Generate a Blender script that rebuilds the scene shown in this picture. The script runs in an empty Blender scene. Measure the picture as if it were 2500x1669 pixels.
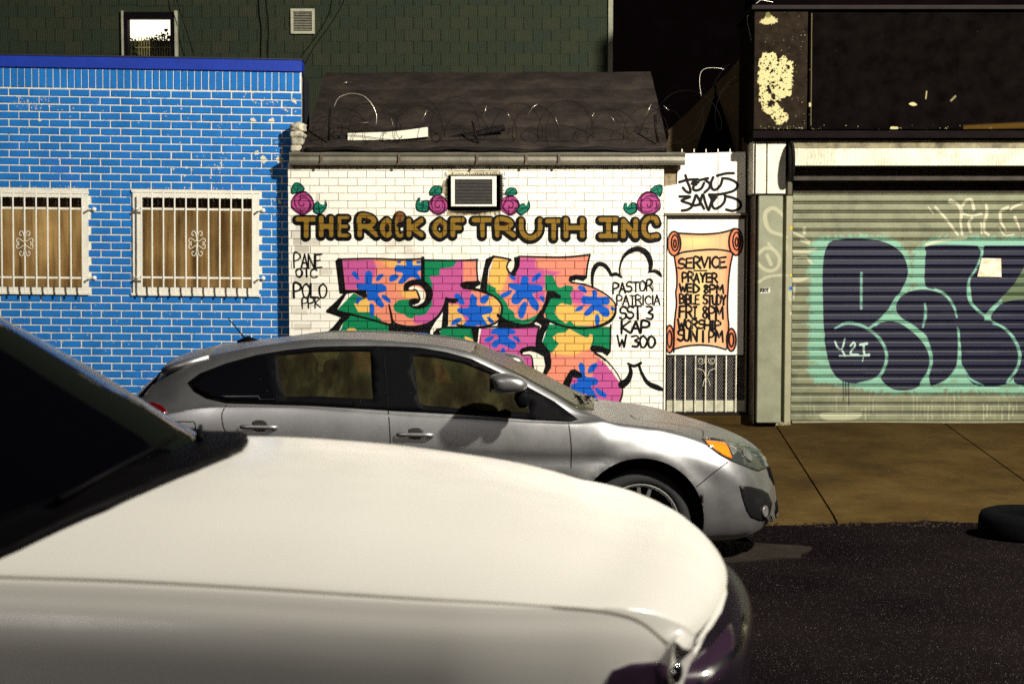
import bpy, bmesh, math, random
import numpy as np
from mathutils import Vector, Matrix
from mathutils.geometry import delaunay_2d_cdt
from mathutils.bvhtree import BVHTree

random.seed(7)
RNG = np.random.default_rng(11)
R = math.radians
S = bpy.context.scene
C = S.collection

# ------------------------------------------------------------------ camera
FPX, CX, CY = 3472.0, 1250.0, 834.5
PITCH = R(3.2)
CAMH = 1.95
cam_d = bpy.data.cameras.new('camera')
cam = bpy.data.objects.new('camera', cam_d)
C.objects.link(cam)
cam.location = (0, 0, CAMH)
cam.rotation_euler = (R(90) - PITCH, 0, 0)
cam_d.sensor_width = 36.0
cam_d.lens = 50.0
cam_d.clip_start = 0.05
cam_d.clip_end = 400
cam_d.dof.use_dof = True
cam_d.dof.focus_distance = 14.5
cam_d.dof.aperture_fstop = 4.5
S.camera = cam

# ------------------------------------------------------------------ world: night sky
W = bpy.data.worlds.new('World')
S.world = W
W.use_nodes = True
wn = W.node_tree
wn.nodes.clear()
w_out = wn.nodes.new('ShaderNodeOutputWorld')
w_bg = wn.nodes.new('ShaderNodeBackground')
w_sky = wn.nodes.new('ShaderNodeTexSky')
w_sky.sky_type = 'NISHITA'
w_sky.sun_disc = False
w_sky.sun_elevation = R(28)
w_sky.sun_rotation = R(200)
w_bg.inputs['Strength'].default_value = 0.0022
wn.links.new(w_sky.outputs[0], w_bg.inputs[0])
wn.links.new(w_bg.outputs[0], w_out.inputs[0])

# faint directional fill light, added to soften the shade, from behind the camera
sun_d = bpy.data.lights.new('fill_light', 'SUN')
sun_d.energy = 0.30
sun_d.angle = R(14)
sun_d.color = (1.0, 0.93, 0.88)
sun = bpy.data.objects.new('fill_light', sun_d)
C.objects.link(sun)
sun.rotation_euler = (R(62), 0, R(-20))

# the street lamp that lights the block; its head, arm and pole are built further down
LAMP = Vector((6.6, 4.2, 8.6))
lamp_d = bpy.data.lights.new('street_lamp_bulb', 'SPOT')
lamp_d.energy = 17000
lamp_d.color = (1.0, 0.945, 0.84)
lamp_d.shadow_soft_size = 0.26
lamp_d.spot_size = R(150)
lamp_d.spot_blend = 0.9
lamp_o = bpy.data.objects.new('street_lamp_bulb', lamp_d)
C.objects.link(lamp_o)
lamp_o.location = LAMP
lamp_o.rotation_euler = (Vector((-.4, 15.2, 1.8)) - LAMP).to_track_quat('-Z', 'Y').to_euler()

S.view_settings.view_transform = 'Standard'
S.view_settings.look = 'None'
S.view_settings.exposure = 0.0
S.view_settings.gamma = 1.0
S.view_settings.use_curve_mapping = False
try:
    S.cycles.use_denoising = False      # the photograph is grainy
    S.cycles.max_bounces = 8
    S.cycles.transparent_max_bounces = 12
    S.cycles.sample_clamp_indirect = 4.0
except Exception:
    pass

# ------------------------------------------------------------------ helpers
def ray(px, py):
    a, b = (px - CX) / FPX, (CY - py) / FPX
    F = Vector((0, math.cos(PITCH), -math.sin(PITCH)))
    U = Vector((0, math.sin(PITCH), math.cos(PITCH)))
    return F + U * b + Vector((1, 0, 0)) * a
EYE = Vector((0, 0, CAMH))
def P(px, py, Y):
    """the point on the plane y = Y of the street that the photograph shows at px, py"""
    d = ray(px, py)
    return EYE + d * (Y / d.y)

def mesh_obj(name, me, mat=None, parent=None):
    o = bpy.data.objects.new(name, me)
    C.objects.link(o)
    if mat is not None and len(me.materials) == 0:
        me.materials.append(mat)
    if parent is not None:
        o.parent = parent
    return o
def tag(o, label=None, cat=None, group=None, kind=None):
    if label: o['label'] = label
    if cat: o['category'] = cat
    if group: o['group'] = group
    if kind: o['kind'] = kind
    return o
def empty(name, loc=(0, 0, 0), **k):
    o = bpy.data.objects.new(name, None)
    C.objects.link(o)
    o.location = loc
    o.empty_display_size = 0.2
    return tag(o, **k)

class MB:
    """collects boxes, tubes and faces and links them as one mesh"""
    def __init__(s):
        s.v, s.f, s.smooth = [], [], []
    def add(s, vs, fs, smooth=False):
        n = len(s.v)
        s.v += [tuple(v) for v in vs]
        s.f += [tuple(i + n for i in f) for f in fs]
        s.smooth += [smooth] * len(fs)
        return s
    def box(s, a, b, ch=0.0):
        x0, y0, z0 = [min(p, q) for p, q in zip(a, b)]
        x1, y1, z1 = [max(p, q) for p, q in zip(a, b)]
        if ch <= 0:
            vs = [(x0,y0,z0),(x1,y0,z0),(x1,y1,z0),(x0,y1,z0),(x0,y0,z1),(x1,y0,z1),(x1,y1,z1),(x0,y1,z1)]
            return s.add(vs, [(0,3,2,1),(4,5,6,7),(0,1,5,4),(1,2,6,5),(2,3,7,6),(3,0,4,7)])
        c = min(ch, (x1-x0)*.45, (y1-y0)*.45, (z1-z0)*.45)
        vs = []
        for z, e in ((z0, c), (z0 + c, 0), (z1 - c, 0), (z1, c)):
            q = c if e == 0 else c
            if e == 0:
                ring = [(x0+c,y0),(x1-c,y0),(x1,y0+c),(x1,y1-c),(x1-c,y1),(x0+c,y1),(x0,y1-c),(x0,y0+c)]
            else:
                ring = [(x0+c,y0+c*.99),(x1-c,y0+c*.99),(x1-c*.99,y0+c),(x1-c*.99,y1-c),(x1-c,y1-c*.99),(x0+c,y1-c*.99),(x0+c*.99,y1-c),(x0+c*.99,y0+c)]
            vs += [(x, y, z) for x, y in ring]
        fs = []
        for k in range(3):
            for i in range(8):
                j = (i + 1) % 8
                fs.append((k*8+i, k*8+j, k*8+8+j, k*8+8+i))
        fs.append(tuple(range(7, -1, -1)))
        fs.append(tuple(range(24, 32)))
        return s.add(vs, fs)
    def tube(s, pts, r, n=6, closed=False, cap=True):
        pts = [Vector(p) for p in pts]
        m = len(pts)
        rr = r if isinstance(r, (list, tuple)) else [r] * m
        vs = []
        up = None
        for i, p in enumerate(pts):
            a = pts[(i - 1) % m] if (closed or i > 0) else p
            b = pts[(i + 1) % m] if (closed or i < m - 1) else p
            t = (b - a)
            if t.length < 1e-9: t = Vector((1, 0, 0))
            t.normalize()
            if up is None:
                up = Vector((0, 0, 1)) if abs(t.z) < 0.9 else Vector((1, 0, 0))
            u = up - t * up.dot(t)
            if u.length < 1e-6: u = t.orthogonal()
            u.normalize(); up = u
            w = t.cross(u)
            for k in range(n):
                an = 2 * math.pi * k / n
                vs.append(p + (u * math.cos(an) + w * math.sin(an)) * rr[i])
        fs = []
        for i in range(m if closed else m - 1):
            for k in range(n):
                k2 = (k + 1) % n
                a, b = i * n, ((i + 1) % m) * n
                fs.append((a + k, a + k2, b + k2, b + k))
        if cap and not closed:
            fs.append(tuple(range(n - 1, -1, -1)))
            fs.append(tuple(range((m - 1) * n, m * n)))
        return s.add(vs, fs, True)
    def prism(s, poly, y0, y1):
        """polygon in x, z pushed along y"""
        n = len(poly)
        vs = [(x, y0, z) for x, z in poly] + [(x, y1, z) for x, z in poly]
        fs = [tuple(range(n)), tuple(range(2*n-1, n-1, -1))]
        fs += [(i, i + n, (i+1) % n + n, (i+1) % n) for i in range(n)]
        return s.add(vs, fs)
    def lathe(s, prof, c, axis='y', n=32, smooth=True):
        """profile [(radius, along)] turned about an axis through c"""
        m = len(prof)
        vs = []
        for k in range(n):
            a = 2 * math.pi * k / n
            ca, sa = math.cos(a), math.sin(a)
            for r, h in prof:
                if axis == 'y': vs.append((c[0] + r*ca, c[1] + h, c[2] + r*sa))
                elif axis == 'z': vs.append((c[0] + r*ca, c[1] + r*sa, c[2] + h))
                else: vs.append((c[0] + h, c[1] + r*ca, c[2] + r*sa))
        fs = []
        for k in range(n):
            k2 = (k + 1) % n
            for i in range(m - 1):
                fs.append((k*m + i, k2*m + i, k2*m + i + 1, k*m + i + 1))
        return s.add(vs, fs, smooth)
    def mesh(s, name):
        me = bpy.data.meshes.new(name)
        me.from_pydata(s.v, [], s.f)
        me.polygons.foreach_set('use_smooth', s.smooth)
        me.update()
        bm = bmesh.new(); bm.from_mesh(me)
        bmesh.ops.recalc_face_normals(bm, faces=bm.faces)
        bm.to_mesh(me); bm.free()
        return me
    def build(s, name, mat, parent=None, kind=None):
        o = mesh_obj(name, s.mesh(name), mat, parent)
        if kind: o['kind'] = kind
        return o

# ------------------------------------------------------------------ materials
class Mat:
    def __init__(s, name):
        s.m = bpy.data.materials.new(name)
        s.m.use_nodes = True
        s.t = s.m.node_tree
        s.n = s.t.nodes
        s.b = s.n['Principled BSDF']
        s.out = s.n['Material Output']
    def node(s, typ, **k):
        x = s.n.new(typ)
        for a, v in k.items(): setattr(x, a, v)
        return x
    def link(s, a, b): s.t.links.new(a, b)
    def coord(s, obj=None):
        t = s.node('ShaderNodeTexCoord')
        if obj is not None: t.object = obj
        return t.outputs['Object']
    def noise(s, vec, scale, detail=4, rough=0.6):
        n = s.node('ShaderNodeTexNoise')
        n.inputs['Scale'].default_value = scale
        n.inputs['Detail'].default_value = detail
        n.inputs['Roughness'].default_value = rough
        if vec is not None: s.link(vec, n.inputs['Vector'])
        return n.outputs['Fac']
    def ramp(s, fac, stops, interp='LINEAR'):
        r = s.node('ShaderNodeValToRGB')
        r.color_ramp.interpolation = interp
        e = r.color_ramp.elements
        e[0].position, e[0].color = stops[0][0], (*stops[0][1], 1) if len(stops[0][1]) == 3 else stops[0][1]
        e[1].position, e[1].color = stops[-1][0], (*stops[-1][1], 1)
        for p, c in stops[1:-1]:
            x = e.new(p); x.color = (*c, 1)
        s.link(fac, r.inputs[0])
        return r.outputs[0]
    def mix(s, fac, a, b, blend='MIX'):
        x = s.node('ShaderNodeMix', data_type='RGBA', blend_type=blend)
        for v, i in ((fac, 0), (a, 6), (b, 7)):
            if hasattr(v, 'links'): s.link(v, x.inputs[i])
            elif isinstance(v, (int, float)): x.inputs[i].default_value = v
            else: x.inputs[i].default_value = (*v, 1)
        return x.outputs[2]
    def mapr(s, v, a, b, c, d):
        x = s.node('ShaderNodeMapRange')
        s.link(v, x.inputs[0])
        for i, q in enumerate((a, b, c, d)): x.inputs[i + 1].default_value = q
        return x.outputs[0]
    def math(s, op, a, b=None):
        x = s.node('ShaderNodeMath', operation=op)
        for i, v in enumerate((a, b)):
            if v is None: continue
            if hasattr(v, 'links'): s.link(v, x.inputs[i])
            else: x.inputs[i].default_value = v
        return x.outputs[0]
    def bump(s, h, strength=0.3, dist=0.01):
        x = s.node('ShaderNodeBump')
        x.inputs['Strength'].default_value = strength
        x.inputs['Distance'].default_value = dist
        s.link(h, x.inputs['Height'])
        s.link(x.outputs[0], s.b.inputs['Normal'])
    def set(s, **k):
        names = dict(col='Base Color', rough='Roughness', metal='Metallic', spec='Specular IOR Level', coat='Coat Weight',
                     coatr='Coat Roughness', emit='Emission Color', emits='Emission Strength', trans='Transmission Weight', alpha='Alpha')
        for a, v in k.items():
            i = s.b.inputs[names[a]]
            if hasattr(v, 'links'): s.link(v, i)
            elif isinstance(v, (int, float)): i.default_value = v
            else: i.default_value = (*v, 1)
        return s

def simple(name, col, rough=0.6, metal=0.0, var=0.25, scale=6.0, bump=0.0, spec=0.5, coat=0.0, obj=None):
    m = Mat(name)
    v = m.coord(obj)
    n = m.noise(v, scale, 5)
    f = m.mapr(n, 0.3, 0.7, 1 - var, 1 + var)
    c = m.mix(1.0, col, f, 'MULTIPLY')
    if max(col) < .03 and spec == 0.5: spec = .12 if max(col) > .0075 else .02
    m.set(col=c, rough=rough, metal=metal, spec=spec, coat=coat)
    if bump: m.bump(m.noise(v, scale * 8, 4), bump, 0.01)
    return m.m

# ------------------------------------------------------------------ paint: the lettering and graffiti, drawn by code
def spline(pts, closed=False, k=8):
    """Catmull-Rom through the points"""
    pts = np.array(pts, float)
    n = len(pts)
    if n < 3: return pts
    out = []
    rng = range(n) if closed else range(n - 1)
    for i in rng:
        p1, p2 = pts[i], pts[(i + 1) % n]
        p0 = pts[(i - 1) % n] if (closed or i > 0) else p1 * 2 - p2
        p3 = pts[(i + 2) % n] if (closed or i < n - 2) else p2 * 2 - p1
        for q in range(k):
            t = q / k
            out.append(0.5 * ((2*p1) + (-p0 + p2)*t + (2*p0 - 5*p1 + 4*p2 - p3)*t*t + (-p0 + 3*p1 - 3*p2 + p3)*t**3))
    if not closed: out.append(pts[-1])
    return np.array(out)

class Canvas:
    def __init__(s, name, u0, v0, u1, v1, res, conv, mpp):
        """u, v: metres on the wall; conv: photograph point -> u, v; mpp: metres per photograph pixel"""
        s.name, s.u0, s.v0, s.u1, s.v1, s.res, s.conv = name, u0, v0, u1, v1, res, conv
        s.w, s.h = int((u1 - u0) * res), int((v1 - v0) * res)
        s.rgb = np.zeros((s.h, s.w, 3), np.float32)
        s.a = np.zeros((s.h, s.w), np.float32)
        s.k = res * mpp            # canvas pixels per photograph pixel
    def T(s, pts):
        return np.array([[(u - s.u0) * s.res, (v - s.v0) * s.res] for u, v in (s.conv(x, y) for x, y in pts)])
    def _bb(s, p, m):
        x0, y0 = np.floor(p.min(0) - m).astype(int); x1, y1 = np.ceil(p.max(0) + m).astype(int)
        return max(x0, 0), max(y0, 0), min(x1, s.w), min(y1, s.h)
    def _put(s, bb, cov, col, col2=None, grad=None):
        x0, y0, x1, y1 = bb
        cov = np.clip(cov, 0, 1)
        c = np.array(col, np.float32)
        A, B = s.rgb[y0:y1, x0:x1], s.a[y0:y1, x0:x1]
        na = cov + B * (1 - cov)
        safe = np.maximum(na, 1e-5)
        s.rgb[y0:y1, x0:x1] = (c * cov[..., None] + A * (B * (1 - cov))[..., None]) / safe[..., None]
        s.a[y0:y1, x0:x1] = na
    def fill(s, pts, col, alpha=1.0, soft=1.0, wob=0.0):
        if wob:
            q = []
            for (ax, ay), (bx, by) in zip(pts, list(pts[1:]) + [pts[0]]):
                n = max(1, int(math.hypot(bx-ax, by-ay) / 2.5))
                for i in range(n):
                    t = i / n; w = wob * (1 if RNG.random() < .8 else 2)
                    q.append((ax + (bx-ax)*t + RNG.normal(0, w), ay + (by-ay)*t + RNG.normal(0, w)))
            pts = q
        p = s.T(pts)
        bb = s._bb(p, 2 + soft * 2)
        x0, y0, x1, y1 = bb
        if x1 <= x0 or y1 <= y0: return
        X, Y = np.meshgrid(np.arange(x0, x1) + .5, np.arange(y0, y1) + .5)
        ins = np.zeros(X.shape, bool)
        d = np.full(X.shape, 1e9)
        n = len(p)
        for i in range(n):
            ax, ay = p[i]; bx, by = p[(i + 1) % n]
            if ay != by:
                cr = ((ay > Y) != (by > Y)) & (X < (bx - ax) * (Y - ay) / (by - ay) + ax)
                ins ^= cr
            ux, uy = bx - ax, by - ay
            L = ux*ux + uy*uy
            if L < 1e-9: continue
            t = np.clip(((X - ax)*ux + (Y - ay)*uy) / L, 0, 1)
            d = np.minimum(d, (X - ax - t*ux)**2 + (Y - ay - t*uy)**2)
        d = np.sqrt(d)
        sd = np.where(ins, d, -d)
        s._put(bb, np.clip(0.5 + sd / max(soft, .8), 0, 1) * alpha, col)
    def blob(s, pts, col, alpha=1.0, soft=1.0):
        s.fill(spline(pts, True, 6), col, alpha, soft)
    def stroke(s, pts, w, col, alpha=1.0, soft=1.2, smooth=True, k=6):
        """w: one width or a list of widths, in photograph pixels"""
        pts = np.array(pts, float)
        ws = np.array(w if hasattr(w, '__len__') else [w] * len(pts), float)
        if smooth and len(pts) > 2:
            q = spline(np.column_stack([pts, ws]), False, k)
            pts, ws = q[:, :2], q[:, 2]
        p = s.T(pts); r = ws * s.k * 0.5
        bb = s._bb(p, r.max() + 2 + soft)
        x0, y0, x1, y1 = bb
        if x1 <= x0 or y1 <= y0: return
        cov = np.zeros((y1 - y0, x1 - x0), np.float32)
        for i in range(len(p) - 1):
            (ax, ay), (bx, by) = p[i], p[i + 1]
            m = max(r[i], r[i+1]) + 1 + soft
            sx0, sx1 = max(int(min(ax, bx) - m), x0), min(int(max(ax, bx) + m) + 1, x1)
            sy0, sy1 = max(int(min(ay, by) - m), y0), min(int(max(ay, by) + m) + 1, y1)
            if sx1 <= sx0 or sy1 <= sy0: continue
            X, Y = np.meshgrid(np.arange(sx0, sx1) + .5, np.arange(sy0, sy1) + .5)
            ux, uy = bx - ax, by - ay
            L = max(ux*ux + uy*uy, 1e-9)
            t = np.clip(((X - ax)*ux + (Y - ay)*uy) / L, 0, 1)
            d = np.sqrt((X - ax - t*ux)**2 + (Y - ay - t*uy)**2)
            c = np.clip(0.5 + (r[i] + (r[i+1] - r[i]) * t - d) / max(soft, .8), 0, 1)
            sub = cov[sy0-y0:sy1-y0, sx0-x0:sx1-x0]
            np.maximum(sub, c, out=sub)
        s._put(bb, cov * alpha, col)
    def speck(s, pts, col, n, size=(1, 3)):
        p = np.array(pts, float)
        (ax, ay), (bx, by) = p.min(0), p.max(0)
        for _ in range(n):
            x, y = RNG.uniform(ax, bx), RNG.uniform(ay, by)
            rr = RNG.uniform(*size)
            s.blob([(x + rr*RNG.uniform(.5, 1.4)*math.cos(t), y + rr*RNG.uniform(.5, 1.4)*math.sin(t)) for t in np.linspace(0, 6.28, 6)[:-1]], col, 1, .8)
    def gauss_tint(s, cx, cy, rx, ry, col, amt):
        """a soft cloud of spray inside what is painted already"""
        c = s.T([(cx, cy)])[0]
        rx, ry = rx * s.k, ry * s.k
        x0, y0, x1, y1 = s._bb(np.array([c]), 2.4 * max(rx, ry))
        X, Y = np.meshgrid(np.arange(x0, x1), np.arange(y0, y1))
        g = np.exp(-(((X - c[0]) / rx)**2 + ((Y - c[1]) / ry)**2)) * amt
        g = np.clip(g, 0, 1)[..., None]
        s.rgb[y0:y1, x0:x1] = s.rgb[y0:y1, x0:x1] * (1 - g) + np.array(col, np.float32) * g
    def image(s):
        a = np.ones((s.h, s.w, 4), np.float32)
        a[..., :3] = s.rgb
        a[..., 3] = s.a
        im = bpy.data.images.new(s.name, s.w, s.h, alpha=True)
        im.alpha_mode = 'CHANNEL_PACKED'
        im.pixels.foreach_set(a.ravel())
        im.update(); im.pack()
        return im
    def nodes(s, m, root):
        """colour and cover sockets of the paint, laid on in the wall's own metres"""
        v = m.coord(root)
        sp = m.node('ShaderNodeSeparateXYZ'); m.link(v, sp.inputs[0])
        u = m.mapr(sp.outputs[0], s.u0, s.u1, 0, 1)
        w = m.mapr(sp.outputs[2], s.v0, s.v1, 0, 1)
        for x in (u.node, w.node): x.clamp = False
        cb = m.node('ShaderNodeCombineXYZ'); m.link(u, cb.inputs[0]); m.link(w, cb.inputs[1])
        t = m.node('ShaderNodeTexImage'); t.image = s.image_cached(); t.extension = 'CLIP'; t.interpolation = 'Linear'
        m.link(cb.outputs[0], t.inputs[0])
        return t.outputs[0], t.outputs[1]
    _im = None
    def image_cached(s):
        if s._im is None: s._im = s.image()
        return s._im

GLYPH = {  # strokes in a unit box, y up
 'A': [[(0,0),(.5,1),(1,0)], [(.2,.36),(.8,.36)]],
 'B': [[(0,0),(0,1),(.7,.97),(.85,.75),(.6,.54),(0,.52)], [(.6,.54),(1,.35),(.85,.05),(0,0)]],
 'C': [[(.95,.85),(.6,1),(.15,.8),(0,.45),(.2,.1),(.6,0),(1,.12)]],
 'D': [[(0,0),(0,1),(.6,.9),(1,.5),(.6,.06),(0,0)]],
 'E': [[(.95,1),(.05,.97),(0,0),(1,.03)], [(0,.52),(.75,.54)]],
 'F': [[(1,1),(.05,.97),(0,0)], [(0,.52),(.75,.54)]],
 'H': [[(0,0),(0,1)], [(1,0),(1,1)], [(0,.5),(1,.5)]],
 'I': [[(.5,0),(.5,1)], [(.1,1),(.9,1)], [(.1,0),(.9,0)]],
 'i': [[(.5,0),(.5,1)]],
 'J': [[(.6,1),(.65,.2),(.4,0),(.05,.25)], [(.2,1),(1,1)]],
 'K': [[(0,0),(0,1)], [(1,1),(.05,.5),(1,0)]],
 'L': [[(0,1),(0,0),(1,.02)]],
 'M': [[(0,0),(.1,1),(.5,.4),(.9,1),(1,0)]],
 'N': [[(0,0),(.03,1),(.95,0),(1,1)]],
 'O': [[(.5,1),(.1,.8),(0,.45),(.2,.06),(.6,0),(.95,.3),(.95,.7),(.5,1)]],
 'P': [[(0,0),(.02,1),(.7,.98),(.95,.72),(.6,.5),(0,.45)]],
 'R': [[(0,0),(.02,1),(.7,.98),(.9,.74),(.55,.52),(0,.48)], [(.4,.5),(1,0)]],
 'S': [[(.95,.9),(.5,1),(.08,.8),(.2,.55),(.8,.45),(.95,.2),(.5,0),(0,.1)]],
 'T': [[(.5,0),(.5,1)], [(0,1),(1,1)]],
 'U': [[(0,1),(.05,.2),(.4,0),(.8,.1),(1,1)]],
 'V': [[(0,1),(.5,0),(1,1)]],
 'W': [[(0,1),(.25,0),(.5,.6),(.75,0),(1,1)]],
 'Y': [[(0,1),(.5,.5)], [(1,1),(.5,.5),(.45,0)]],
 '0': [[(.5,1),(.1,.8),(0,.45),(.2,.06),(.6,0),(.95,.3),(.95,.7),(.5,1)]],
 '1': [[(.5,0),(.5,1)]],
 '3': [[(0,.95),(.6,1),(.9,.78),(.35,.55),(.95,.35),(.7,.02),(0,.08)]],
 '8': [[(.85,.85),(.4,1),(.15,.78),(.8,.3),(.6,0),(.15,.12),(.25,.4),(.85,.85)]],
}
def word(cv, txt, x0, y0, x1, y1, w, col, slope=0.0, jit=0.05, gap=.22, soft=1.2, rnd=None, wide={}):
    """letters between x0..x1, top y0, bottom y1 (photograph pixels)"""
    rnd = rnd or random.Random(txt)
    adv = []
    for ch in txt:
        a = {' ': .6, 'I': .55, 'i': .3, '1': .3, 'W': 1.25, 'M': 1.25}.get(ch, 1.0) * wide.get(ch, 1)
        adv.append(a)
    tot = sum(adv) + gap * (len(txt) - 1)
    s = (x1 - x0) / tot
    x = x0
    for ch, a in zip(txt, adv):
        if ch != ' ':
            dx, dy, sc = rnd.uniform(-jit, jit)*s, rnd.uniform(-jit, jit)*(y1-y0), 1 + rnd.uniform(-jit, jit)
            for st in GLYPH[ch]:
                q = []
                for gx, gy in st:
                    gx += rnd.uniform(-.03, .03); gy += rnd.uniform(-.03, .03)
                    X = x + dx + gx * a * s
                    q.append((X, y1 + dy - gy * (y1 - y0) * sc + slope * (X - x0)))
                cv.stroke(q, [w*rnd.uniform(1.15, 1.75) for _ in q], col, 1, soft, smooth=(ch in 'BCDJOPRSU038'))
        x += (a + gap) * s

# ------------------------------------------------------------------ frames of the fronts
WY = 15.2                       # plane of the white front
class Frame:
    """a front: local x along the wall, local -y out to the street, local z up"""
    def __init__(s, origin, yaw=0.0, roll=0.0):
        s.m = Matrix.Translation(origin) @ Matrix.Rotation(yaw, 4, 'Z') @ Matrix.Rotation(roll, 4, 'Y')
        s.i = s.m.inverted()
    def loc(s, px, py, y=0.0):
        """local x, z of the point seen at px, py on the plane local y"""
        o = s.i @ EYE
        d = s.i.to_3x3() @ ray(px, py)
        t = (y - o.y) / d.y
        q = o + d * t
        return q.x, q.z
    def root(s, name, **k):
        e = empty(name, **k)
        e.matrix_world = s.m
        return e
FW = Frame((0, 15.2, .23))
FG = Frame((4.5, 15.2, .23))
FB = Frame((-2.3, 15.40, .23), R(2.5), R(.6))
def canvas(name, F_, y, x0, y0, x1, y1, res):
    a, b = F_.loc(x0, y1, y), F_.loc(x1, y0, y)
    return Canvas(name, a[0], a[1], b[0], b[1], res, lambda px, py: F_.loc(px, py, y), (15.2 + y) / FPX)
def lin(c): return c / 12.92 if c <= .04045 else ((c + .055) / 1.055) ** 2.4
def enc(c): return c * 12.92 if c <= .0031308 else 1.055 * c ** (1 / 2.4) - .055
def D(r, g, b, k=1.3):
    """paint colour (sRGB coded) that shows as r, g, b under the street lamp"""
    return tuple(enc(min(lin(c / 255) / k, .85)) for c in (r, g, b))
BLACK = (.02, .015, .02)
PINK, PEACH, YEL = D(206, 92, 158), D(246, 150, 122), D(248, 198, 100)
GRN, BLU, WHT = D(8, 134, 84), D(14, 96, 208), (.89, .875, .80)

cvw = canvas('church_paint', FW, 0, 690, 330, 1850, 1045, 380)

# ---- a few dirtier, unpainted bricks and stains at the left end of the white wall
for (x0, y0, x1, y1, al) in ((708,398,732,416,.5),(734,398,780,414,.35),(771,473,779,491,.3),(716,581,736,598,.55),(736,583,780,598,.4),
                             (710,562,735,580,.35),(719,600,755,616,.5),(722,545,760,562,.3),(717,675,757,690,.4),(780,654,812,671,.35),(765,692,780,708,.3),
                             (715,750,750,768,.25),(718,790,760,806,.3),(783,510,800,527,.2),(712,527,724,545,.4),(748,636,778,653,.2)):
    cvw.fill([(x0,y0),(x1,y0),(x1,y1),(x0,y1)], (.50,.47,.36), al, 3)
for (x, y, rx, al) in ((980,600,40,.22),(1010,622,30,.2),(930,590,25,.12),(1120,620,30,.12),(1455,598,26,.14),(1360,590,20,.08)):
    cvw.blob([(x+rx*math.cos(t)*RNG.uniform(.7,1.2), y+.5*rx*math.sin(t)*RNG.uniform(.7,1.2)) for t in np.linspace(0,6.28,9)[:-1]], (.62,.60,.52), al, 10)
cvw.stroke([(985,562),(958,600),(925,640)], 14, (.66,.63,.55), .22, 9)
cvw.stroke([(960,575),(1000,610),(1040,640)], 12, (.66,.63,.55), .2, 9)
# dirt round the air conditioner
cvw.fill([(1088,440),(1098,428),(1226,426),(1228,500),(1222,516),(1180,520),(1160,524),(1120,520),(1100,516),(1086,500)], (.10,.08,.05), 1, 5)
cvw.blob([(1078,455),(1086,440),(1095,470),(1092,500),(1084,478)], (.48,.44,.32), .8, 5)
cvw.fill([(1098,514),(1140,516),(1135,524),(1100,520)], (.40,.38,.28), .7, 3)
for x in range(1086, 1232, 5):
    cvw.stroke([(x, 428), (x + RNG.uniform(-2, 2), 428 - RNG.uniform(1, 7))], 2.5, (.2,.17,.10), .8, 1.5)
    cvw.stroke([(x, 514), (x + RNG.uniform(-2, 2), 516 + RNG.uniform(1, 10))], 3, (.2,.17,.10), .7, 1.5)
for y in range(432, 512, 5):
    cvw.stroke([(1224, y), (1226 + RNG.uniform(1, 7), y + RNG.uniform(-2, 3))], 3, (.2,.17,.10), .8, 1.5)
    cvw.stroke([(1096, y), (1092 - RNG.uniform(1, 5), y + RNG.uniform(-2, 3))], 3, (.2,.17,.10), .8, 1.5)
# brown smears of uneven length under the gutter
for x in range(712, 1620, 6):
    h = RNG.uniform(4, 13)
    cvw.fill([(x-5, 396), (x+6, 396), (x+5, 402+h), (x-4, 402+h*.8)], (.38,.31,.19), .45, 6)

# ---- roses
def rose(cx, cy, r, leaves, flip=1):
    cvw.blob([(cx+r*1.03*math.cos(t)*(1+.05*math.sin(3*t)), cy+r*1.03*math.sin(t)*(1+.05*math.cos(4*t))) for t in np.linspace(0,6.28,15)[:-1]], (.20,.04,.14), 1, 1)
    cvw.blob([(cx+r*.93*math.cos(t)*(1+.04*math.sin(3*t)), cy+r*.93*math.sin(t)) for t in np.linspace(0,6.28,15)[:-1]], D(186,78,140), 1, 1)
    DR = (.26,.05,.19)
    ro = (cx*.37) % 6.28
    sp = [(cx+flip*.04*r + flip*r*(.06+.058*q)*math.cos(q*.62), cy+.05*r + r*(.06+.058*q)*math.sin(q*.62)) for q in range(0, 15)]
    cvw.stroke(sp, 2.6, DR, 1)
    for a0, a1, rr in ((.3,1.5,.80),(1.9,3.0,.82),(3.2,4.3,.78),(4.6,5.9,.80),(.9,2.1,.60),(2.6,3.8,.62),(4.2,5.4,.63),(5.6,6.7,.62)):
        cvw.stroke([(cx+r*rr*math.cos(a)*(1+.12*(a-a0-ro)), cy+r*rr*math.sin(a)*(1+.12*(a-a0-ro))) for a in np.linspace(a0+ro,a1+ro,6)], [1.5,2.5,3,3,2.5,1.5], DR, 1)
    for pts, vein in leaves:
        cvw.blob(pts, (.02,.07,.06), 1, 1)
        c = np.mean(pts, 0)
        cvw.blob([(c[0]+(x-c[0])*.80, c[1]+(y-c[1])*.80) for x, y in pts], D(18,124,98), 1, 1)
        for v in vein: cvw.stroke(v, 1.7, (.02,.10,.08), 1)
z1 = lambda pts: [(690 + x/4.698, 380 + y/4.698) for x, y in pts]
z2 = lambda pts: [(1140 + x/4.698, 380 + y/4.698) for x, y in pts]
rose(738.5, 496, 28, [
    (z1([(105,445),(98,380),(130,320),(170,308),(220,330),(255,395),(170,430)]), [z1([(160,420),(180,340)]), z1([(165,400),(215,360)]), z1([(150,390),(120,360)])]),
    (z1([(345,620),(365,550),(410,525),(440,560),(485,560),(492,505),(512,570),(480,640),(420,680),(360,660)]), [z1([(370,620),(470,600)]), z1([(410,550),(420,660)])])])
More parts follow.
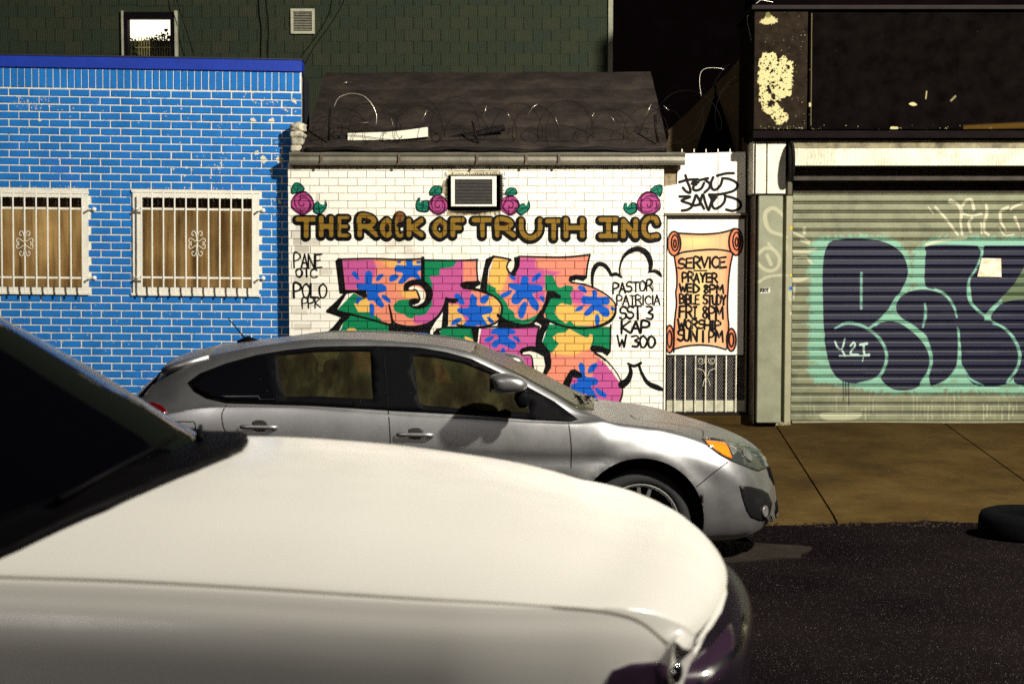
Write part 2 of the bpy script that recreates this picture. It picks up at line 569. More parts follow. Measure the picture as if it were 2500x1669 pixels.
rose(1069.5, 500.5, 24, [
    (z1([(1685,460),(1680,410),(1720,355),(1790,348),(1828,370),(1825,440),(1750,462)]), [z1([(1700,450),(1790,370)]), z1([(1740,380),(1760,440)])]),
    (z1([(1675,640),(1600,655),(1535,630),(1522,560),(1550,490),(1578,485),(1570,535),(1625,512),(1680,525)]), [z1([(1550,560),(1660,590)]), z1([(1600,530),(1600,640)])])])
rose(1245, 501.5, 24, [
    (z2([(435,450),(450,390),(500,365),(560,380),(575,445),(500,462)]), [z2([(460,440),(530,385)])]),
    (z2([(560,640),(600,570),(650,545),(680,575),(705,520),(725,560),(715,620),(660,670),(610,690)]), [z2([(590,640),(690,590)])])], -1)
rose(1583, 498, 29, [
    (z2([(2095,410),(2120,370),(2180,335),(2238,345),(2240,420),(2210,475),(2150,440)]), [z2([(2110,420),(2220,360)]), z2([(2170,350),(2200,440)])]),
    (z2([(1950,640),(1880,685),(1820,660),(1788,610),(1800,550),(1830,545),(1835,590),(1880,540),(1940,550)]), [z2([(1830,620),(1930,600)])])], -1)

# ---- THE ROCK OF TRUTH INC
GOLD = D(146, 112, 36)
def block(ch, x0, x1, y0=530, y1=583, holes=None):
    w = 17 if (x1 - x0) > 38 else 14
    g = {'T': [[(0,1),(1,1)], [(.5,1),(.5,0)]], 'H': [[(0,0),(0,1)], [(1,0),(1,1)], [(0,.5),(1,.5)]],
         'E': [[(0,0),(0,1)], [(0,1),(1,1)], [(0,.5),(.85,.5)], [(0,0),(1,0)]],
         'R': [[(0,0),(0,1),(.6,1),(.85,.75),(.55,.48),(0,.48)], [(.45,.45),(1,0)]],
         'O': [[(.5,1),(.05,.7),(.05,.3),(.5,0),(.95,.3),(.95,.7),(.5,1)]],
         'C': [[(1,.75),(.85,.98),(.4,1),(.05,.72),(.05,.25),(.4,0),(1,.05)]],
         'K': [[(0,0),(0,1)], [(1,1),(.2,.5),(1,0)]], 'F': [[(0,0),(0,1)], [(0,1),(1,1)], [(0,.48),(.7,.48)]],
         'U': [[(0,1),(.02,.4),(.3,0),(.7,.02),(.98,.4),(1,1)]], 'I': [[(0,1),(1,1)], [(.5,1),(.5,0)], [(0,0),(1,0)]],
         'N': [[(0,0),(0,1)], [(0,1),(1,0)], [(1,0),(1,1)]]}[ch]
    i = w / 2
    mp = lambda gx, gy: (x0 + i + gx*(x1 - x0 - 2*i), y1 - i - gy*(y1 - y0 - 2*i))
    L = [[mp(*q) for q in st] for st in g]
    sm = ch in 'ROCU'
    for st in L: cvw.stroke([(x-1.5, y+2.5) for x, y in st], w + 9, BLACK, 1, 1.4, sm)
    for st in L: cvw.stroke(st, w - 5.5, GOLD, 1, 1.2, sm)
for ch, a, b, *yy in (('T',719,777,527,584),('H',776,817,524,582),('E',822,856,524,582),('R',870,928,521,582),('O',925,965,529,584),('C',961,991,518,583),
                      ('K',990,1038,530,582),('O',1052,1097,530,584),('F',1097,1137,529,582),('T',1149,1206,529,583),('R',1206,1262,529,583),('U',1264,1327,530,588),
                      ('T',1328,1375,532,589),('H',1373,1430,528,585),('I',1458,1512,528,585),('N',1513,1560,531,586),('C',1562,1612,524,587)):
    block(ch, a, b, *yy)
cvw.blob([(972,545),(986,540),(988,552),(978,557),(968,552)], BLACK)
cvw.blob([(965,520),(976,515),(986,520),(984,540),(970,542)], D(120,74,40), .75, 4)
for x, y in ((895,538),(944,553),(1081,552),(1234,547)): cvw.blob([(x-3,y),(x,y-3),(x+3,y),(x,y+3)], (.25,.05,.03))

# ---- the tall JESUS mural
a_ = lambda *p: [(780 + x/5.593, 600 + y/5.593) for x, y in p]
b_ = lambda *p: [(1150 + x/5.593, 600 + y/5.593) for x, y in p]
c_ = lambda *p: [(1150 + x/3.622, 600 + y/3.622) for x, y in p]
F = cvw.fill
# base fills
F(a_((290,185),(1410,185),(1410,500),(1540,600),(1540,760),(1720,700),(1700,860),(1600,1000),(1450,1095),(1250,1120),(1080,1090),(980,1080),(430,930),(230,885),(470,640),(650,650),(640,605),(350,605)), PEACH)
F(a_((1400,205),(2150,205),(2160,500),(1940,560),(2349,680),(2349,1090),(1780,1090),(1740,760),(1700,740),(1600,980),(1450,1050),(1500,700),(1400,480)), PINK)
F(b_((0,590),(200,640),(340,720),(420,860),(400,960),(320,1060),(150,1110),(0,1110)), PEACH)
F(b_((310,155),(520,190),(490,300),(540,400),(640,370),(670,150),(1080,155),(1620,120),(1570,420),(1360,480),(1690,580),(1880,700),(1975,840),(1930,990),(1800,1080),(1500,1120),(1250,1090),(1040,1030),(900,1040),(720,1085),(500,1070),(390,960),(400,800),(330,700),(200,640),(230,480)), PEACH)
F(a_((300,1130),(350,960),(440,930),(980,1085),(980,1250),(300,1250),(250,1180)), GRN)
F(a_((1060,1180),(1500,1180),(1480,1260),(1100,1260)), PINK)
F(a_((1320,1185),(1490,1185),(1480,1260),(1330,1250)), BLU)
F(a_((1640,1120),(2080,1100),(2120,1380),(1660,1340)), GRN)
F(c_((60,880),(300,1010),(560,1110),(540,1330),(300,1400),(40,1300)), PINK)
F(a_((250,1240),(980,1240),(1480,1260),(1900,1380),(2110,1380),(2100,2300),(1500,2500),(600,2300),(300,1900)), GRN)
F(a_((400,1400),(900,1350),(1300,1500),(1700,1600),(1900,2100),(1200,2300),(700,2100)), PEACH)
F(c_((90,730),(600,720),(580,890),(540,930),(560,1110),(300,1010),(60,880)), PINK)
F(c_((680,700),(1230,710),(1230,930),(1060,950),(1200,1050),(1320,1220),(1330,1330),(1280,1430),(1120,1420),(840,1240),(650,1150),(710,1000),(640,880)), PEACH)
# colour clouds
T_ = cvw.gauss_tint
def tint(pt, rx, ry, col, amt): T_(pt[0][0], pt[0][1], rx, ry, col, amt)
F(a_((300,190),(740,190),(780,300),(760,420),(640,520),(540,600),(350,600)), PINK, 1, 14)
F(a_((820,200),(1390,200),(1390,300),(1100,290),(960,300)), YEL, .8, 12)
F(a_((1100,560),(1310,600),(1370,710),(1200,720),(1130,690)), YEL, .9, 8)
F(a_((980,380),(1160,400),(1200,500),(1150,640),(1040,640)), D(250,172,112), .6, 14)
F(a_((1960,210),(2140,210),(2150,480),(1960,500)), PEACH, 1, 7)
F(a_((1550,730),(1710,730),(1690,860),(1600,990),(1440,1080),(1290,1060),(1290,960),(1440,880)), PINK, 1, 8)
F(a_((1400,210),(1880,210),(1820,290),(1640,310),(1640,400),(1500,420),(1540,520),(1540,600),(1400,480)), GRN)
F(a_((1760,790),(1900,800),(1960,960),(2010,1060),(1950,1085),(1760,1080)), YEL, .9, 6)
F(a_((2200,940),(2349,900),(2349,1040),(2300,1080)), YEL, .8, 4)
F(b_((310,155),(515,190),(490,300),(500,390),(460,520),(400,640),(300,620),(230,480)), YEL, 1, 10)
F(b_((670,160),(880,170),(880,300),(1000,330),(1220,360),(1120,420),(1010,380),(1020,560),(960,600),(600,560),(520,400)), PINK, 1, 14)
F(b_((1340,600),(1500,600),(1640,800),(1500,840),(1380,780)), PINK, 1, 8)
F(b_((840,640),(1010,620),(990,740),(900,760)), PINK, 1, 10)
F(b_((220,690),(400,720),(400,960),(300,1050),(160,1080)), YEL, .85, 12)
F(b_((150,930),(260,940),(330,1030),(220,1080)), YEL)
# green camouflage patches
F(a_((470,645),(590,710),(640,720),(640,790),(470,790),(520,880),(560,905),(690,905),(770,960),(850,1010),(820,1040),(430,940),(230,885)), GRN)
F(a_((470,790),(640,715),(690,760),(680,905),(530,905)), YEL)
F(a_((330,1195),(400,1120),(480,1120),(550,1200),(560,1240),(330,1240)), YEL)
F(a_((690,1200),(740,1155),(760,1220),(700,1240)), YEL)
F(a_((1020,880),(1010,810),(1080,740),(1230,730),(1220,790),(1310,850),(1430,810),(1530,740),(1540,800),(1450,930),(1390,950),(1300,950),(1270,995),(1200,975),(1150,930),(1060,910)), GRN)
F(b_((220,520),(340,580),(330,620),(420,700),(490,790),(510,850),(580,900),(600,980),(700,1015),(800,990),(880,950),(930,910),(890,1000),(720,1085),(500,1070),(390,970),(410,820),(340,700),(210,620)), GRN)
F(b_((1010,400),(1110,400),(1140,470),(1180,560),(1220,575),(1290,540),(1380,550),(1395,590),(1350,660),(1380,760),(1370,810),(1300,810),(1250,780),(1160,830),(1140,920),(1200,990),(1300,1060),(1320,1015),(1360,1020),(1420,1090),(1550,1110),(1300,1110),(1040,1030),(1000,900),(1020,740),(1060,640),(1010,600)), GRN)
F(b_((1140,910),(1160,830),(1230,780),(1400,820),(1560,900),(1960,880),(1940,970),(1800,1070),(1420,1090),(1350,1020),(1290,1060),(1190,990)), YEL, 1, 3)
F(b_((1400,780),(1640,790),(1560,900),(1440,870)), PEACH, .7, 10)
F(b_((1740,640),(1880,700),(1965,840),(1900,880),(1860,720)), YEL, .8, 8)
F(b_((1060,1070),(1900,1110),(1900,1440),(1620,1400),(1660,1240),(1620,1200),(1600,1250),(1540,1240),(1340,1130),(1280,1180),(1120,1240),(1200,1330),(1100,1460),(1040,1420),(970,1320)), GRN)
F(b_((1110,1245),(1180,1190),(1280,1180),(1340,1130),(1440,1190),(1560,1250),(1600,1250),(1620,1200),(1660,1215),(1660,1290),(1620,1400),(1400,1500),(1100,1470),(1200,1330),(1130,1280)), YEL, 1, 2)
F(a_((1980,1230),(2060,1260),(2110,1290),(2110,1340),(1990,1320)), YEL)
F(c_((640,1000),(1100,940),(1200,1050),(900,1100),(760,1060)), PEACH, 1, 16)
F(c_((1120,1000),(1200,1050),(1320,1220),(1330,1330),(1290,1420),(1120,1410),(1060,1280),(1080,1100)), PINK, 1, 10)
F(c_((880,1120),(960,1130),(960,1240),(880,1220)), PINK, 1, 5)
# blue splats with soft pink rims
def splat(*shapes):
    for s_ in shapes:
        cvw.blob(s_, D(222,120,150), .55, 3.5)
    for s_ in shapes:
        cvw.blob(s_, BLU, 1, 1.3)
splat(a_((620,480),(625,380),(670,340),(715,370),(720,480),(720,520),(860,525),(915,570),(900,620),(800,650),(840,730),(880,800),(860,845),(800,820),(740,750),(660,740),(640,620),(540,600),(505,550),(530,515),(620,520)),
      a_((440,380),(480,345),(515,380),(545,450),(520,465),(470,420)), a_((770,460),(790,410),(850,385),(875,400),(840,450),(790,485)),
      a_((495,780),(520,710),(575,700),(565,740),(520,790)), a_((850,680),(890,670),(960,730),(970,780),(920,760),(865,720)), a_((685,880),(685,800),(730,795),(750,850),(735,960),(710,975),(690,930)))
splat(a_((1180,200),(1270,200),(1275,265),(1390,270),(1390,330),(1335,360),(1390,450),(1380,475),(1250,430),(1160,500),(1090,520),(1080,490),(1140,380),(1040,350),(1025,310),(1060,265),(1180,270)),
      a_((950,450),(980,400),(1060,395),(1085,420),(1040,470),(970,490)), a_((1060,215),(1110,208),(1105,235),(1065,235)), a_((1325,215),(1380,210),(1375,240),(1330,240)))
splat(a_((2040,830),(2055,700),(2100,680),(2150,710),(2150,810),(2250,820),(2349,830),(2349,900),(2240,930),(2210,970),(2240,1020),(2290,1075),(2180,1085),(2120,1060),(2060,1100),(1960,1080),(2030,1010),(2020,970),(1930,930),(1880,890),(1900,850),(2000,850)),
      a_((1840,680),(1880,650),(1930,680),(1980,770),(1960,805),(1900,780),(1850,710)), a_((2190,740),(2220,690),(2300,670),(2310,720),(2270,780),(2210,785)), a_((1800,1075),(1820,1020),(1900,985),(1945,1000),(1900,1050),(1830,1080)))
splat(b_((0,680),(50,690),(80,720),(80,830),(220,820),(285,870),(260,920),(170,940),(150,960),(200,1040),(220,1080),(100,1080),(0,1080)),
      b_((120,740),(150,700),(240,670),(235,730),(190,785),(135,775)), b_((215,975),(250,975),(310,1030),(300,1065),(250,1040)))
splat(b_((670,520),(690,430),(740,405),(785,440),(785,520),(920,530),(975,570),(960,620),(840,650),(860,700),(920,790),(920,870),(890,885),(820,830),(770,740),(720,720),(650,790),(590,795),(550,760),(560,690),(610,620),(560,590),(510,550),(530,510),(620,520)),
      b_((825,480),(850,420),(920,370),(955,385),(930,440),(860,490)), b_((515,410),(560,400),(605,440),(600,470),(550,450)), b_((395,690),(430,650),(540,605),(555,630),(510,680),(430,710)),
      b_((645,940),(660,840),(720,765),(760,780),(755,860),(710,980),(665,985)), b_((930,690),(1000,700),(995,770),(960,750)))
splat(b_((1650,690),(1650,620),(1690,600),(1720,640),(1725,700),(1850,695),(1890,740),(1870,800),(1780,810),(1860,850),(1890,910),(1870,965),(1800,960),(1740,900),(1680,880),(1620,940),(1560,955),(1545,910),(1620,830),(1640,800),(1530,790),(1500,740),(1530,685)),
      b_((1455,570),(1490,540),(1550,570),(1580,630),(1560,645),(1490,610)), b_((1420,880),(1450,840),(1520,815),(1535,830),(1500,880),(1430,895)), b_((1690,1020),(1695,950),(1735,940),(1755,1000),(1740,1075),(1700,1080)),
      b_((1760,620),(1810,640),(1850,660),(1790,650)), b_((1905,830),(1960,850),(1955,885),(1910,870)))
splat(c_((180,750),(230,725),(330,728),(390,750),(380,778),(330,785),(340,820),(390,850),(395,895),(360,912),(300,880),(250,870),(220,900),(180,880),(200,840),(240,820),(230,785),(180,778)),
      c_((118,842),(140,810),(190,800),(200,815),(160,848)), c_((368,800),(400,798),(440,845),(425,850),(380,825)), c_((262,960),(268,910),(295,905),(300,950),(290,985),(270,980)))
splat(c_((950,1060),(975,1030),(1005,1070),(1010,1150),(1090,1165),(1120,1190),(1110,1225),(1060,1240),(1090,1290),(1112,1350),(1095,1400),(1040,1390),(1020,1310),(960,1320),(900,1300),(880,1240),(940,1200),(930,1160),(965,1140)),
      c_((1030,1110),(1050,1060),(1100,1035),(1115,1060),(1080,1110),(1045,1122)), c_((1092,1260),(1130,1265),(1195,1310),(1180,1340),(1120,1310)), c_((880,1230),(905,1225),(900,1290),(880,1270)))
# white counters
for s_ in (a_((1225,570),(1280,555),(1360,565),(1430,620),(1445,690),(1420,780),(1350,830),(1270,825),(1250,795),(1330,790),(1370,730),(1340,640),(1310,600),(1240,605)),
           a_((1600,1080),(1660,1000),(1680,960),(1670,1110),(1560,1150),(1520,1190),(1560,1230),(1560,1260),(1490,1260),(1510,1190)),
           b_((90,480),(180,400),(120,610),(40,590)), b_((510,240),(550,190),(585,230),(575,330),(530,370),(505,320)),
           b_((1370,470),(1440,460),(1530,480),(1600,400),(1680,580),(1500,510)), b_((940,1080),(980,1090),(930,1230),(920,1220)),
           c_((450,945),(520,930),(600,950),(650,1000),(655,1060),(620,1140),(560,1100),(548,1020),(530,970),(460,965)), c_((1110,945),(1190,970),(1230,960),(1230,1100),(1150,990)),
           a_((1990,580),(2060,560),(2180,520),(2190,620)), c_((598,720),(640,700),(610,790),(600,800))):
    cvw.blob(s_, WHT, 1, 1.2) if len(s_) > 6 else F(s_, WHT)
# black outlines
K = lambda pts, w, **k: cvw.stroke(pts, w, BLACK, 1, 2.0, **k)
F(a_((215,205),(280,165),(310,185),(355,600),(640,605),(650,700),(610,715),(480,640),(370,660),(235,885),(440,920),(400,990),(330,1040),(260,1170),(350,1230),(70,1220),(75,1200),(180,1110),(290,980),(90,910),(90,880),(190,790),(320,660),(272,655)), BLACK, 1, 1.3)
K(a_((250,185),(700,175),(1090,188),(1415,180)), 4.5)
K(a_((235,885),(440,940),(700,1005),(975,1085)), [5,5,5,6])
K(a_((1410,170),(1412,480)), 9, smooth=False)
K(a_((1400,195),(1900,200),(2160,190)), 4.5)
K(a_((2150,185),(2150,350),(2165,500)), 4)
K(a_((2165,510),(2060,540),(1960,535)), [12,17,14])
F(a_((1920,550),(1935,510),(2000,485),(2165,485),(2160,540),(2110,590),(2040,560),(1980,580)), BLACK)
K(a_((1960,580),(2120,600),(2260,640),(2349,680)), [3.5,4,5,5])
K(b_((-10,585),(110,600),(220,640),(340,710),(410,800),(420,900),(380,1010),(300,1070),(120,1110),(-60,1105),(-190,1080)), [5,5,4.5,4.5,4.5,4.5,5,5,5,5,5])
K(a_((1180,590),(1200,540),(1290,500),(1400,510),(1480,590),(1500,680),(1460,780),(1380,830),(1290,840),(1230,800)), [12,14,14,16,18,17,14,11,6,5])
K(a_((1185,590),(1240,612),(1310,600),(1340,640),(1365,720),(1340,760),(1270,770)), [4,3,3,4,5,8,14])
F(a_((1215,780),(1230,735),(1300,715),(1370,740),(1350,785),(1270,785),(1250,810)), BLACK)
K(a_((950,810),(975,920),(1000,1030),(1080,1085),(1250,1115),(1450,1085),(1600,985),(1690,850),(1730,710)), [4,5,6,7,9,9,7,5,4])
F(a_((980,1030),(1080,1090),(1250,1110),(1450,1090),(1600,1010),(1530,1130),(1500,1190),(1250,1180),(1060,1180),(960,1230),(970,1080)), BLACK, 1, 1.3)
K(a_((970,1080),(965,1240)), 8); K(a_((1500,1180),(1480,1270)), 5)
K(a_((990,1160),(1080,1230)), 6)
F(a_((1720,705),(1890,730),(1895,755),(1850,785),(1760,775),(1758,1090),(1665,1120),(1690,850)), BLACK, 1, 1.3)
F(a_((1545,1190),(1600,1130),(1700,1110),(1640,1160),(1680,1340),(1660,1320),(1560,1230)), BLACK)
K(a_((1680,1110),(1900,1110),(2090,1115)), 5)
F(a_((2070,1110),(2180,1120),(2155,1370),(2110,1360)), BLACK, 1, 1.3)
F(b_((200,180),(310,130),(340,150),(300,180),(240,320),(210,640),(120,600),(130,520),(160,360)), BLACK, 1, 1.3)
K(b_((300,145),(430,165),(540,190)), 5)
K(b_((540,190),(500,240),(490,310),(530,370),(590,390)), [4,4,4,5,9])
F(b_((580,160),(670,135),(660,280),(620,360),(560,395),(520,385),(500,355),(540,365),(580,310),(590,230)), BLACK)
K(b_((650,145),(1000,155),(1300,155),(1620,125)), [4,5,5,5])
K(b_((1620,130),(1590,260),(1570,420)), 4.5)
F(b_((1330,460),(1345,415),(1420,395),(1585,405),(1580,440),(1530,485),(1440,462),(1370,485)), BLACK)
K(b_((1340,470),(1380,500),(1540,530),(1690,580),(1850,670),(1950,770),(1975,850),(1950,960),(1860,1050),(1700,1105),(1500,1125),(1300,1105),(1150,1060),(1000,1000)), [4,4,4,4,4,4.5,5,7,8,6,5,5,6,7])
F(b_((1030,630),(1060,610),(1130,625),(1230,680),(1215,720),(1150,710),(1090,715),(1040,820),(990,940),(1000,1000),(1080,1040),(1040,1130),(1000,1200),(970,1310),(1080,1450),(1090,1566),(980,1500),(880,1400),(880,1380),(900,1200),(960,1090),(890,1040),(890,1000),(960,870),(1010,750)), BLACK, 1, 1.3)
K(b_((370,950),(450,1020),(560,1060),(720,1085),(860,1040),(960,900)), [8,10,9,6,7,9])
F(b_((400,970),(520,1065),(700,1090),(860,1060),(920,1100),(500,1110),(350,1090)), BLACK)
K(b_((110,1120),(300,1105),(600,1110),(920,1100)), 5)
K(b_((930,1100),(905,1200),(890,1350)), [4,4,5])
K(b_((1905,1080),(1900,1300),(1895,1440)), 4.5)
F(b_((1620,1400),(1650,1355),(1760,1365),(1900,1420),(1905,1450),(1855,1505),(1790,1460),(1700,1450),(1640,1440)), BLACK)
K(b_((1690,1470),(1790,1530),(1830,1566)), 4)
F(c_((425,940),(445,905),(520,885),(600,890),(680,920),(710,1010),(705,1080),(650,1160),(625,1150),(655,1060),(640,980),(580,945),(520,930),(460,940),(450,968)), BLACK, 1, 1.3)
K(c_((450,965),(530,972),(545,1060),(545,1080),(480,1075)), [3,3,4,5,6])
K(c_((1090,940),(1180,1000),(1270,1100),(1325,1200),(1338,1300),(1310,1390),(1290,1450)), [4,3.5,3.5,3.5,4,5,6])
F(c_((880,1095),(920,1090),(975,1125),(985,1160),(940,1170),(900,1160),(875,1230),(870,1260),(805,1225),(850,1140)), BLACK, 1, 1.3)
# cloud outline right of the mural
K(c_((1075,370),(1068,300),(1080,220),(1120,165),(1180,175),(1220,225),(1240,258),(1280,250),(1330,280)), [5,7,11,12,11,9,9,9,5])
K(c_((1318,275),(1312,200),(1340,110),(1400,50),(1480,30),(1550,70),(1585,150),(1580,225)), [5,5,7,12,14,15,13,8])
K(c_((1565,235),(1620,225),(1660,245),(1680,275)), [4,9,10,4])
K(c_((1335,1225),(1380,1190),(1410,1120),(1400,1060)), [20,16,11,7])
K(c_((1385,1040),(1440,1062),(1500,1035)), [6,8,7])
K(c_((1480,1050),(1510,1130),(1560,1210),(1640,1250),(1690,1270)), [7,8,11,14,8])
# names
INK = (.02,.015,.02)
for t, x0, y0, x1, y1, w, sl in (('PANE',718,620,786,654,3.2,-.02),('OTC',722,656,774,676,3.2,.02),('POLO',718,692,798,726,3.6,.02),('PPK',738,728,782,752,2.8,.0)):
    word(cvw, t, x0, y0, x1, y1, w, INK, sl, .05, .12)
for t, x0, y0, x1, y1, w, sl in (('PASTOR',1496,691,1592,716,3.4,-.07),('PATRiCiA',1505,722,1610,744,3.0,.0),('SST 3',1512,748,1594,778,4.0,.0),('KAP',1517,784,1586,812,4.2,.0),('W 300',1507,819,1598,846,4.0,.0)):
    word(cvw, t, x0, y0, x1, y1, w, INK, sl, .05, .14)
K([(1590,696),(1594,702),(1592,714)], 2.5)
# JESUS SAVES, the big quick letters on the panel over the door
e_ = lambda *p: [(1640 + x/6.4, 400 + y/6.4) for x, y in p]
for s_ in (e_((220,180),(250,280),(290,380),(290,450),(230,430),(180,375)), e_((125,285),(250,250),(410,240)), e_((330,310),(390,320),(350,340),(345,400),(400,415),(470,380),(510,300)),
           e_((320,310),(350,280),(420,290)), e_((440,255),(570,225),(530,250),(600,310),(590,380),(520,445)), e_((655,210),(620,300),(640,390),(700,400),(770,330),(800,230)),
           e_((715,185),(850,150),(975,145)), e_((800,225),(900,235),(1000,280),(1035,340),(990,410),(880,450),(720,480),(590,480)),
           e_((130,510),(290,515),(160,575),(300,630),(310,680),(240,720),(165,730)), e_((320,660),(360,560),(390,490),(450,590),(510,700)), e_((340,650),(400,645),(450,620)),
           e_((440,640),(490,480),(530,600),(580,720),(610,640),(630,560),(600,500)), e_((700,520),(640,560),(640,650),(680,700),(760,670),(830,590),(840,500),(820,470)),
           e_((640,520),(690,530),(640,600)), e_((850,505),(960,530),(1060,580),(1090,640),(1060,700),(960,735),(860,715))):
    K(s_, 7.2)
# the scroll on the door
f_ = lambda *p: [(1610 + x/9.225, 530 + y/9.225) for x, y in p]
g_ = lambda *p: [(1610 + x/8.254, 690 + y/8.254) for x, y in p]
SC, SCY, SCD = D(250,190,140), D(252,226,150), D(240,134,92)
F([(1632,531),(1798,531),(1798,640),(1797,865),(1624,865),(1624,531)], (.87,.84,.76), .0)
F(f_((400,370),(900,385),(1300,370),(1640,310),(1640,800),(1400,760),(1000,740),(480,830)) , SC, 1, 4)
F(f_((330,880),(480,830),(1000,740),(1500,770),(1660,830)) + g_((1400,0),(1360,400),(1370,700),(1400,900),(1340,1330),(1100,1260),(700,1260),(310,1330),(290,1000),(330,500),(345,0)), SC, 1, 4)
T_(1700, 590, 45, 16, SCY, .9); T_(1705, 690, 34, 60, SCY, .8); T_(1700, 790, 40, 40, SCY, .6)
for q in np.linspace(0, 1, 9):
    x = 1650 + 3*math.sin(q*9) - 4*q
    T_(x, 630 + q*225, 9, 20, SCD, .6)
    T_(1782 - 10*q + 8*q*q, 630 + q*225, 9, 20, SCD, .65)
T_(1700, 865, 60, 9, SCD, .5); T_(1700, 575, 55, 4, SCD, .4); T_(1785, 590, 10, 30, SCD, .5)
for cx, cy, rx, ry in ((1646, 595, 16, 30), (1797, 591, 17, 33)):
    pts = [(cx+rx*math.cos(t), cy+ry*math.sin(t)) for t in np.linspace(0, 6.2832, 17)]
    F(pts, SCD)
    K(pts, 4.6, smooth=False)
    K([(cx+2+rx*.55*math.cos(t), cy-2+ry*.66*math.sin(t)) for t in np.linspace(0, 6.2832, 13)], 3.8, smooth=False)
    K([(cx+2+rx*.2*math.cos(t), cy+ry*.33*math.sin(t)) for t in np.linspace(0, 6.2832, 9)], 3.8, smooth=False)
for cx, cy, rx, ry in ((1635, 828, 11, 34), (1786, 830, 11.5, 28)):
    pts = [(cx+rx*math.cos(t), cy+ry*math.sin(t)) for t in np.linspace(0, 6.2832, 17)]
    F(pts, SCD)
    K(pts, 4.6, smooth=False)
    K([(cx+rx*.5*math.cos(t), cy+ry*.6*math.sin(t)) for t in np.linspace(0, 6.2832, 13)], 4.4, smooth=False)
K(f_((400,360),(900,385),(1300,365),(1560,310),(1680,260)), 4.8)
K(f_((400,850),(560,790),(1000,740),(1300,735),(1560,770),(1680,830)), 4.4)
K(f_((335,890),(370,1100),(395,1300),(390,1568)) + g_((330,200),(345,420),(320,650),(300,900),(290,1400)), 4.4)
K(f_((1660,830),(1600,1100),(1565,1400)) + g_((1390,100),(1375,420),(1385,700),(1400,900),(1360,1330)), 4.4)
K(g_((280,1350),(500,1290),(800,1260),(1100,1285),(1340,1350)), 4.6)
for t, x0, y0, x1, y1, w, sl in (('SERViCE',1657,630,1773,655,3.6,-.02),('PRAYER',1666,666,1752,688,3.6,.03),('WED 8PM',1659,693,1766,712,3.6,.04),('BiBLE STUDY',1660,719,1772,741,3.4,.03),
                                 ('FRI 8PM',1659,747,1766,775,3.8,.03),('WORSHIP',1655,781,1760,802,3.6,.02),('SUN 1 PM',1655,806,1765,832,3.8,.03)):
    word(cvw, t, x0, y0, x1, y1, w, BLACK, sl, .05, .16)
K([(1695,661),(1726,661)], 3.2)

# ---- shutter and pier paint
cvs = canvas('shutter_paint', FG, .05, 1820, 450, 2640, 1050, 300)
h_ = lambda *p: [(1950 + x/3.733, 560 + y/3.733) for x, y in p]
MINT, NAVY = D(118, 172, 146, 1.15), D(13, 15, 40, 1.1)
cvs.fill(h_((100,200),(130,90),(250,75),(500,60),(760,70),(920,130),(1000,220),(1040,400),(1000,560),(1100,500),(1300,520),(1400,620),(1600,560),(1660,700),(1750,640),(1850,600),(2100,560),(2600,560),(2600,1500),(1900,1490),(1500,1480),(1300,1490),(900,1500),(650,1470),(400,1420),(160,1400),(90,1300),(95,700)), MINT, .88, 7, 3)
cvs.fill(h_((1040,200),(1150,90),(1500,70),(2040,80),(2700,90),(2700,300),(1700,700),(1500,640),(1040,500)), MINT, .88, 7, 3)
cvs.fill(h_((1830,640),(2060,300),(2300,250),(2600,300),(2600,640),(2100,640),(1900,700)), D(84,98,66), .9, 10)
for _ in range(90):
    x, y = RNG.uniform(90, 2000), RNG.uniform(60, 1500)
    cvs.stroke(h_((x, y), (x + RNG.uniform(30, 160), y + RNG.uniform(-5, 5))), RNG.uniform(4, 12), D(110,114,78), RNG.uniform(.08,.32), 8, smooth=False)
def nv(pts, blob=True):
    q = h_(*pts)
    (cvs.blob if blob else cvs.fill)(q, NAVY, 1, 2.5)
nv(((250,180),(300,110),(500,88),(750,110),(920,200),(985,330),(985,440),(920,580),(880,700),(820,780),(740,830),(720,900),(640,1000),(300,1000),(235,940),(222,700),(218,400),(230,250)))
nv(((240,960),(330,890),(480,880),(640,920),(740,1000),(785,1120),(775,1230),(700,1350),(560,1400),(400,1380),(300,1280),(250,1100)))
nv(((890,740),(920,620),(1000,570),(1150,550),(1300,590),(1390,680),(1430,800),(1440,900),(1450,1000),(1440,1200),(1400,1320),(1250,1410),(1190,1380),(1180,1000),(1000,860)))
nv(((650,930),(760,850),(900,850),(1040,940),(1140,1050),(1190,1180),(1160,1320),(1090,1430),(960,1465),(830,1440),(740,1330),(800,1180),(760,1000)))
nv(((1160,220),(1190,150),(1600,150),(1650,180),(1670,260),(1600,420),(1550,500),(1540,640),(1620,740),(1700,800),(1600,900),(1450,900),(1400,680),(1300,560),(1160,520),(1150,330)))
nv(((1690,150),(2300,150),(2330,240),(2060,330),(1960,500),(1830,640),(1740,760),(1680,780),(1580,660),(1560,480),(1660,300)), False)
nv(((1480,900),(1700,830),(1850,900),(1970,1000),(2020,1150),(1990,1300),(1900,1400),(1750,1430),(1580,1400),(1490,1250),(1480,1100)))
nv(((1750,800),(1850,680),(2050,640),(2600,640),(2600,1440),(2040,1420),(1960,1330),(2030,1150),(1950,960),(1820,860)))
ms = lambda pts, w: cvs.stroke(h_(*pts), w, MINT, .92, 4)
ms(((570,400),(568,720)), 7)
ms(((330,900),(440,855),(580,880),(700,960),(780,1070),(800,1180),(760,1300),(690,1370),(540,1405)), [5,8,8,8,8,8,8,9,6])
ms(((640,900),(800,800),(920,820),(1060,900),(1160,1020),(1205,1160),(1190,1280),(1120,1400)), [6,10,8,8,9,9,8,10])
ms(((700,870),(830,740),(900,620),(980,570)), [7,12,10,6])
ms(((1150,680),(1155,780),(1130,890)), [6,8,5])
ms(((1240,540),(1340,600),(1410,700),(1440,800)), [3,7,7,5])
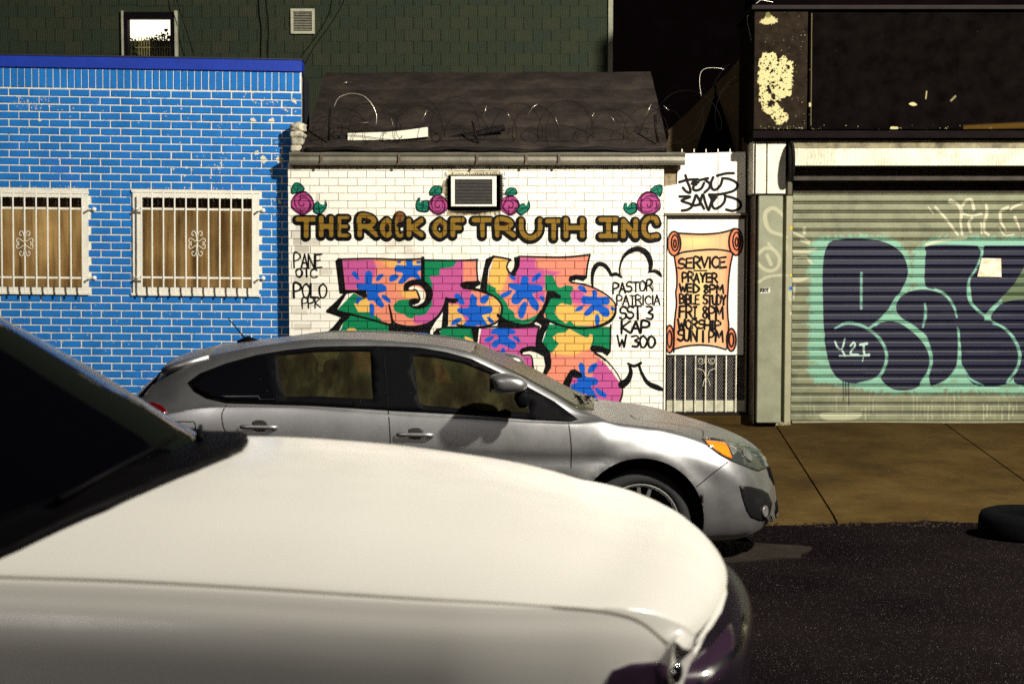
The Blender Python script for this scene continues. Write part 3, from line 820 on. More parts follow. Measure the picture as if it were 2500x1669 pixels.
ms(((1455,940),(1465,1150),(1450,1250),(1380,1350),(1330,1400)), [6,8,10,9,6])
ms(((1480,1250),(1560,1360),(1680,1420)), [10,7,4])
ms(((1640,160),(1670,210),(1620,350),(1550,470),(1545,620),(1610,720),(1720,800)), [5,7,6,6,6,7,8])
ms(((1700,800),(1760,720),(1840,650)), [8,7,5])
ms(((1770,860),(1860,890),(1960,1000),(2010,1130),(1990,1260),(1900,1390)), [4,6,8,8,8,7])
ms(((1320,1440),(1400,1420),(1500,1440)), 3)
# chalky wear inside the letters
for _ in range(26):
    x, y = RNG.uniform(300, 1900), RNG.uniform(200, 1350)
    cvs.stroke(h_((x, y), (x + RNG.uniform(60, 260), y + RNG.uniform(-6, 6))), RNG.uniform(3, 9), D(80,76,84), RNG.uniform(.15,.4), 6, smooth=False)
WS = D(216, 214, 190)
for s_, w in ((((330,1020),(350,1070),(390,1090),(420,1000)), 5), (((390,1090),(420,1150)), 5), (((470,1060),(500,1030),(510,1060),(470,1130),(540,1140)), 5), (((560,1050),(620,1040)), 7), (((590,1060),(600,1140),(640,1140)), 6), (((370,1150),(450,1150),(640,1150)), 4), (((590,1160),(580,1200)), 3)):
    cvs.stroke(h_(*s_), w, D(185,215,195), .95, 2.5)
i_ = lambda *p: [(2200 + x/4.073, 460 + y/4.073) for x, y in p]
for s_, w in ((((270,190),(320,250)), 3), (((340,190),(440,300),(560,460)), 6), (((490,130),(560,160),(600,240),(590,330),(605,460)), [12,8,9,6,6]), (((600,250),(700,275),(800,255)), [6,4,6]), (((610,170),(650,120),(700,120),(720,210)), [7,7,7,8]),
              (((700,300),(670,350),(690,430)), 7), (((845,170),(850,250),(825,350),(830,430),(870,465)), [6,8,6,6,5]), (((795,340),(800,450)), 4), (((1060,190),(990,230),(990,330),(1040,420)), [7,8,7,4]), (((1210,150),(1110,190),(1090,210)), 6), (((1130,290),(1160,360),(1180,420)), [8,5,3]),
              (((980,400),(1030,470),(1120,460)), 3), (((250,560),(400,520),(640,500)), 7)):
    cvs.stroke(i_(*s_), w, D(205, 200, 170), .85, 3)
# tag running from the pier over the rail to the shutter
j_ = lambda *p: [(1830 + x/3.447, 480 + y/3.447) for x, y in p]
TG = D(190, 188, 156)
for s_, w in ((((255,235),(230,170),(150,110),(85,150),(90,240),(130,300),(220,330),(290,345)), [9,8,9,10,10,8,8,6]), (((30,480),(80,440),(150,450),(200,520),(180,600),(120,625),(60,600),(20,560)), 8), (((100,500),(130,570)), 9), (((110,400),(150,450)), 7),
              (((240,470),(245,560),(260,630)), [8,9,8]), (((275,360),(285,440),(240,480)), 6), (((30,715),(100,675),(200,660),(295,665)), [7,6,6,5]),
              (((360,300),(440,340),(500,385)), [4,7,7]), (((350,460),(480,460),(560,440)), [8,10,6]), (((380,520),(470,510),(520,560)), [5,6,8]), (((350,700),(430,700),(520,670)), [12,10,4]), (((460,270),(460,310)), 8), (((430,370),(500,400)), 5),
              (((320,810),(325,860)), 12), (((380,740),(370,860)), 4)):
    cvs.stroke(j_(*s_), w, TG, .8, 4)
for c, x, y, w, h in ((D(226,176,40),335,270,40,26), (D(230,210,40),330,660,26,14), (D(30,110,190),325,770,30,28), (D(205,202,180),325,980,18,20)):
    cvs.fill(j_((x-w/2,y-h/2),(x+w/2,y-h/2),(x+w/2,y+h/2),(x-w/2,y+h/2)), c)
cvs.fill(j_((40,768),(122,760),(124,802),(44,810)), D(226,224,206))
word(cvs, 'RIOT', 1843, 704, 1862, 711, 1.5, (.06,.06,.06), -.05, .03, .3)
# drips and bare patches low on the shutter
for x in range(1960, 2500, 9):
    if RNG.random() < .6: cvs.stroke([(x, RNG.uniform(960, 1000)), (x + RNG.uniform(-2, 2), RNG.uniform(1005, 1030))], RNG.uniform(1.5, 4), D(196,196,160), RNG.uniform(.15,.5), 3)
for x in (2058, 2064, 2071): cvs.stroke([(x, 930), (x+1, RNG.uniform(960, 990))], 3, NAVY, .7, 2)
cvs.blob([(2000,1012),(2040,1002),(2100,1006),(2090,1022),(2030,1028)], D(206,208,172), .5, 6)

# ---- peeling white paint on the dark parapet over the shutter
cvp = canvas('parapet_paint', FG, -.2, 1835, -10, 2520, 350, 300)
k_ = lambda *p: [(1400 + x/3.915, y/3.915) for x, y in p]
CRM = D(206, 196, 142)
cvp.fill(k_((1745,610),(1800,520),(1850,530),(1900,520),(1925,590),(1990,550),(2030,600),(2065,610),(2062,850),(2050,920),(1960,960),(1900,990),(1960,1060),(2020,1110),(2025,1170),(1960,1205),(1900,1200),(1850,1120),(1790,1080),(1750,940),(1740,800)), CRM, 1, 1.5, 1.6)
cvp.fill(k_((1750,250),(1800,190),(1870,180),(1930,220),(1900,245),(1800,262)), CRM, .85, 3, 1.8)
cvp.blob(k_((1810,160),(1840,145),(1860,190),(1820,200)), D(120,120,70), .8, 3)
for (x, y, s_) in ((1920,640,14),(1865,705,14),(1830,675,16),(1960,790,18),(1880,810,16),(1830,800,10),(2020,660,20),(1975,715,9),(1880,855,22),(1830,850,14),(1850,895,26),(2030,880,14),(1940,860,12),(1880,940,26),(1860,1000,30),(1840,1130,20),(1900,1150,12),(1950,1130,10),(1990,700,6),(1930,600,16),(1780,1000,10)):
    cvp.fill(k_(*[(x + s_*RNG.uniform(.5,1.5)*math.cos(t), y + s_*RNG.uniform(.5,1.5)*math.sin(t)) for t in np.linspace(0,6.28,8)[:-1]]), (.10,.08,.06), 1, 1.5, 1.0)
cvp.speck(k_((1740,560),(2060,1200)), (.12,.10,.07), 260, (.5, 2.0))
cvp.speck(k_((1760,130),(2230,1200)), CRM, 90, (.3, 1.0))
cvp.speck([(1850,312),(2000,328)], CRM, 60, (.3, 1.3))
cvp.speck([(2000,308),(2500,320)], CRM, 30, (.3, 1.3))
cvp.blob([(2208,258),(2218,254),(2228,260),(2218,263)], CRM, .9, 2); cvp.blob([(2165,313),(2180,314),(2181,319),(2165,319)], CRM, .9, 2)
cvp.stroke([(2251,228),(2249,245)], 2.5, CRM, .7, 3); cvp.stroke([(2320,240),(2310,250)], 4, CRM, .4, 4)
cvp.fill([(2340,310),(2500,302),(2500,316),(2340,320)], D(110,84,34), .45, 6)
cvp.stroke([(1974,40),(1972,310)], 1.5, D(150,140,100), .6, 1.5)
cvp.blob([(1964,258),(1971,255),(1972,264),(1965,264)], CRM, .9, 2)

# ---- chips in the blue paint
cvb = canvas('chip_paint', FB, 0, -20, 160, 745, 900, 260)
m_ = lambda x, y: (x/2.936, y/2.936)
CH = (.85,.82,.72)
for x, y, s_ in ((1820,870,22),(1955,870,24),(1300,780,8),(290,860,16),(1840,1095,22),(1885,1145,32),(2005,1150,30),(1990,1380,12),(1330,1200,12),(1245,1215,8),(1190,1250,6),(1328,1260,10),(2000,1450,18),(2115,730,20),(2050,790,8),(425,1145,6),(1750,1140,9),(1620,770,8),(995,880,5),(1720,890,5),(1510,1275,8)):
    for _ in range(3):
        a, b = m_(x + RNG.normal(0, s_*.25), y + RNG.normal(0, s_*.25)); q = s_/2.936*.7
        cvb.blob([(a + q*RNG.uniform(.5,1.3)*math.cos(t), b + q*RNG.uniform(.4,1.2)*math.sin(t)) for t in np.linspace(0,6.28,9)[:-1]], CH, 1, 1)
for x0, y0, x1, y1, n in ((100,690,440,810,90),(1750,660,1830,690,12),(1810,715,1930,750,22),(1940,715,2010,750,20),(2010,760,2130,810,18),(1000,1340,1830,1375,60),(0,1330,580,1375,50),(1530,1170,1600,1220,14),(1350,1100,2050,1260,40),(1950,960,2060,1200,26),(1000,640,2100,1100,50),(0,640,1000,1340,26),(1950,1320,2060,1560,30)):
    p0, p1 = m_(x0, y0), m_(x1, y1)
    cvb.speck([p0, p1], CH, n, (.4, 1.7))
for _ in range(70):
    a, b = RNG.uniform(0, 700), RNG.uniform(740, 900)
    cvb.blob([(a-1.5,b-1),(a+1.5,b-1),(a+1,b+1.5),(a-1,b+1)], CH, .6, 1)

# ------------------------------------------------------------------ wall materials
def painted(name, base, rough, cv, root, var=.10, scale=5, bump=.25, dirt=None, spec=.12, amount=1.0):
    """a coat of paint over brick or metal, with the lettering of the canvas on top"""
    m = Mat(name)
    v = m.coord(root)
    f = m.mapr(m.noise(v, scale, 6), .3, .7, 1 - var, 1 + var)
    c = m.mix(1.0, base, f, 'MULTIPLY')
    if dirt:
        d = m.mapr(m.noise(v, 1.7, 7, .7), .52, .72, 0, dirt[1])
        c = m.mix(d, c, dirt[0])
    if cv is not None:
        col, al = cv.nodes(m, root)
        # thin, slightly uneven cover where the brick grain shows through
        g = m.mapr(m.noise(v, 160, 3), .2, .36, .55, 1.0)
        c = m.mix(m.math('MULTIPLY', al, g if amount >= 1 else amount), c, col)
    m.set(col=c, rough=rough, spec=spec)
    m.bump(m.noise(v, 90, 5), bump, .004)
    return m.m

def brick_meshes(w, h, d, ch, n=5):
    out = []
    for k in range(n):
        r = random.Random(k * 7 + int(w * 1000))
        me = bpy.data.meshes.new('brick_shape')
        e = lambda s_=.0016: r.uniform(-s_, s_)
        x, z = w / 2, h / 2
        back = [(-x, 0, -z), (x, 0, -z), (x, 0, z), (-x, 0, z)]
        mid = [(-x + e(), -d + ch, -z + e()), (x + e(), -d + ch, -z + e()), (x + e(), -d + ch, z + e()), (-x + e(), -d + ch, z + e())]
        c = ch * .8
        fr = [(-x + c + e(), -d + e(.0006), -z + c + e()), (x - c + e(), -d + e(.0006), -z + c + e()), (x - c + e(), -d + e(.0006), z - c + e()), (-x + c + e(), -d + e(.0006), z - c + e())]
        vs = back + mid + fr
        fs = [(8, 9, 10, 11)]
        for i in range(4):
            j = (i + 1) % 4
            fs += [(i, j, 4 + j, 4 + i), (4 + i, 4 + j, 8 + j, 8 + i)]
        me.from_pydata(vs, [], fs)
        me.update()
        out.append(me)
    return out

def lay(root, name, rects, w0, h0, depth, mat, keep, ch=.004):
    """rects: (x, z, w, h) centres and sizes in the wall's metres. The first `keep` become parts, the rest one part of kind stuff."""
    shapes = brick_meshes(w0, h0, depth, ch)
    for me in shapes: me.materials.append(mat)
    r = random.Random(5)
    for i, (x, z, w, h) in enumerate(rects[:keep]):
        o = bpy.data.objects.new(name, shapes[r.randrange(len(shapes))])
        C.objects.link(o)
        o.parent = root
        o.location = (x + r.uniform(-.0012, .0012), r.uniform(-.0012, .0012), z + r.uniform(-.0010, .0010))
        o.scale = (w / w0, 1, h / h0)
    if len(rects) > keep:
        mb = MB()
        for x, z, w, h in rects[keep:]:
            me = shapes[r.randrange(len(shapes))]
            oy = r.uniform(-.0012, .0012)
            mb.add([(v.co.x * w / w0 + x, v.co.y + oy, v.co.z * h / h0 + z) for v in me.vertices], [tuple(p.vertices) for p in me.polygons])
        mb.build(name + '_rows', mat, root, 'stuff')

def courses(x0, x1, z0, z1, bw, bh, jw, jh, shift0, holes, zref, phase=0, minw=.035):
    """running bond; holes are (xa, xb, za, zb)"""
    out = []
    k0 = int(math.floor((z0 - zref) / (bh + jh))); k1 = int(math.ceil((z1 - zref) / (bh + jh)))
    for k in range(k0, k1):
        za, zb = zref + k * (bh + jh) + jh/2, zref + (k + 1) * (bh + jh) - jh/2
        za2, zb2 = max(za, z0), min(zb, z1)
        if zb2 - za2 < .012: continue
        sh = shift0 + (((k + phase) % 2) * .5) * (bw + jw)
        i0 = int(math.floor((x0 - sh) / (bw + jw))) - 1; i1 = int(math.ceil((x1 - sh) / (bw + jw))) + 1
        for i in range(i0, i1):
            xa, xb = sh + i * (bw + jw) + jw/2, sh + (i + 1) * (bw + jw) - jw/2
            segs = [(max(xa, x0), min(xb, x1))]
            for (ha, hb, hc, hd) in holes:
                if zb2 <= hc + .01 or za2 >= hd - .01: continue
                ns = []
                for a, b in segs:
                    if b <= ha or a >= hb: ns.append((a, b)); continue
                    if a < ha: ns.append((a, ha - .003))
                    if b > hb: ns.append((hb + .003, b))
                segs = ns
            for a, b in segs:
                if b - a > minw: out.append(((a + b)/2, (za2 + zb2)/2, b - a, zb2 - za2))
    return out

# ------------------------------------------------------------------ ground
asph = Mat('asphalt')
v = asph.coord()
f1 = asph.noise(v, 0.8, 5)
f2 = asph.noise(v, 150, 2, .8)
c0 = asph.ramp(f1, [(.3, (.0028, .0020, .0024)), (.7, (.0065, .0048, .0050))])
sp = asph.ramp(f2, [(.60, (0, 0, 0)), (.68, (.020, .016, .016)), (.80, (.50, .44, .42))])
vz = asph.node('ShaderNodeTexVoronoi'); vz.inputs['Scale'].default_value = 130; asph.link(v, vz.inputs['Vector'])
cc = asph.mix(1.0, c0, sp, 'ADD')
asph.set(col=cc, rough=1.0, spec=.0)
asph.bump(vz.outputs['Distance'], .9, .006)

conc = Mat('sidewalk_concrete')
v = conc.coord()
c1 = conc.ramp(conc.noise(v, 1.1, 7, .7), [(.28, (.024, .015, .005)), (.5, (.048, .030, .009)), (.72, (.070, .045, .015))])
st = conc.mapr(conc.noise(v, 2.6, 8, .8), .50, .72, 0, .75)
c2 = conc.mix(st, c1, (.022, .014, .007))
gr = conc.mapr(conc.noise(v, 220, 3, .7), .3, .7, .7, 1.3)
conc.set(col=conc.mix(1.0, c2, gr, 'MULTIPLY'), rough=.95, spec=.03)
conc.bump(conc.noise(v, 120, 5), .5, .005)
M_conc, M_asph = conc.m, asph.m

def road_z(y):
    """crown of the road: lowest along both kerbs"""
    if y >= 10.5: return 0.0
    t = (y - 4.5) / 6.0
    return max(0.0, .15 * (1 - t * t)) if -1 <= t <= 1 else 0.0
def grid_sheet(name, xs, ys, zf, mat, kind='structure', parent=None):
    vs = [(x, y, zf(x, y)) for y in ys for x in xs]
    n = len(xs)
    fs = [(j*n + i, j*n + i + 1, (j+1)*n + i + 1, (j+1)*n + i) for j in range(len(ys)-1) for i in range(n-1)]
    me = bpy.data.meshes.new(name); me.from_pydata(vs, [], fs); me.update()
    for p in me.polygons: p.use_smooth = True
    o = mesh_obj(name, me, mat, parent)
    if kind: o['kind'] = kind
    return o
gm = simple('earth', (.03, .027, .024), .95, var=.3, scale=.5)
grid_sheet('ground', [-220, 0, 220], [-200, 0, 220], lambda x, y: -.06, gm)
ys = [-1.6 + .25*i for i in range(49)] + [10.66]
xs = [-40, -20, -10, -6] + [-5 + .5*i for i in range(23)] + [8, 12, 20, 40]
grid_sheet('road', xs, ys, lambda x, y: road_z(y) + .006*math.sin(x*1.3 + y*.8), M_asph)
# worn, slightly lighter repair in the asphalt beside the silver car's bumper
pm = simple('asphalt_repair', (.0085, .0062, .0042), .9, var=.45, scale=7, bump=.5)
mb = MB()
cx_, cy_ = P(1800, 1365, 9.2).x, 9.25
ring = [(cx_ + .48*math.cos(t)*(1 + .14*math.sin(5*t)), cy_ + .42*math.sin(t)*(1 + .2*math.cos(3*t))) for t in np.linspace(0, 6.2832, 25)[:-1]]
mb.add([(x, y, road_z(y) + .010) for x, y in ring] + [(x, y, road_z(y) - .01) for x, y in ring], [tuple(range(24))] + [(i, (i+1) % 24, 24 + (i+1) % 24, 24 + i) for i in range(24)])
o = mb.build('road_patch', pm); o['kind'] = 'structure'

# pavement: a bed with joints and separate slabs, its road edge broken and ragged
def side_z(y): return .012 + (y - 10.5) / 4.7 * .218
bed = grid_sheet('pavement', [-40, -10, 0, 10, 40], [10.62, 13, 15.9, 60], lambda x, y: side_z(min(y, 15.4)) - .03, simple('joint_dirt', (.012, .010, .008), 1, var=.3))
joints = [-8.2, -6.4, -4.6, -2.7, -.85, 1.0, 2.82, 4.64, 6.45, 8.3]
rr = random.Random(3)
skew = lambda x, y: x - (15.2 - y) * .083
for a, b in zip(joints[:-1], joints[1:]):
    mb = MB()
    n = 22
    front, k = [], 0
    for i in range(n + 1):
        x = a + .008 + (b - a - .016) * i / n
        ex = 10.54 + .07*math.sin(x*2.1) + .05*math.sin(x*7.3 + 1) + rr.uniform(-.04, .04)
        if 2.7 < x < 3.4: ex += .10 * (1 - abs(x - 3.05)/.35)
        if x > 3.7: ex -= .05
        front.append((x, ex))
    rows = [0, .04, .35, .7, 1.0]
    vs = []
    for t in rows:
        for i, (x, ex) in enumerate(front):
            y = ex + (15.33 - ex) * t
            z = side_z(y) + (.0 if t > 0 else -.014) + .004*math.sin(x*3 + y)
            vs.append((skew(x, y), y, z))
    m_ = n + 1
    fs = [(r_*m_ + i, r_*m_ + i + 1, (r_+1)*m_ + i + 1, (r_+1)*m_ + i) for r_ in range(len(rows)-1) for i in range(n)]
    base = len(vs)
    per = [i for i in range(m_)] + [r_*m_ + n for r_ in range(1, len(rows))] + [(len(rows)-1)*m_ + i for i in range(n-1, -1, -1)] + [r_*m_ for r_ in range(len(rows)-2, 0, -1)]
    vs += [(vs[i][0], vs[i][1], vs[i][2] - .05) for i in per]
    fs += [(per[(i+1) % len(per)], per[i], base + i, base + (i+1) % len(per)) for i in range(len(per))]
    mb.add(vs, fs)
    mb.build('slab', M_conc, bed)
# crumbs of asphalt and grit along the broken edge
mb = MB()
for _ in range(240):
    x = rr.uniform(1.6, 5.2); y = 10.50 + rr.gauss(0, .07); q = rr.uniform(.004, .016)
    z = max(road_z(y), side_z(y) - .01)
    mb.add([(x-q, y-q*.7, z), (x+q, y-q*.5, z), (x+q*.6, y+q, z), (x-q*.8, y+q*.8, z), (x, y, z + q*.9)], [(0,1,4), (1,2,4), (2,3,4), (3,0,4)])
o = mb.build('gravel', simple('grit', (.016, .011, .007), .9, var=.6, scale=40)); tag(o, 'grit and asphalt crumbs along the broken pavement edge', 'gravel', kind='stuff')

# ------------------------------------------------------------------ blue brick building
mw = Mat('white_mortar'); v = mw.coord()
mw.set(col=mw.mix(mw.mapr(mw.noise(v, 3.2, 7, .75), .56, .66, 0, .9), mw.ramp(mw.noise(v, 24, 4), [(.3, (.58, .57, .50)), (.6, (.76, .74, .65))]), (.03, .17, .46)), rough=.9)
mw.bump(mw.noise(v, 120, 4), .5, .004); M_mort_w = mw.m
RB = FB.root('brick_building', label='blue painted brick building with two barred windows, left edge of photo', cat='building')
M_blue = painted('blue_paint', (.016, .165, .50), .55, cvb, RB, var=.16, scale=3.5, bump=.3, dirt=((.03, .10, .42), .5))
bx0, bz_top = FB.loc(-160, 400)[0], FB.loc(350, 171)[1]
bx1 = FB.loc(735.5, 240)[0]
wins = []
for (xa, ya, xb, yb) in ((-60, 468, 217, 717), (326, 467, 633, 721)):
    a, b = FB.loc(xa, (ya+yb)/2)[0], FB.loc(xb, (ya+yb)/2)[0]
    cxm = (max(xa, 0) + xb)/2
    wins.append((a, b, FB.loc(cxm, yb)[1], FB.loc(cxm, ya)[1]))
# backing wall of mortar with the window openings left free
def wall_with_holes(name, x0, x1, z0, z1, y0, y1, holes, mat, parent, back=True):
    xs = sorted({x0, x1, *[h[0] for h in holes], *[h[1] for h in holes]})
    zs = sorted({z0, z1, *[h[2] for h in holes], *[h[3] for h in holes]})
    mb = MB()
    for i in range(len(xs)-1):
        for j in range(len(zs)-1):
            mx, mz = (xs[i]+xs[i+1])/2, (zs[j]+zs[j+1])/2
            if any(h[0] < mx < h[1] and h[2] < mz < h[3] for h in holes): continue
            a, b, c, d = xs[i], xs[i+1], zs[j], zs[j+1]
            mb.add([(a,y0,c),(b,y0,c),(b,y0,d),(a,y0,d)], [(0,1,2,3)])
            for (p, q, nb) in (((a,c),(b,c),(mx, c-1e-3)), ((b,c),(b,d),(b+1e-3, mz)), ((b,d),(a,d),(mx, d+1e-3)), ((a,d),(a,c),(a-1e-3, mz))):
                out = not (x0 < nb[0] < x1 and z0 < nb[1] < z1)
                if out or any(h[0] < nb[0] < h[1] and h[2] < nb[1] < h[3] for h in holes):
                    mb.add([(p[0],y0,p[1]),(q[0],y0,q[1]),(q[0],y1,q[1]),(p[0],y1,p[1])], [(0,1,2,3)])
    if back: mb.add([(x0,y1,z0),(x1,y1,z0),(x1,y1,z1),(x0,y1,z1)], [(0,1,2,3)])
    return mb.build(name, mat, parent)
wall_with_holes('wall', bx0, bx1 + .0, -.25, bz_top, 0, .10, [(a+.01, b-.01, c+.01, d-.01) for a, b, c, d in wins], M_mort_w, RB, False)
sold_b = FB.loc(350, 219)[1]
row = .0812
R1 = courses(bx0, bx1, -.2, sold_b - .012, .1980, .0662, .0160, .0150, FB.loc(211/2.936, 700/2.936 )[0], wins, sold_b - .006, phase=1)
soldiers = []
sw = (FB.loc(1206/2.936, 200)[0] - FB.loc(801/2.936, 200)[0]) / 8
x = FB.loc(27/2.936, 200)[0] - sw * 6
while x < bx1 - .02:
    a, b = x + .006, min(x + sw - .006, bx1)
    if a > bx0 and b - a > .02: soldiers.append(((a+b)/2, (sold_b + bz_top)/2, b - a, bz_top - sold_b - .014))
    x += sw
vis_l, vis_r = FB.loc(-5, 300)[0], FB.loc(742, 300)[0]
car_top = FB.loc(300, 1010)[1]
R1.sort(key=lambda q: (not (vis_l < q[0] < vis_r and q[1] > car_top), -q[1] if q[1] > 0 else 99))
nsold = [s_ for s_ in soldiers if vis_l < s_[0] < vis_r]
lay(RB, 'brick', R1, .2005, .0685, .010, M_blue, 300 - len(nsold))
lay(RB, 'soldier_brick', nsold + [s_ for s_ in soldiers if s_ not in nsold], sw - .012, bz_top - sold_b - .014, .010, M_blue, len(nsold))
M_cop = simple('deep_blue_paint', (.003, .030, .33), .5, var=.15, scale=4, bump=.2)
MB().box((bx0, -.03, bz_top + .004), (bx1 + .01, .22, bz_top + .127), .006).build('coping', M_cop, RB)
MB().box((bx0, -.035, bz_top + .128), (bx1 + .015, .23, bz_top + .142)).build('flashing', simple('dark_flashing', (.015, .015, .03), .6), RB)
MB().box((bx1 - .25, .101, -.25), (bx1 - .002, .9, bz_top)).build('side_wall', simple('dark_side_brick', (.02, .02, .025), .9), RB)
# windows
M_cream = simple('cream_metal_paint', (.80, .77, .66), .5, var=.10, scale=9, bump=.3)
M_cream2 = simple('cream_bar_paint', (.82, .80, .70), .45, var=.08, scale=15)
cur = Mat('brown_curtain')
v = cur.coord()
mpn = cur.node('ShaderNodeMapping'); mpn.inputs['Scale'].default_value = (7, 1, .5); cur.link(v, mpn.inputs[0])
fold = cur.noise(mpn.outputs[0], 1.6, 5, .6)
broad = cur.noise(v, 1.3, 3)
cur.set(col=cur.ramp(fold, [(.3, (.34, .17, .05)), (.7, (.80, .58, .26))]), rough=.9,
        emit=cur.mix(1.0, cur.ramp(fold, [(.32, (.10, .05, .014)), (.66, (.72, .46, .17))]), cur.ramp(broad, [(.35, (.45, .40, .35)), (.65, (1, 1, 1))]), 'MULTIPLY'), emits=.55)   # cloth glows itself in place of room light; fold shade painted in
gls = Mat('window_glass')
gls.set(col=(.5, .5, .5), rough=.08)
tr_ = gls.node('ShaderNodeBsdfTransparent'); tr_.inputs[0].default_value = (.95, .95, .93, 1)
gl_ = gls.node('ShaderNodeBsdfGlossy'); gl_.inputs['Roughness'].default_value = .06
mx_ = gls.node('ShaderNodeMixShader')
fr_ = gls.node('ShaderNodeFresnel'); fr_.inputs[0].default_value = 1.5
gls.link(fr_.outputs[0], mx_.inputs[0]); gls.link(tr_.outputs[0], mx_.inputs[1]); gls.link(gl_.outputs[0], mx_.inputs[2]); gls.link(mx_.outputs[0], gls.out.inputs[0])
M_glass = gls.m
def curl(cx, cz, r, a0, turns, n=16):
    return [(cx + r*(1 - .72*i/n)*math.cos(a0 + turns*6.2832*i/n), cz + r*(1 - .72*i/n)*math.sin(a0 + turns*6.2832*i/n)) for i in range(n + 1)]
def scroll_pts(cx, cz, s):
    """iron scrollwork: four C curls round a bar"""
    out = []
    for sx in (-1, 1):
        for sz in (-1, 1):
            st = [(.00, .08), (.10, .22), (.25, .25)]
            # long stem rising along the bar and curling out at its end, and the short side curl
            a = [(.02, .10), (.05, .35), (.10, .62), (.22, .84), (.40, .94), (.58, .86), (.62, .68), (.50, .58), (.38, .66)]
            b = [(.06, .16), (.30, .20), (.60, .34), (.86, .38), (.98, .24), (.90, .06), (.72, .05), (.70, .17)]
            for c_ in (a, b):
                q = spline(c_, False, 5)
                out.append([(cx + sx*u*s*.62, cz + sz*w*s) for u, w in q])
    return out
def window(idx, bars_px, hb, scx, win, glass_px, lab):
    a, b, c, d = win
    ga, gb = FB.loc(glass_px[0], 600)[0], FB.loc(glass_px[1], 600)[0]
    m_x = (max(glass_px[0], 0) + glass_px[1]) / 2
    gc, gd = FB.loc(m_x, glass_px[3])[1], FB.loc(m_x, glass_px[2])[1]
    fr = wall_with_holes('window', a, b, c, d, -.03, .06, [(ga, gb, gc, gd)], M_cream, RB, False)
    if lab: fr['label'] = lab
    MB().box((a - .015, -.038, c - .006), (b + .02, -.0305, c + .02)).build('trim', M_cream, fr)
    MB().box((a-.012, -.038, d-.02), (b+.012, -.0305, d + .012)).build('trim', M_cream, fr)
    MB().box((ga - .02, .028, gc - .02), (gb + .02, .034, gd + .02)).build('pane', M_glass, fr)
    MB().box((ga - .01, .005, gd - .005), (gb + .01, .05, gd + .012)).box((ga-.012, .005, gc-.012), (gb+.012, .05, gc+.005)).build('reveal', simple('dark_reveal', (.04, .03, .02), .8), fr)
    # pleated curtain behind the pane, hung a little below the head
    mb = MB(); n = 130
    top, bot = gd - .095, gc - .03
    vs, fs = [], []
    rc = random.Random(idx)
    ph = [rc.uniform(0, 6) for _ in range(3)]
    for i in range(n + 1):
        x = ga - .02 + (gb - ga + .04) * i / n
        for z, amp in ((top, .6), ((top+bot)/2, 1), (bot, 1.1)):
            vs.append((x, .16 + amp*(.022*math.sin(x*34 + ph[0]) + .012*math.sin(x*71 + ph[1] + z) + .018*math.sin(x*11 + ph[2])), z))
    for i in range(n):
        for j in range(2): fs.append((i*3 + j, i*3 + 3 + j, i*3 + 4 + j, i*3 + 1 + j))
    mb.add(vs, fs, True)
    mb.build('curtain', cur.m, fr)
    MB().box((ga - .05, .30, gc - .05), (gb + .05, .32, gd + .05)).build('blind', simple('dark_blind', (.05, .022, .016), .9), fr)
    # guard: two rails, bars, scroll, all standing out from the wall
    gy = -.115
    z_t, z_b = FB.loc(scx, hb[0], gy)[1], FB.loc(scx, hb[1], gy)[1]
    x_l, x_r = FB.loc(bars_px[0] - 13, 600, gy)[0], FB.loc(bars_px[-1] + 16, 600, gy)[0]
    for z in (z_t, z_b):
        rail = MB().box((x_l, gy, z - .010), (x_r, gy + .012, z + .010))
        rail.box((x_l, gy + .0121, z - .008), (x_l + .012, .0, z + .008)).box((x_r - .012, gy + .0121, z - .008), (x_r, .0, z + .008))
        rail.build('rail', M_cream2, fr)
    zt2, zb2 = FB.loc(scx, glass_px[2] - 13, gy)[1], FB.loc(scx, glass_px[3] + 14, gy)[1]
    for px in bars_px:
        x = FB.loc(px, 600, gy)[0]
        mb = MB()
        r_ = .0075
        mb.box((x - r_, gy - .0135, zb2), (x + r_, gy - .0005, zt2), .002)
        mb.build('bar', M_cream2, fr)
    sx, sz0, sz1 = FB.loc(scx, 600, gy)[0], FB.loc(scx, 627, gy)[1], FB.loc(scx, 562, gy)[1]
    mb = MB()
    for pts in scroll_pts(sx, (sz0 + sz1)/2, (sz1 - sz0)/2):
        mb.tube([(x, gy - .022, z) for x, z in pts], .0042, 5)
    mb.build('scrollwork', M_cream2, fr)
    # bolts fixing the rails to the wall
    for z in (z_t, z_b):
        for x in (x_l - .035, x_r + .03):
            mb = MB()
            mb.lathe([(.0, -.03), (.022, -.026), (.024, 0)], (x, -.005, z), 'y', 10)
            mb.build('bolt', M_cream2, fr)
    return fr
window(1, [5 + 28.1*k - 28.1 for k in range(0, 9)], (508, 677), 62, wins[0], (-45, 203, 482, 701), 'barred window cut off by the left edge of the photo')
window(2, [346, 372, 399.5, 427, 454.5, 482, 509.5, 537, 564.5, 592, 617], (511, 678), 482, wins[1], (347, 617, 484, 702), 'barred window nearest the white wall')

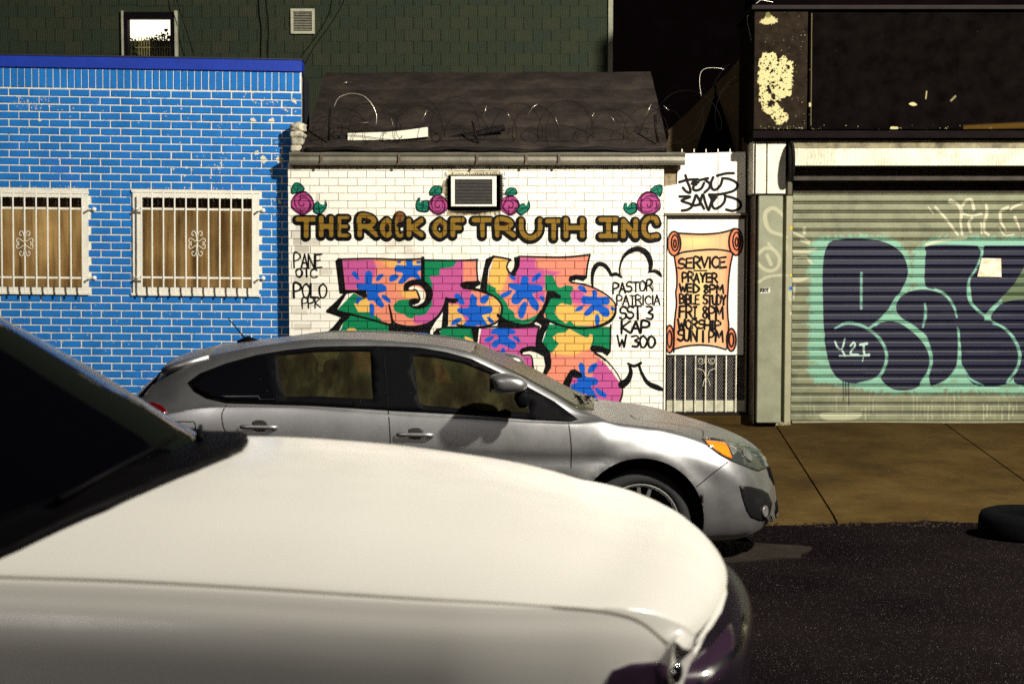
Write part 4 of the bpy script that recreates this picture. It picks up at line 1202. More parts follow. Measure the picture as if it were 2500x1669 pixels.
# ------------------------------------------------------------------ white church building
RW = FW.root('church_building', label='low white brick storefront church with a colourful mural and a tarred roof', cat='building')
M_white = painted('white_paint', (.86, .83, .73), .6, cvw, RW, var=.05, scale=4, bump=.25, dirt=((.62, .57, .42), .35))
mj = Mat('stained_joint')
v = mj.coord(RW)
col, al = cvw.nodes(mj, RW)
jc = mj.ramp(mj.noise(v, 2.5, 5), [(.35, (.30, .24, .12)), (.55, (.60, .55, .38)), (.7, (.74, .70, .54))])
jc = mj.mix(al, jc, mj.mix(1.0, col, (.40, .30, .26), 'MULTIPLY'))
mj.set(col=jc, rough=.95)
wx0, wx1 = FW.loc(704, 500)[0], FW.loc(1619, 700)[0]
wz1 = FW.loc(1200, 396)[1]
zr = FW.loc(1000, 416.6)[1]
ac = (1100, 430, 1214, 509)
hac = (FW.loc(ac[0]-6, 470)[0], FW.loc(ac[2]+6, 470)[0], FW.loc(1150, ac[3]+4)[1], FW.loc(1150, ac[1]-2)[1])
MBw = wall_with_holes('wall', wx0 + .004, wx1 - .002, -.25, wz1, .001, .3, [hac], mj.m, RW)
bwid = (FW.loc(1218.4, 420)[0] - FW.loc(756, 420)[0]) / 10
R2 = courses(wx0, wx1, -.25, wz1 - .002, bwid - .006, .0742, .006, .0058, FW.loc(756, 426)[0], [hac], zr, phase=1, minw=.02)
def seen(x, z):
    """roughly what the cars leave free of the white wall"""
    w = FW.m @ Vector((x, 0, z))
    px = CX + FPX * w.x / 15.2
    py = CY + FPX * math.tan(-math.atan2(w.z - CAMH, 15.2) - PITCH)
    if px < 700 or px > 1622: return -1
    lim = 830 if px < 1110 else 830 + (px - 1110) * .46
    return py if py < lim else -1
R2s = sorted(R2, key=lambda q: (seen(q[0], q[1]) < 0, abs(seen(q[0], q[1]) - 610)))
lay(RW, 'brick', R2s, bwid - .006, .0742, .009, M_white, 300, .003)
# left return and broken end of masonry over the corner
M_old = simple('crumbled_masonry', (.52, .48, .36), .95, var=.5, scale=14, bump=.8)
MB().box((wx0 + .003, .0015, -.25), (wx0 + .0035, .3, wz1)).build('side_wall', M_old, RW)
mb = MB()
rb = random.Random(9)
x0_, x1_ = FW.loc(709, 340)[0], FW.loc(742, 340)[0]
for k, (ya, yb, xa, xb) in enumerate(((371, 354, 709, 737), (354, 336, 711, 740), (336, 321, 708, 741))):
    mb.box((FW.loc(xa, 340)[0], -.02, FW.loc(720, ya)[1] + .002), (FW.loc(xb, 340)[0], .28, FW.loc(720, yb)[1] - .002), .015)
mb.build('end_brick', M_old, RW)
bmx = bmesh.new(); bmesh.ops.create_icosphere(bmx, subdivisions=3, radius=1)
for v_ in bmx.verts:
    n_ = 1 + .22*math.sin(v_.co.x*5 + 1) * math.cos(v_.co.z*6) + .12*math.sin(v_.co.y*9 + v_.co.x*7)
    v_.co = Vector((v_.co.x*.085*n_, v_.co.y*.10*n_, v_.co.z*.055*n_)) + Vector(((x0_+x1_)/2, .06, FW.loc(725, 311)[1]))
me = bpy.data.meshes.new('mortar_lump'); bmx.to_mesh(me); bmx.free()
for p_ in me.polygons: p_.use_smooth = True
mesh_obj('mortar_lump', me, M_old, RW)
# gutter: an ogee profile with a dark underside, on the fascia
M_gut = simple('grey_gutter_metal', (.20, .185, .14), .45, metal=.3, var=.25, scale=5, bump=.15)
gx0, gx1 = FW.loc(706, 385, -.13)[0], FW.loc(1673, 385, -.13)[0]
gz = lambda py: FW.loc(1180, py, -.13)[1]
prof = [(-.13, gz(373)), (-.142, gz(376)), (-.13, gz(380)), (-.118, gz(383)), (-.122, gz(392)), (-.112, gz(398)), (-.09, gz(402)), (-.012, gz(402)), (-.012, gz(371)), (-.10, gz(371))]
mb = MB()
n = len(prof)
def extr(mb, prof, xa, xb):
    n = len(prof)
    vs = [(xa, y, z) for y, z in prof] + [(xb, y, z) for y, z in prof]
    mb.add(vs, [tuple(range(n)), tuple(range(2*n-1, n-1, -1))] + [(i, (i+1) % n, n + (i+1) % n, n + i) for i in range(n)])
g1 = FW.loc(1566, 385, -.13)[0]
extr(mb, prof, gx0, g1 - .004)
gut = mb.build('gutter', M_gut, RW)
mb = MB(); extr(mb, prof, g1 + .004, gx1); mb.build('gutter', M_gut, RW)
mb = MB(); extr(mb, [(y - .003 if y < -.05 else y, z) for y, z in prof], g1 - .02, g1 + .02); mb.build('gutter_joint', M_gut, RW)
mb = MB()
for px in (785, 975, 1165, 1285, 1365):
    x = FW.loc(px, 385, -.13)[0]
    mb.box((x - .012, -.145, gz(401)), (x + .012, -.138, gz(374)))
mb.build('gutter_strap', simple('rusty_strap', (.10, .07, .05), .7), RW)
MB().box((wx0 + .03, -.011, wz1 - .02), (gx1 - .25, .26, gz(369))).build('fascia', simple('dark_fascia', (.05, .035, .022), .85, var=.5, scale=6, bump=.4), RW)
# tarred roof, in overlapping sheets
M_roof = Mat('roofing_felt')
v = M_roof.coord(RW)
M_roof.set(col=M_roof.ramp(M_roof.noise(v, 3, 7, .7), [(.3, (.013, .010, .0085)), (.5, (.026, .020, .017)), (.7, (.048, .036, .026))]), rough=.9, spec=.15)
M_roof.bump(M_roof.noise(v, 60, 6), .7, .008)
M_roof = M_roof.m
BL, BR = FW.i @ P(738, 369, 15.10), FW.i @ P(1634, 369, 15.10)
TL, TR = FW.i @ P(796, 178, 17.3), FW.i @ P(1588, 176, 17.3)
def roofpt(u, t, lift=0):
    a, b = BL.lerp(BR, u), TL.lerp(TR, u)
    p = a.lerp(b, t)
    return Vector((p.x, p.y - .5*lift, p.z + lift + .012*math.sin(u*17 + t*3) * (1 if t < .98 else .3)))
ts = [0, .30, .60, .78, 1.0]
for k in range(4):
    mb = MB(); nu = 40
    vs = []
    for t, l in ((ts[k] - (.012 if k else 0), .016 - .003*(k % 2)), ((ts[k]+ts[k+1])/2, .008), (ts[k+1], .002)):
        for i in range(nu + 1):
            vs.append(roofpt(i/nu, t, l + (.006*math.sin(i*1.7 + k*2) if t == ts[k] - (.012 if k else 0) else 0)))
    m1 = nu + 1
    fs = [(r_*m1 + i, r_*m1 + i + 1, (r_+1)*m1 + i + 1, (r_+1)*m1 + i) for r_ in range(2) for i in range(nu)]
    base = len(vs)
    vs += [v_ - Vector((0, 0, .022)) for v_ in vs[:m1]]
    fs += [(i + 1, i, base + i, base + i + 1) for i in range(nu)]
    mb.add(vs, fs, True)
    mb.build('roof_sheet', M_roof, RW)
mb = MB()
q = [roofpt(0, 0), roofpt(1, 0), roofpt(1, 1), roofpt(0, 1)]
lo = [Vector((p.x, p.y, wz1 - .02)) for p in q]
for p in q: p.z -= .03
lo[0].y = lo[1].y = .28; lo[0].z = lo[1].z = gz(374)
mb.add(q + lo, [(0,1,2,3), (1,0,4,5), (2,1,5,6), (3,2,6,7), (0,3,7,4)])
mb.build('roof', M_roof, RW)
# edge roll of felt hanging over the gutter
mb = MB()
mb.tube([FW.i @ P(x, 366 + 2.5*math.sin(x*.021) + 1.5*math.sin(x*.05), 15.08) for x in range(745, 1632, 14)], [.022 + .006*math.sin(i*.9) for i in range(len(range(745, 1632, 14)))], 7)
mb.build('felt_edge', simple('tar', (.008, .007, .006), .6), RW)

# ---- entrance at the right end of the church: panels, rail, door with scroll, grille
M_dark = simple('dark_paint', (.012, .009, .008), .6, var=.3)
M_brownmetal = simple('brown_door_metal', (.16, .12, .07), .6, var=.2, scale=8, bump=.2)
def panel(name, x0, y0, x1, y1, ya, yb, mat, F_=FW, parent=None, ch=.003):
    """board seen at x0..x1, y0..y1 in the photograph, its face on local y = ya"""
    a, b = F_.loc(x0, y1, ya), F_.loc(x1, y0, ya)
    return MB().box((a[0], ya, a[1]), (b[0], yb, b[1]), ch).build(name, mat, parent)
ent = RW
M_wp = painted('white_panel_paint', (.80, .77, .68), .5, cvw, RW, var=.05, scale=3, bump=.1, dirt=((.60, .55, .42), .3))
MB().box((wx1 + .001, .10, -.2), (FW.loc(1840, 500)[0], .2, FW.loc(1700, 372)[1])).build('entrance_back', simple('entrance_dark', (.03, .022, .016), .9), RW)
# sheets of the sign panel above the door, with a corner torn away
a0, a1, a2, a3 = FW.loc(1622, 520, .05), FW.loc(1754, 372, .05), FW.loc(1822, 370, .05), FW.loc(1655, 456, .05)
px = lambda x, y, yy=.05: FW.loc(x, y, yy)
mb = MB(); mb.prism([px(1622,520), px(1752,520), px(1752,373), px(1672,375), px(1656,380), px(1653,450), px(1622,455)], .05, .075)
mb.build('sign_panel', M_wp, RW)
mb = MB(); mb.prism([px(1754,520), px(1820,520), px(1820,371), px(1754,372)], .05, .075)
mb.build('sign_panel', M_wp, RW)
mb = MB(); mb.prism([px(1622,455,.07), px(1656,455,.07), px(1672,376,.07), px(1640,398,.07), px(1622,398,.07)], .076, .09)
mb.build('torn_panel', simple('old_sign', (.22, .17, .10), .9, var=.6, scale=12, bump=.3), RW)
for k in range(5):
    xk = 1665 + 29.3*k
    MB().box((*[px(xk-1, 371)[0]], .048, px(xk, 372)[1]), (px(xk+1.2, 371)[0], .056, px(xk, 364)[1])).build('nail', M_cream, RW)
panel('rail', 1622, 521, 1826, 526, -.02, .10, M_brownmetal, FW, RW)
panel('door_head', 1622, 527, 1826, 532, .0, .10, M_dark, FW, RW)
door = panel('door', 1628, 532, 1818, 866, .03, .07, M_wp, FW, RW)
for k in (1, 2, 3):   # seams of the door sheet
    xs_ = FW.loc((1757, 1690, 1632)[k-1], 700, .03)[0]
    MB().box((xs_ - .0012, .0285, FW.loc(1700, 864, .03)[1]), (xs_ + .0012, .031, FW.loc(1700, 534, .03)[1])).build('seam', simple('faint_seam', (.35, .30, .2), .9), door)
panel('door_jamb', 1620, 527, 1627, 1008, -.005, .10, M_cream, FW, RW)
panel('door_jamb', 1819, 527, 1826, 1008, -.01, .10, M_brownmetal, FW, RW)
panel('door_post', 1838.5, 350, 1846, 1035, -.302, .12, simple('brown_post', (.05, .032, .018), .7, var=.4, scale=9), FW, RW)
# lower half: dark mesh behind twisted bars, kick plate
z_a, z_b, z_c = px(1700, 867)[1], px(1700, 976)[1], px(1700, 1004)[1]
xl, xr = px(1628, 900)[0], px(1819, 900)[0]
gr = MB().box((xl, .045, z_b), (xr, .065, z_a - .002)).build('grille', M_dark, RW)
mb = MB()
st = .026
nx = int((xr - xl) / st); nz = int((z_a - z_b) / .042)
for i in range(nx):
    for j in range(nz):
        x, z = xl + i*st + .004, z_b + j*.042 + .004
        for (p, q) in (((x, z), (x + st, z + .042)), ((x + st, z), (x, z + .042))):
            if q[0] > xr or p[0] > xr: continue
            mb.tube([(p[0], .038, p[1]), (q[0], .038, q[1])], .0013, 3, cap=False)
mesh_ = mb.build('wire_mesh', simple('galvanised_wire', (.40, .38, .36), .5, metal=.5), gr, 'stuff')
MB().box((xl, .03, z_c), (xr, .06, z_b - .002), .003).build('kick_plate', simple('kick_plate_paint', (.42, .41, .30), .6, var=.3, scale=10, bump=.2), gr)
M_bar = simple('bar_paint', (.62, .58, .44), .5, var=.35, scale=12)
for i, bx in enumerate((1648, 1673, 1698, 1723, 1748, 1773, 1797)):
    x = px(bx, 900, -.005)[0]
    mb = MB()
    tw = i % 2 == 0
    if tw:
        n_ = 60; vs, fs = [], []
        for k in range(n_ + 1):
            z = z_c + (z_a - z_c) * k / n_; an = k * .55
            for e in range(4):
                vs.append((x + .0075*math.cos(an + e*1.5708), -.005 + .0075*math.sin(an + e*1.5708), z))
        for k in range(n_):
            for e in range(4): fs.append((k*4 + e, k*4 + (e+1) % 4, k*4 + 4 + (e+1) % 4, k*4 + 4 + e))
        mb.add(vs, fs)
    else:
        mb.box((x - .006, -.011, z_c), (x + .006, .001, z_a), .001)
    mb.build('bar', M_bar, gr)
mb = MB()
cx_ = px(1723, 900)[0]
for sx in (-1, 1):
    mb.tube([(cx_ + sx*u, -.012, w) for u, w in curl(.058, z_a - .055, .042, 3.14 if 0 else 2.6, 1.4)], .0035, 5)
    mb.tube([(cx_ + sx*u, -.012, w) for u, w in spline([(.01, z_a - .23), (.03, z_a - .17), (.07, z_a - .145), (.10, z_a - .14)], False, 5)], .0035, 5)
    mb.tube([(cx_ + sx*u, -.012, w) for u, w in spline([(.01, z_a - .24), (.03, z_a - .28), (.04, z_a - .33)], False, 5)], .0035, 5)
mb.build('scrollwork', M_bar, gr)
MB().box((xl - .03, -.02, z_c - .03), (xr + .02, .10, z_c - .002), .004).build('door_sill', M_dark, RW)
MB().box((wx1 - .02, -.06, -.03), (xr + .05, .10, z_c - .032), .01).build('step', M_conc, RW)

# ---- air conditioner in its hole in the wall
RA = empty('air_conditioner', (FW.m @ Vector(((hac[0]+hac[1])/2, 0, hac[2]))), label='white framed air conditioner set in the white wall above the gold lettering', cat='air conditioner')
off = FW.m.translation - RA.location
def acbox(x0, y0, x1, y1, ya, yb, name, mat, ch=0):
    a, b = FW.loc(x0, y1, ya), FW.loc(x1, y0, ya)
    return MB().box((a[0] + off.x, ya + off.y, a[1] + off.z), (b[0] + off.x, yb + off.y, b[1] + off.z), ch).build(name, mat, RA)
acbox(1103, 431, 1211, 503, -.045, .28, 'casing', simple('dark_casing', (.03, .028, .025), .6))
M_acw = simple('ac_white', (.78, .76, .66), .5, var=.08, scale=10)
for nm, q in (('frame_side', (1101, 430, 1110, 504)), ('frame_side', (1201.5, 430, 1212, 504)), ('frame_top', (1110.3, 430, 1201.2, 438)), ('frame_bottom', (1110.3, 499, 1201.2, 504))):
    acbox(*q, -.075, -.046, nm, M_acw, .003)
acbox(1110, 438, 1202, 499, -.052, -.0455, 'grille', M_dark)
M_lv = simple('louvre', (.075, .066, .058), .6, var=.3, scale=30)
for k in range(17):
    y = 439.5 + k*3.5
    acbox(1110.5, y, 1201, y + 1.5, -.066, -.053, 'louvre', M_lv)

# ---- things lying on the roof and the wire along its edge
# two flattish boards lying across the eaves
o = MB(); 
pa, pb = P(849, 336, 15.35), P(1043, 324, 15.35)
vs = []
for t, zz, hh in ((0, 334, 17), (.25, 333, 18), (.5, 332, 19), (.75, 328, 21), (1, 322, 23)):
    p = P(849 + 195*t, zz, 15.32); h = hh*15.3/FPX/2
    for dy in (0, .10):
        for s_ in (-1, 1): vs.append((p.x, p.y + dy, p.z + s_*h))
fs = []
for k in range(4):
    a = k*4
    fs += [(a, a+4, a+5, a+1), (a+2, a+3, a+7, a+6), (a+1, a+5, a+7, a+3), (a, a+2, a+6, a+4)]
fs += [(0,1,3,2), (16,18,19,17)]
wb = empty('board', (pa.x, 15.35, pa.z))
tag(wb, 'long white board lying along the roof edge under the wire', 'board')
o.add([Vector(v_) - wb.location for v_ in vs], fs); o.build('panel', simple('white_board', (.72, .70, .56), .6, var=.12, scale=5), wb)
# its torn dark end
MB().box((-.10, .0, -.06), (-.004, .09, .03), .02).build('torn_end', simple('torn_end_dark', (.02, .018, .02), .9), wb)
pl = P(1045, 352, 15.4)
wb2 = empty('plank', pl); tag(wb2, 'black plank resting aslant on the roof beside the white board', 'plank')
e2 = P(1232, 312, 15.45) - pl
mb = MB(); mb.tube([(0, 0, 0), e2*.5, e2], [.034, .032, .036], 4); mb.build('shaft', simple('charred_wood', (.008, .007, .007), .8, bump=.5), wb2)

RWR = empty('barbed_wire', P(735, 345, 15.2), label='coils of barbed wire on leaning posts along the roof edge', cat='barbed wire')
M_wire = simple('rusty_wire', (.010, .008, .007), .6, metal=.4)
M_wirb = simple('bright_wire', (.75, .70, .55), .3, metal=.8)
wo = RWR.location
def pp(x, y, Y): return P(x, y, Y) - wo
for k, pts in enumerate((((806, 266), (804, 300), (803, 344)), ((1152, 296), (1161, 325), (1173, 372)), ((1598, 280), (1600, 312), (1606, 348)), ((720, 300), (728, 330), (735, 360)))):
    MB().tube([pp(x, y, 15.22) for x, y in pts], [.012, .014, .013], 5).build('post', M_wire, RWR)
rw = random.Random(21)
def coil(x0, x1, pitch, r, cy, seed, Y=15.25, sag=8):
    q = random.Random(seed); pts = []; n = int((x1 - x0) / pitch * 22)
    ph = q.uniform(0, 6)
    for i in range(n + 1):
        t = i / n; an = ph + t * (x1 - x0) / pitch * 6.2832
        rr_ = r * (1 + .28*math.sin(an*.31 + seed) + .12*math.sin(an*.77))
        x = x0 + (x1 - x0)*t + .62*rr_*math.sin(an) + 6*math.sin(an*.2)
        y = cy + sag*math.sin(t*9 + seed) - rr_*math.cos(an)
        pts.append(pp(x, y, Y + .16*math.sin(an)))
    return pts
for k, (x0, x1, pitch, r, cy, sd) in enumerate(((760, 1640, 92, 46, 300, 1), (860, 1640, 118, 38, 296, 5), (740, 1000, 70, 30, 310, 8), (1560, 1850, 150, 60, 255, 3))):
    MB().tube(coil(x0, x1, pitch, r, cy, sd), .0030, 4).build('wire_coil', M_wire, RWR)
MB().tube([pp(*p_, 15.2) for p_ in spline([(815,262),(826,240),(848,230),(868,229),(890,236),(908,255),(919,280),(918,305)], False, 5)], .0042, 5).build('wire_loop', M_wirb, RWR)
MB().tube([pp(*p_, 15.2) for p_ in spline([(842,308),(848,285),(866,263),(885,254),(920,255),(940,268)], False, 5)], .0030, 5).build('wire_loop', M_wire, RWR)
for a_2 in (((836,205),(848,200)), ((955,289),(962,312)), ((1180,285),(1188,258)), ((1287,285),(1300,262),(1313,254)), ((1355,286),(1363,306)), ((1440,296),(1451,275)), ((1576,285),(1590,254)), ((1620,258),(1633,270)), ((1031,294),(1042,270)), ((880,300),(900,299)), ((1238,275),(1246,288)), ((1492,285),(1501,298))):
    MB().tube([pp(*p_, 15.19) for p_ in a_2], .0033, 4).build('wire_end', M_wirb, RWR)
MB().tube([pp(*p_, 15.25) for p_ in spline([(1712,236),(1708,205),(1710,180),(1722,168),(1745,166),(1768,169)], False, 5)], .0036, 5).build('wire_loop', M_wirb, RWR)
MB().tube([pp(*p_, 15.0) for p_ in spline([(1827,36),(1824,48),(1828,70),(1834,100)], False, 5)], .0034, 5).build('wire_loop', M_wirb, RWR)
MB().tube([pp(*p_, 15.0) for p_ in spline([(1845,10),(1858,1),(1872,3),(1888,6)], False, 5)], .0034, 5).build('wire_loop', M_wirb, RWR)
for pts in (((1740,210),(1770,165),(1800,150),(1826,135)), ((1600,330),(1650,350),(1700,310),(1720,260),(1760,225),(1820,180),(1838,130)), ((1612,300),(1660,350),(1712,320),(1715,270)), ((750,345),(850,330),(1000,345),(1200,340),(1400,345),(1600,335))):
    MB().tube([pp(*p_, 15.3) for p_ in spline(pts, False, 8)], .0028, 4).build('wire_strand', M_wire, RWR)

# ------------------------------------------------------------------ tall building behind, covered with grooved shingles
FR = Frame((-2, 19.0, .2))
RR_ = FR.root('shingled_building', label='tall dark building clad in grooved green-grey shingles behind the roofs', cat='building')
shg = []
for k, c in enumerate(((.028, .036, .018), (.025, .034, .018), (.032, .037, .019), (.029, .027, .019), (.023, .033, .020), (.031, .030, .018))):
    m = Mat('shingle_tone'); v = m.coord()
    w = m.node('ShaderNodeTexWave'); w.bands_direction = 'X'; w.inputs['Scale'].default_value = 14; w.inputs['Distortion'].default_value = 1.2; m.link(v, w.inputs['Vector'])
    g = m.mapr(w.outputs['Fac'], 0, 1, .6, 1.15)
    n2 = m.mapr(m.noise(v, 40, 4, .8), .3, .7, .7, 1.3)
    m.set(col=m.mix(1.0, m.mix(1.0, c, g, 'MULTIPLY'), n2, 'MULTIPLY'), rough=.85, spec=.25)
    m.bump(w.outputs['Fac'], .5, .006)
    shg.append(m.m)
rx0, rx1 = FR.loc(-260, 300)[0], FR.loc(1484, 100)[0]
rwin = (*[FR.loc(303, 80)[0]], FR.loc(429, 80)[0], FR.loc(366, 165)[1], FR.loc(366, 30)[1])
rz_low = FR.loc(900, 260)[1]
wall_with_holes('wall', rx0, rx1, 0, 8.5, .004, .12, [rwin], shg[1], RR_, False)
ztop = FR.loc(900, -45)[1]
# lower shingle rows start just behind the blue parapet
sh_h, sh_w = (ztop - FR.loc(900, 190)[1]) / 8, (FR.loc(1480, 100)[0] - FR.loc(0, 100)[0]) / 33
shm = []
for k in range(4):
    mb = MB(); mb.add([(-sh_w/2 + .003, 0, 0), (sh_w/2 - .003, 0, 0), (sh_w/2 - .003, -.008, 0), (-sh_w/2 + .003, -.008, 0), (-sh_w/2 + .003, 0, sh_h + .01), (sh_w/2 - .003, 0, sh_h + .01), (sh_w/2 - .003, -.004, sh_h + .01), (-sh_w/2 + .003, -.004, sh_h + .01)],
                       [(0,1,2,3), (3,2,6,7), (0,3,7,4), (1,5,6,2), (4,7,6,5)])
    me = mb.mesh('shingle_shape'); me.materials.append(shg[k + (k > 2)]); shm.append(me)
rs = random.Random(4)
cnt = 0
vent_r = (FR.loc(711, 50)[0], FR.loc(769, 50)[0], FR.loc(740, 84)[1], FR.loc(740, 23)[1])
for j in range(8):
    z = ztop - (j + 1) * sh_h
    for i in range(-1, 34):
        x = FR.loc(0, 100)[0] + (i + .5*(j % 2)) * sh_w + sh_w/2
        if x + sh_w/2 > rx1 + .02: continue
        if x + sh_w/2 > rwin[0] and x - sh_w/2 < rwin[1] and z + sh_h > rwin[2] and z < rwin[3] + .02: continue
        o = bpy.data.objects.new('shingle', shm[rs.randrange(4)]); C.objects.link(o); o.parent = RR_
        o.location = (x, rs.uniform(-.002, .002), z + rs.uniform(-.008, .008)); cnt += 1
# lit window with a dark frame
M_wf = simple('dark_window_frame', (.006, .004, .006), .6)
M_wt = simple('grey_window_trim', (.36, .36, .26), .7)
a, b, c, d = rwin
wf = wall_with_holes('window', a + .004, b - .004, c + .004, d - .004, -.03, .10, [(FR.loc(313, 80)[0], FR.loc(417, 80)[0], c + .02, FR.loc(366, 46)[1])], M_wf, RR_, False)
MB().box((b - .003, -.055, c), (b + .035, -.005, d + .01)).build('trim', M_wt, wf)
MB().box((a - .022, -.055, c), (a + .003, -.005, d + .01)).build('trim', M_wt, wf)
glow = Mat('lit_room'); glow.set(col=(.8, .75, .6), rough=1, emit=(1.0, .92, .70), emits=1.9)
MB().box((a - 1.2, 1.2, c - .4), (b + .3, 1.22, d + 1.2)).build('lit_room_wall', glow.m, wf)
MB().box((FR.loc(312, 80)[0], .06, c), (FR.loc(418, 80)[0], .066, d - .05)).build('pane', M_glass, wf)
# dark shrubbery and a railing seen against the light
mb = MB(); rl = random.Random(2)
for _ in range(900):
    x = rl.uniform(a - .12, b + .02); u = (x - a)/(b - a)
    top = FR.loc(366, 92, .6)[1] + .05*math.sin(u*7 + 4) + (.06 if .5 < u < .68 else 0)
    z = rl.uniform(c - .2, top); y = rl.uniform(.50, .60); q = .022
    an = rl.uniform(0, 6.28); ax = Vector((math.cos(an)*q, rl.uniform(-.01, .01), math.sin(an)*q)); ay = Vector((-math.sin(an)*q*.6, .01, math.cos(an)*q*.6)); p_ = Vector((x, y, z))
    mb.add([p_ - ax, p_ + ay, p_ + ax, p_ - ay], [(0,1,2,3)])
lf = simple('dark_leaf', (.05, .07, .018), .8, var=.5, scale=9); lf_o = mb.build('foliage', lf, wf, 'stuff')
MB().box((a - .22, .66, c - .3), (b + .1, .68, FR.loc(366, 98, .6)[1])).build('planter', simple('planter_brown', (.09, .055, .018), .9), wf)
M_rl = simple('railing_paint', (.40, .32, .15), .6)
mb = None
for k in range(13):
    x = FR.loc(339 + 6.3*k, 100, .5)[0]
    MB().box((x - .005, .50, c - .2), (x + .005, .51, FR.loc(366, 90 + 1.5*math.sin(k), .5)[1])).build('railing_bar', M_rl, wf)
MB().box((FR.loc(330, 100, .5)[0], .498, FR.loc(366, 117.5, .5)[1]), (b + .1, .4999, FR.loc(366, 115, .5)[1])).build('railing_bar', M_rl, wf)
# vent
va, vb, vc, vd = vent_r
ve = wall_with_holes('vent', va, vb, vc, vd, -.045, .0, [(va + .035, vb - .035, vc + .035, vd - .035)], simple('grey_vent_paint', (.40, .40, .28), .6, var=.15, scale=12), RR_)
MB().box((va + .03, -.002, vc + .03), (vb - .03, .0, vd - .03)).build('vent_back', M_dark, ve)
M_sl = simple('vent_slat_paint', (.20, .19, .14), .6, var=.3, scale=20)
for k in range(8):
    z = vc + .045 + k * (vd - vc - .085)/7.4
    mb = MB(); mb.add([(va + .036, -.040, z), (vb - .036, -.040, z), (vb - .036, -.006, z + .028), (va + .036, -.006, z + .028), (va + .036, -.040, z + .006), (vb - .036, -.040, z + .006), (vb - .036, -.006, z + .034), (va + .036, -.006, z + .034)], [(0,3,2,1), (4,5,6,7), (0,1,5,4), (2,3,7,6), (0,4,7,3), (1,2,6,5)])
    mb.build('slat', M_sl, ve)
# corner board
MB().box((rx1 + .001, -.04, 0), (rx1 + .065, .06, 8.5), .004).build('corner_trim', simple('pale_corner_trim', (.26, .26, .17), .6, var=.5, scale=2), RR_)

# cables crossing the shingled wall
M_cab = simple('black_cable', (.006, .006, .006), .6)
def cable(pts, Y, r, label):
    w = [P(x, y, Y) for x, y in pts]
    e = MB(); o0 = w[0].copy()
    q = spline([tuple(p - o0) for p in w], False, 6)
    e.tube([tuple(p) for p in q], r, 5)
    o = e.build('cable', M_cab); o.location = o0
    return tag(o, label, 'cable', 'cables on the shingled wall')
cable(((846, -30), (836, 10), (800, 70), (770, 110), (742, 160)), 18.6, .006, 'black cable slanting down the shingled wall right of the vent')
cable(((648, -30), (650, 20), (655, 60), (652, 160)), 18.8, .010, 'black cable hanging straight down left of the vent')
cable(((425, -30), (440, 30), (460, 90), (480, 165)), 18.8, .006, 'thin black cable hanging right of the lit window')
cable(((737, 158), (741, 220), (742, 300)), 15.45, .008, 'black cable down the corner of the blue parapet')

# ------------------------------------------------------------------ unlit building and brown wall in the gap
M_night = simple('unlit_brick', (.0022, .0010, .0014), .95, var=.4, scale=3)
RD = empty('dark_building', (5, 24, 0), label='unlit dark building in the gap behind the church roof', cat='building')
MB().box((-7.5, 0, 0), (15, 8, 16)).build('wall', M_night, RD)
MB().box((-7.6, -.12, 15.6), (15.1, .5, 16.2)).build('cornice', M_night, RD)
for k in range(4):
    MB().box((-6.3 + k*2.4, -.06, 9.4), (-5.2 + k*2.4, .0, 11.2)).build('shutter', simple('unlit_shutter', (.004, .003, .003), .9), RD)
M_bw = simple('brown_stucco', (.085, .055, .022), .95, var=.3, scale=5, bump=.6)
RG2 = empty('side_wall', P(1740, 372, 16.6), label='brown stucco wall with its top sloped along the edge of the light behind the church door', cat='wall')
def gp(x, y, Y=16.6):
    p = P(x, y, Y) - RG2.location
    return p.x, p.z
mb = MB(); mb.prism([gp(1560,500), gp(1632,335), gp(1632,318), gp(1700,255), gp(1745,208), gp(1790,165), gp(1822,125), gp(1836,95), gp(1860,-60), gp(1960,-60), gp(1960,500)], 0, .3)  # sloped outline is the edge of the light on the wall, cut into shape
mb.build('wall', M_bw, RG2)
mb = MB()
for y0_, x_ in ((175, 1806),): mb.box((gp(x_ - 2.5, 300)[0], -.05, gp(1800, 470)[1]), (gp(x_ + 2.5, 300)[0], -.002, gp(1800, y0_)[1]))
mb.build('pipe', simple('dark_pipe', (.02, .012, .008), .8), RG2)
TN = empty('shadow_sheet', P(1745, 372, 16.1), label='pointed black tarpaulin standing in for shade on the brown wall', cat='shadow_sheet')
mb = MB()
def tp(x, y, Y): return P(x, y, Y) - TN.location
ring = [(1695, 380), (1712, 330), (1735, 265), (1747, 218), (1762, 262), (1782, 320), (1797, 380)]  # outline of a triangular shadow on the wall, built as a black sheet
vs = [tp(x, y, 16.1 + .05*math.sin(i*2)) for i, (x, y) in enumerate(ring)] + [tp(x, y, 16.4) for x, y in ring]
n = len(ring)
mb.add(vs, [tuple(range(n)), tuple(range(2*n-1, n-1, -1))] + [(i, (i+1) % n, n + (i+1) % n, n + i) for i in range(n)])
mb.build('sheet', simple('shadow_black', (.004, .003, .003), .9), TN)
MB().tube([tp(1747, 222, 16.12), tp(1745, 208, 16.12)], .01, 5).build('shadow_tip', M_cab, TN)

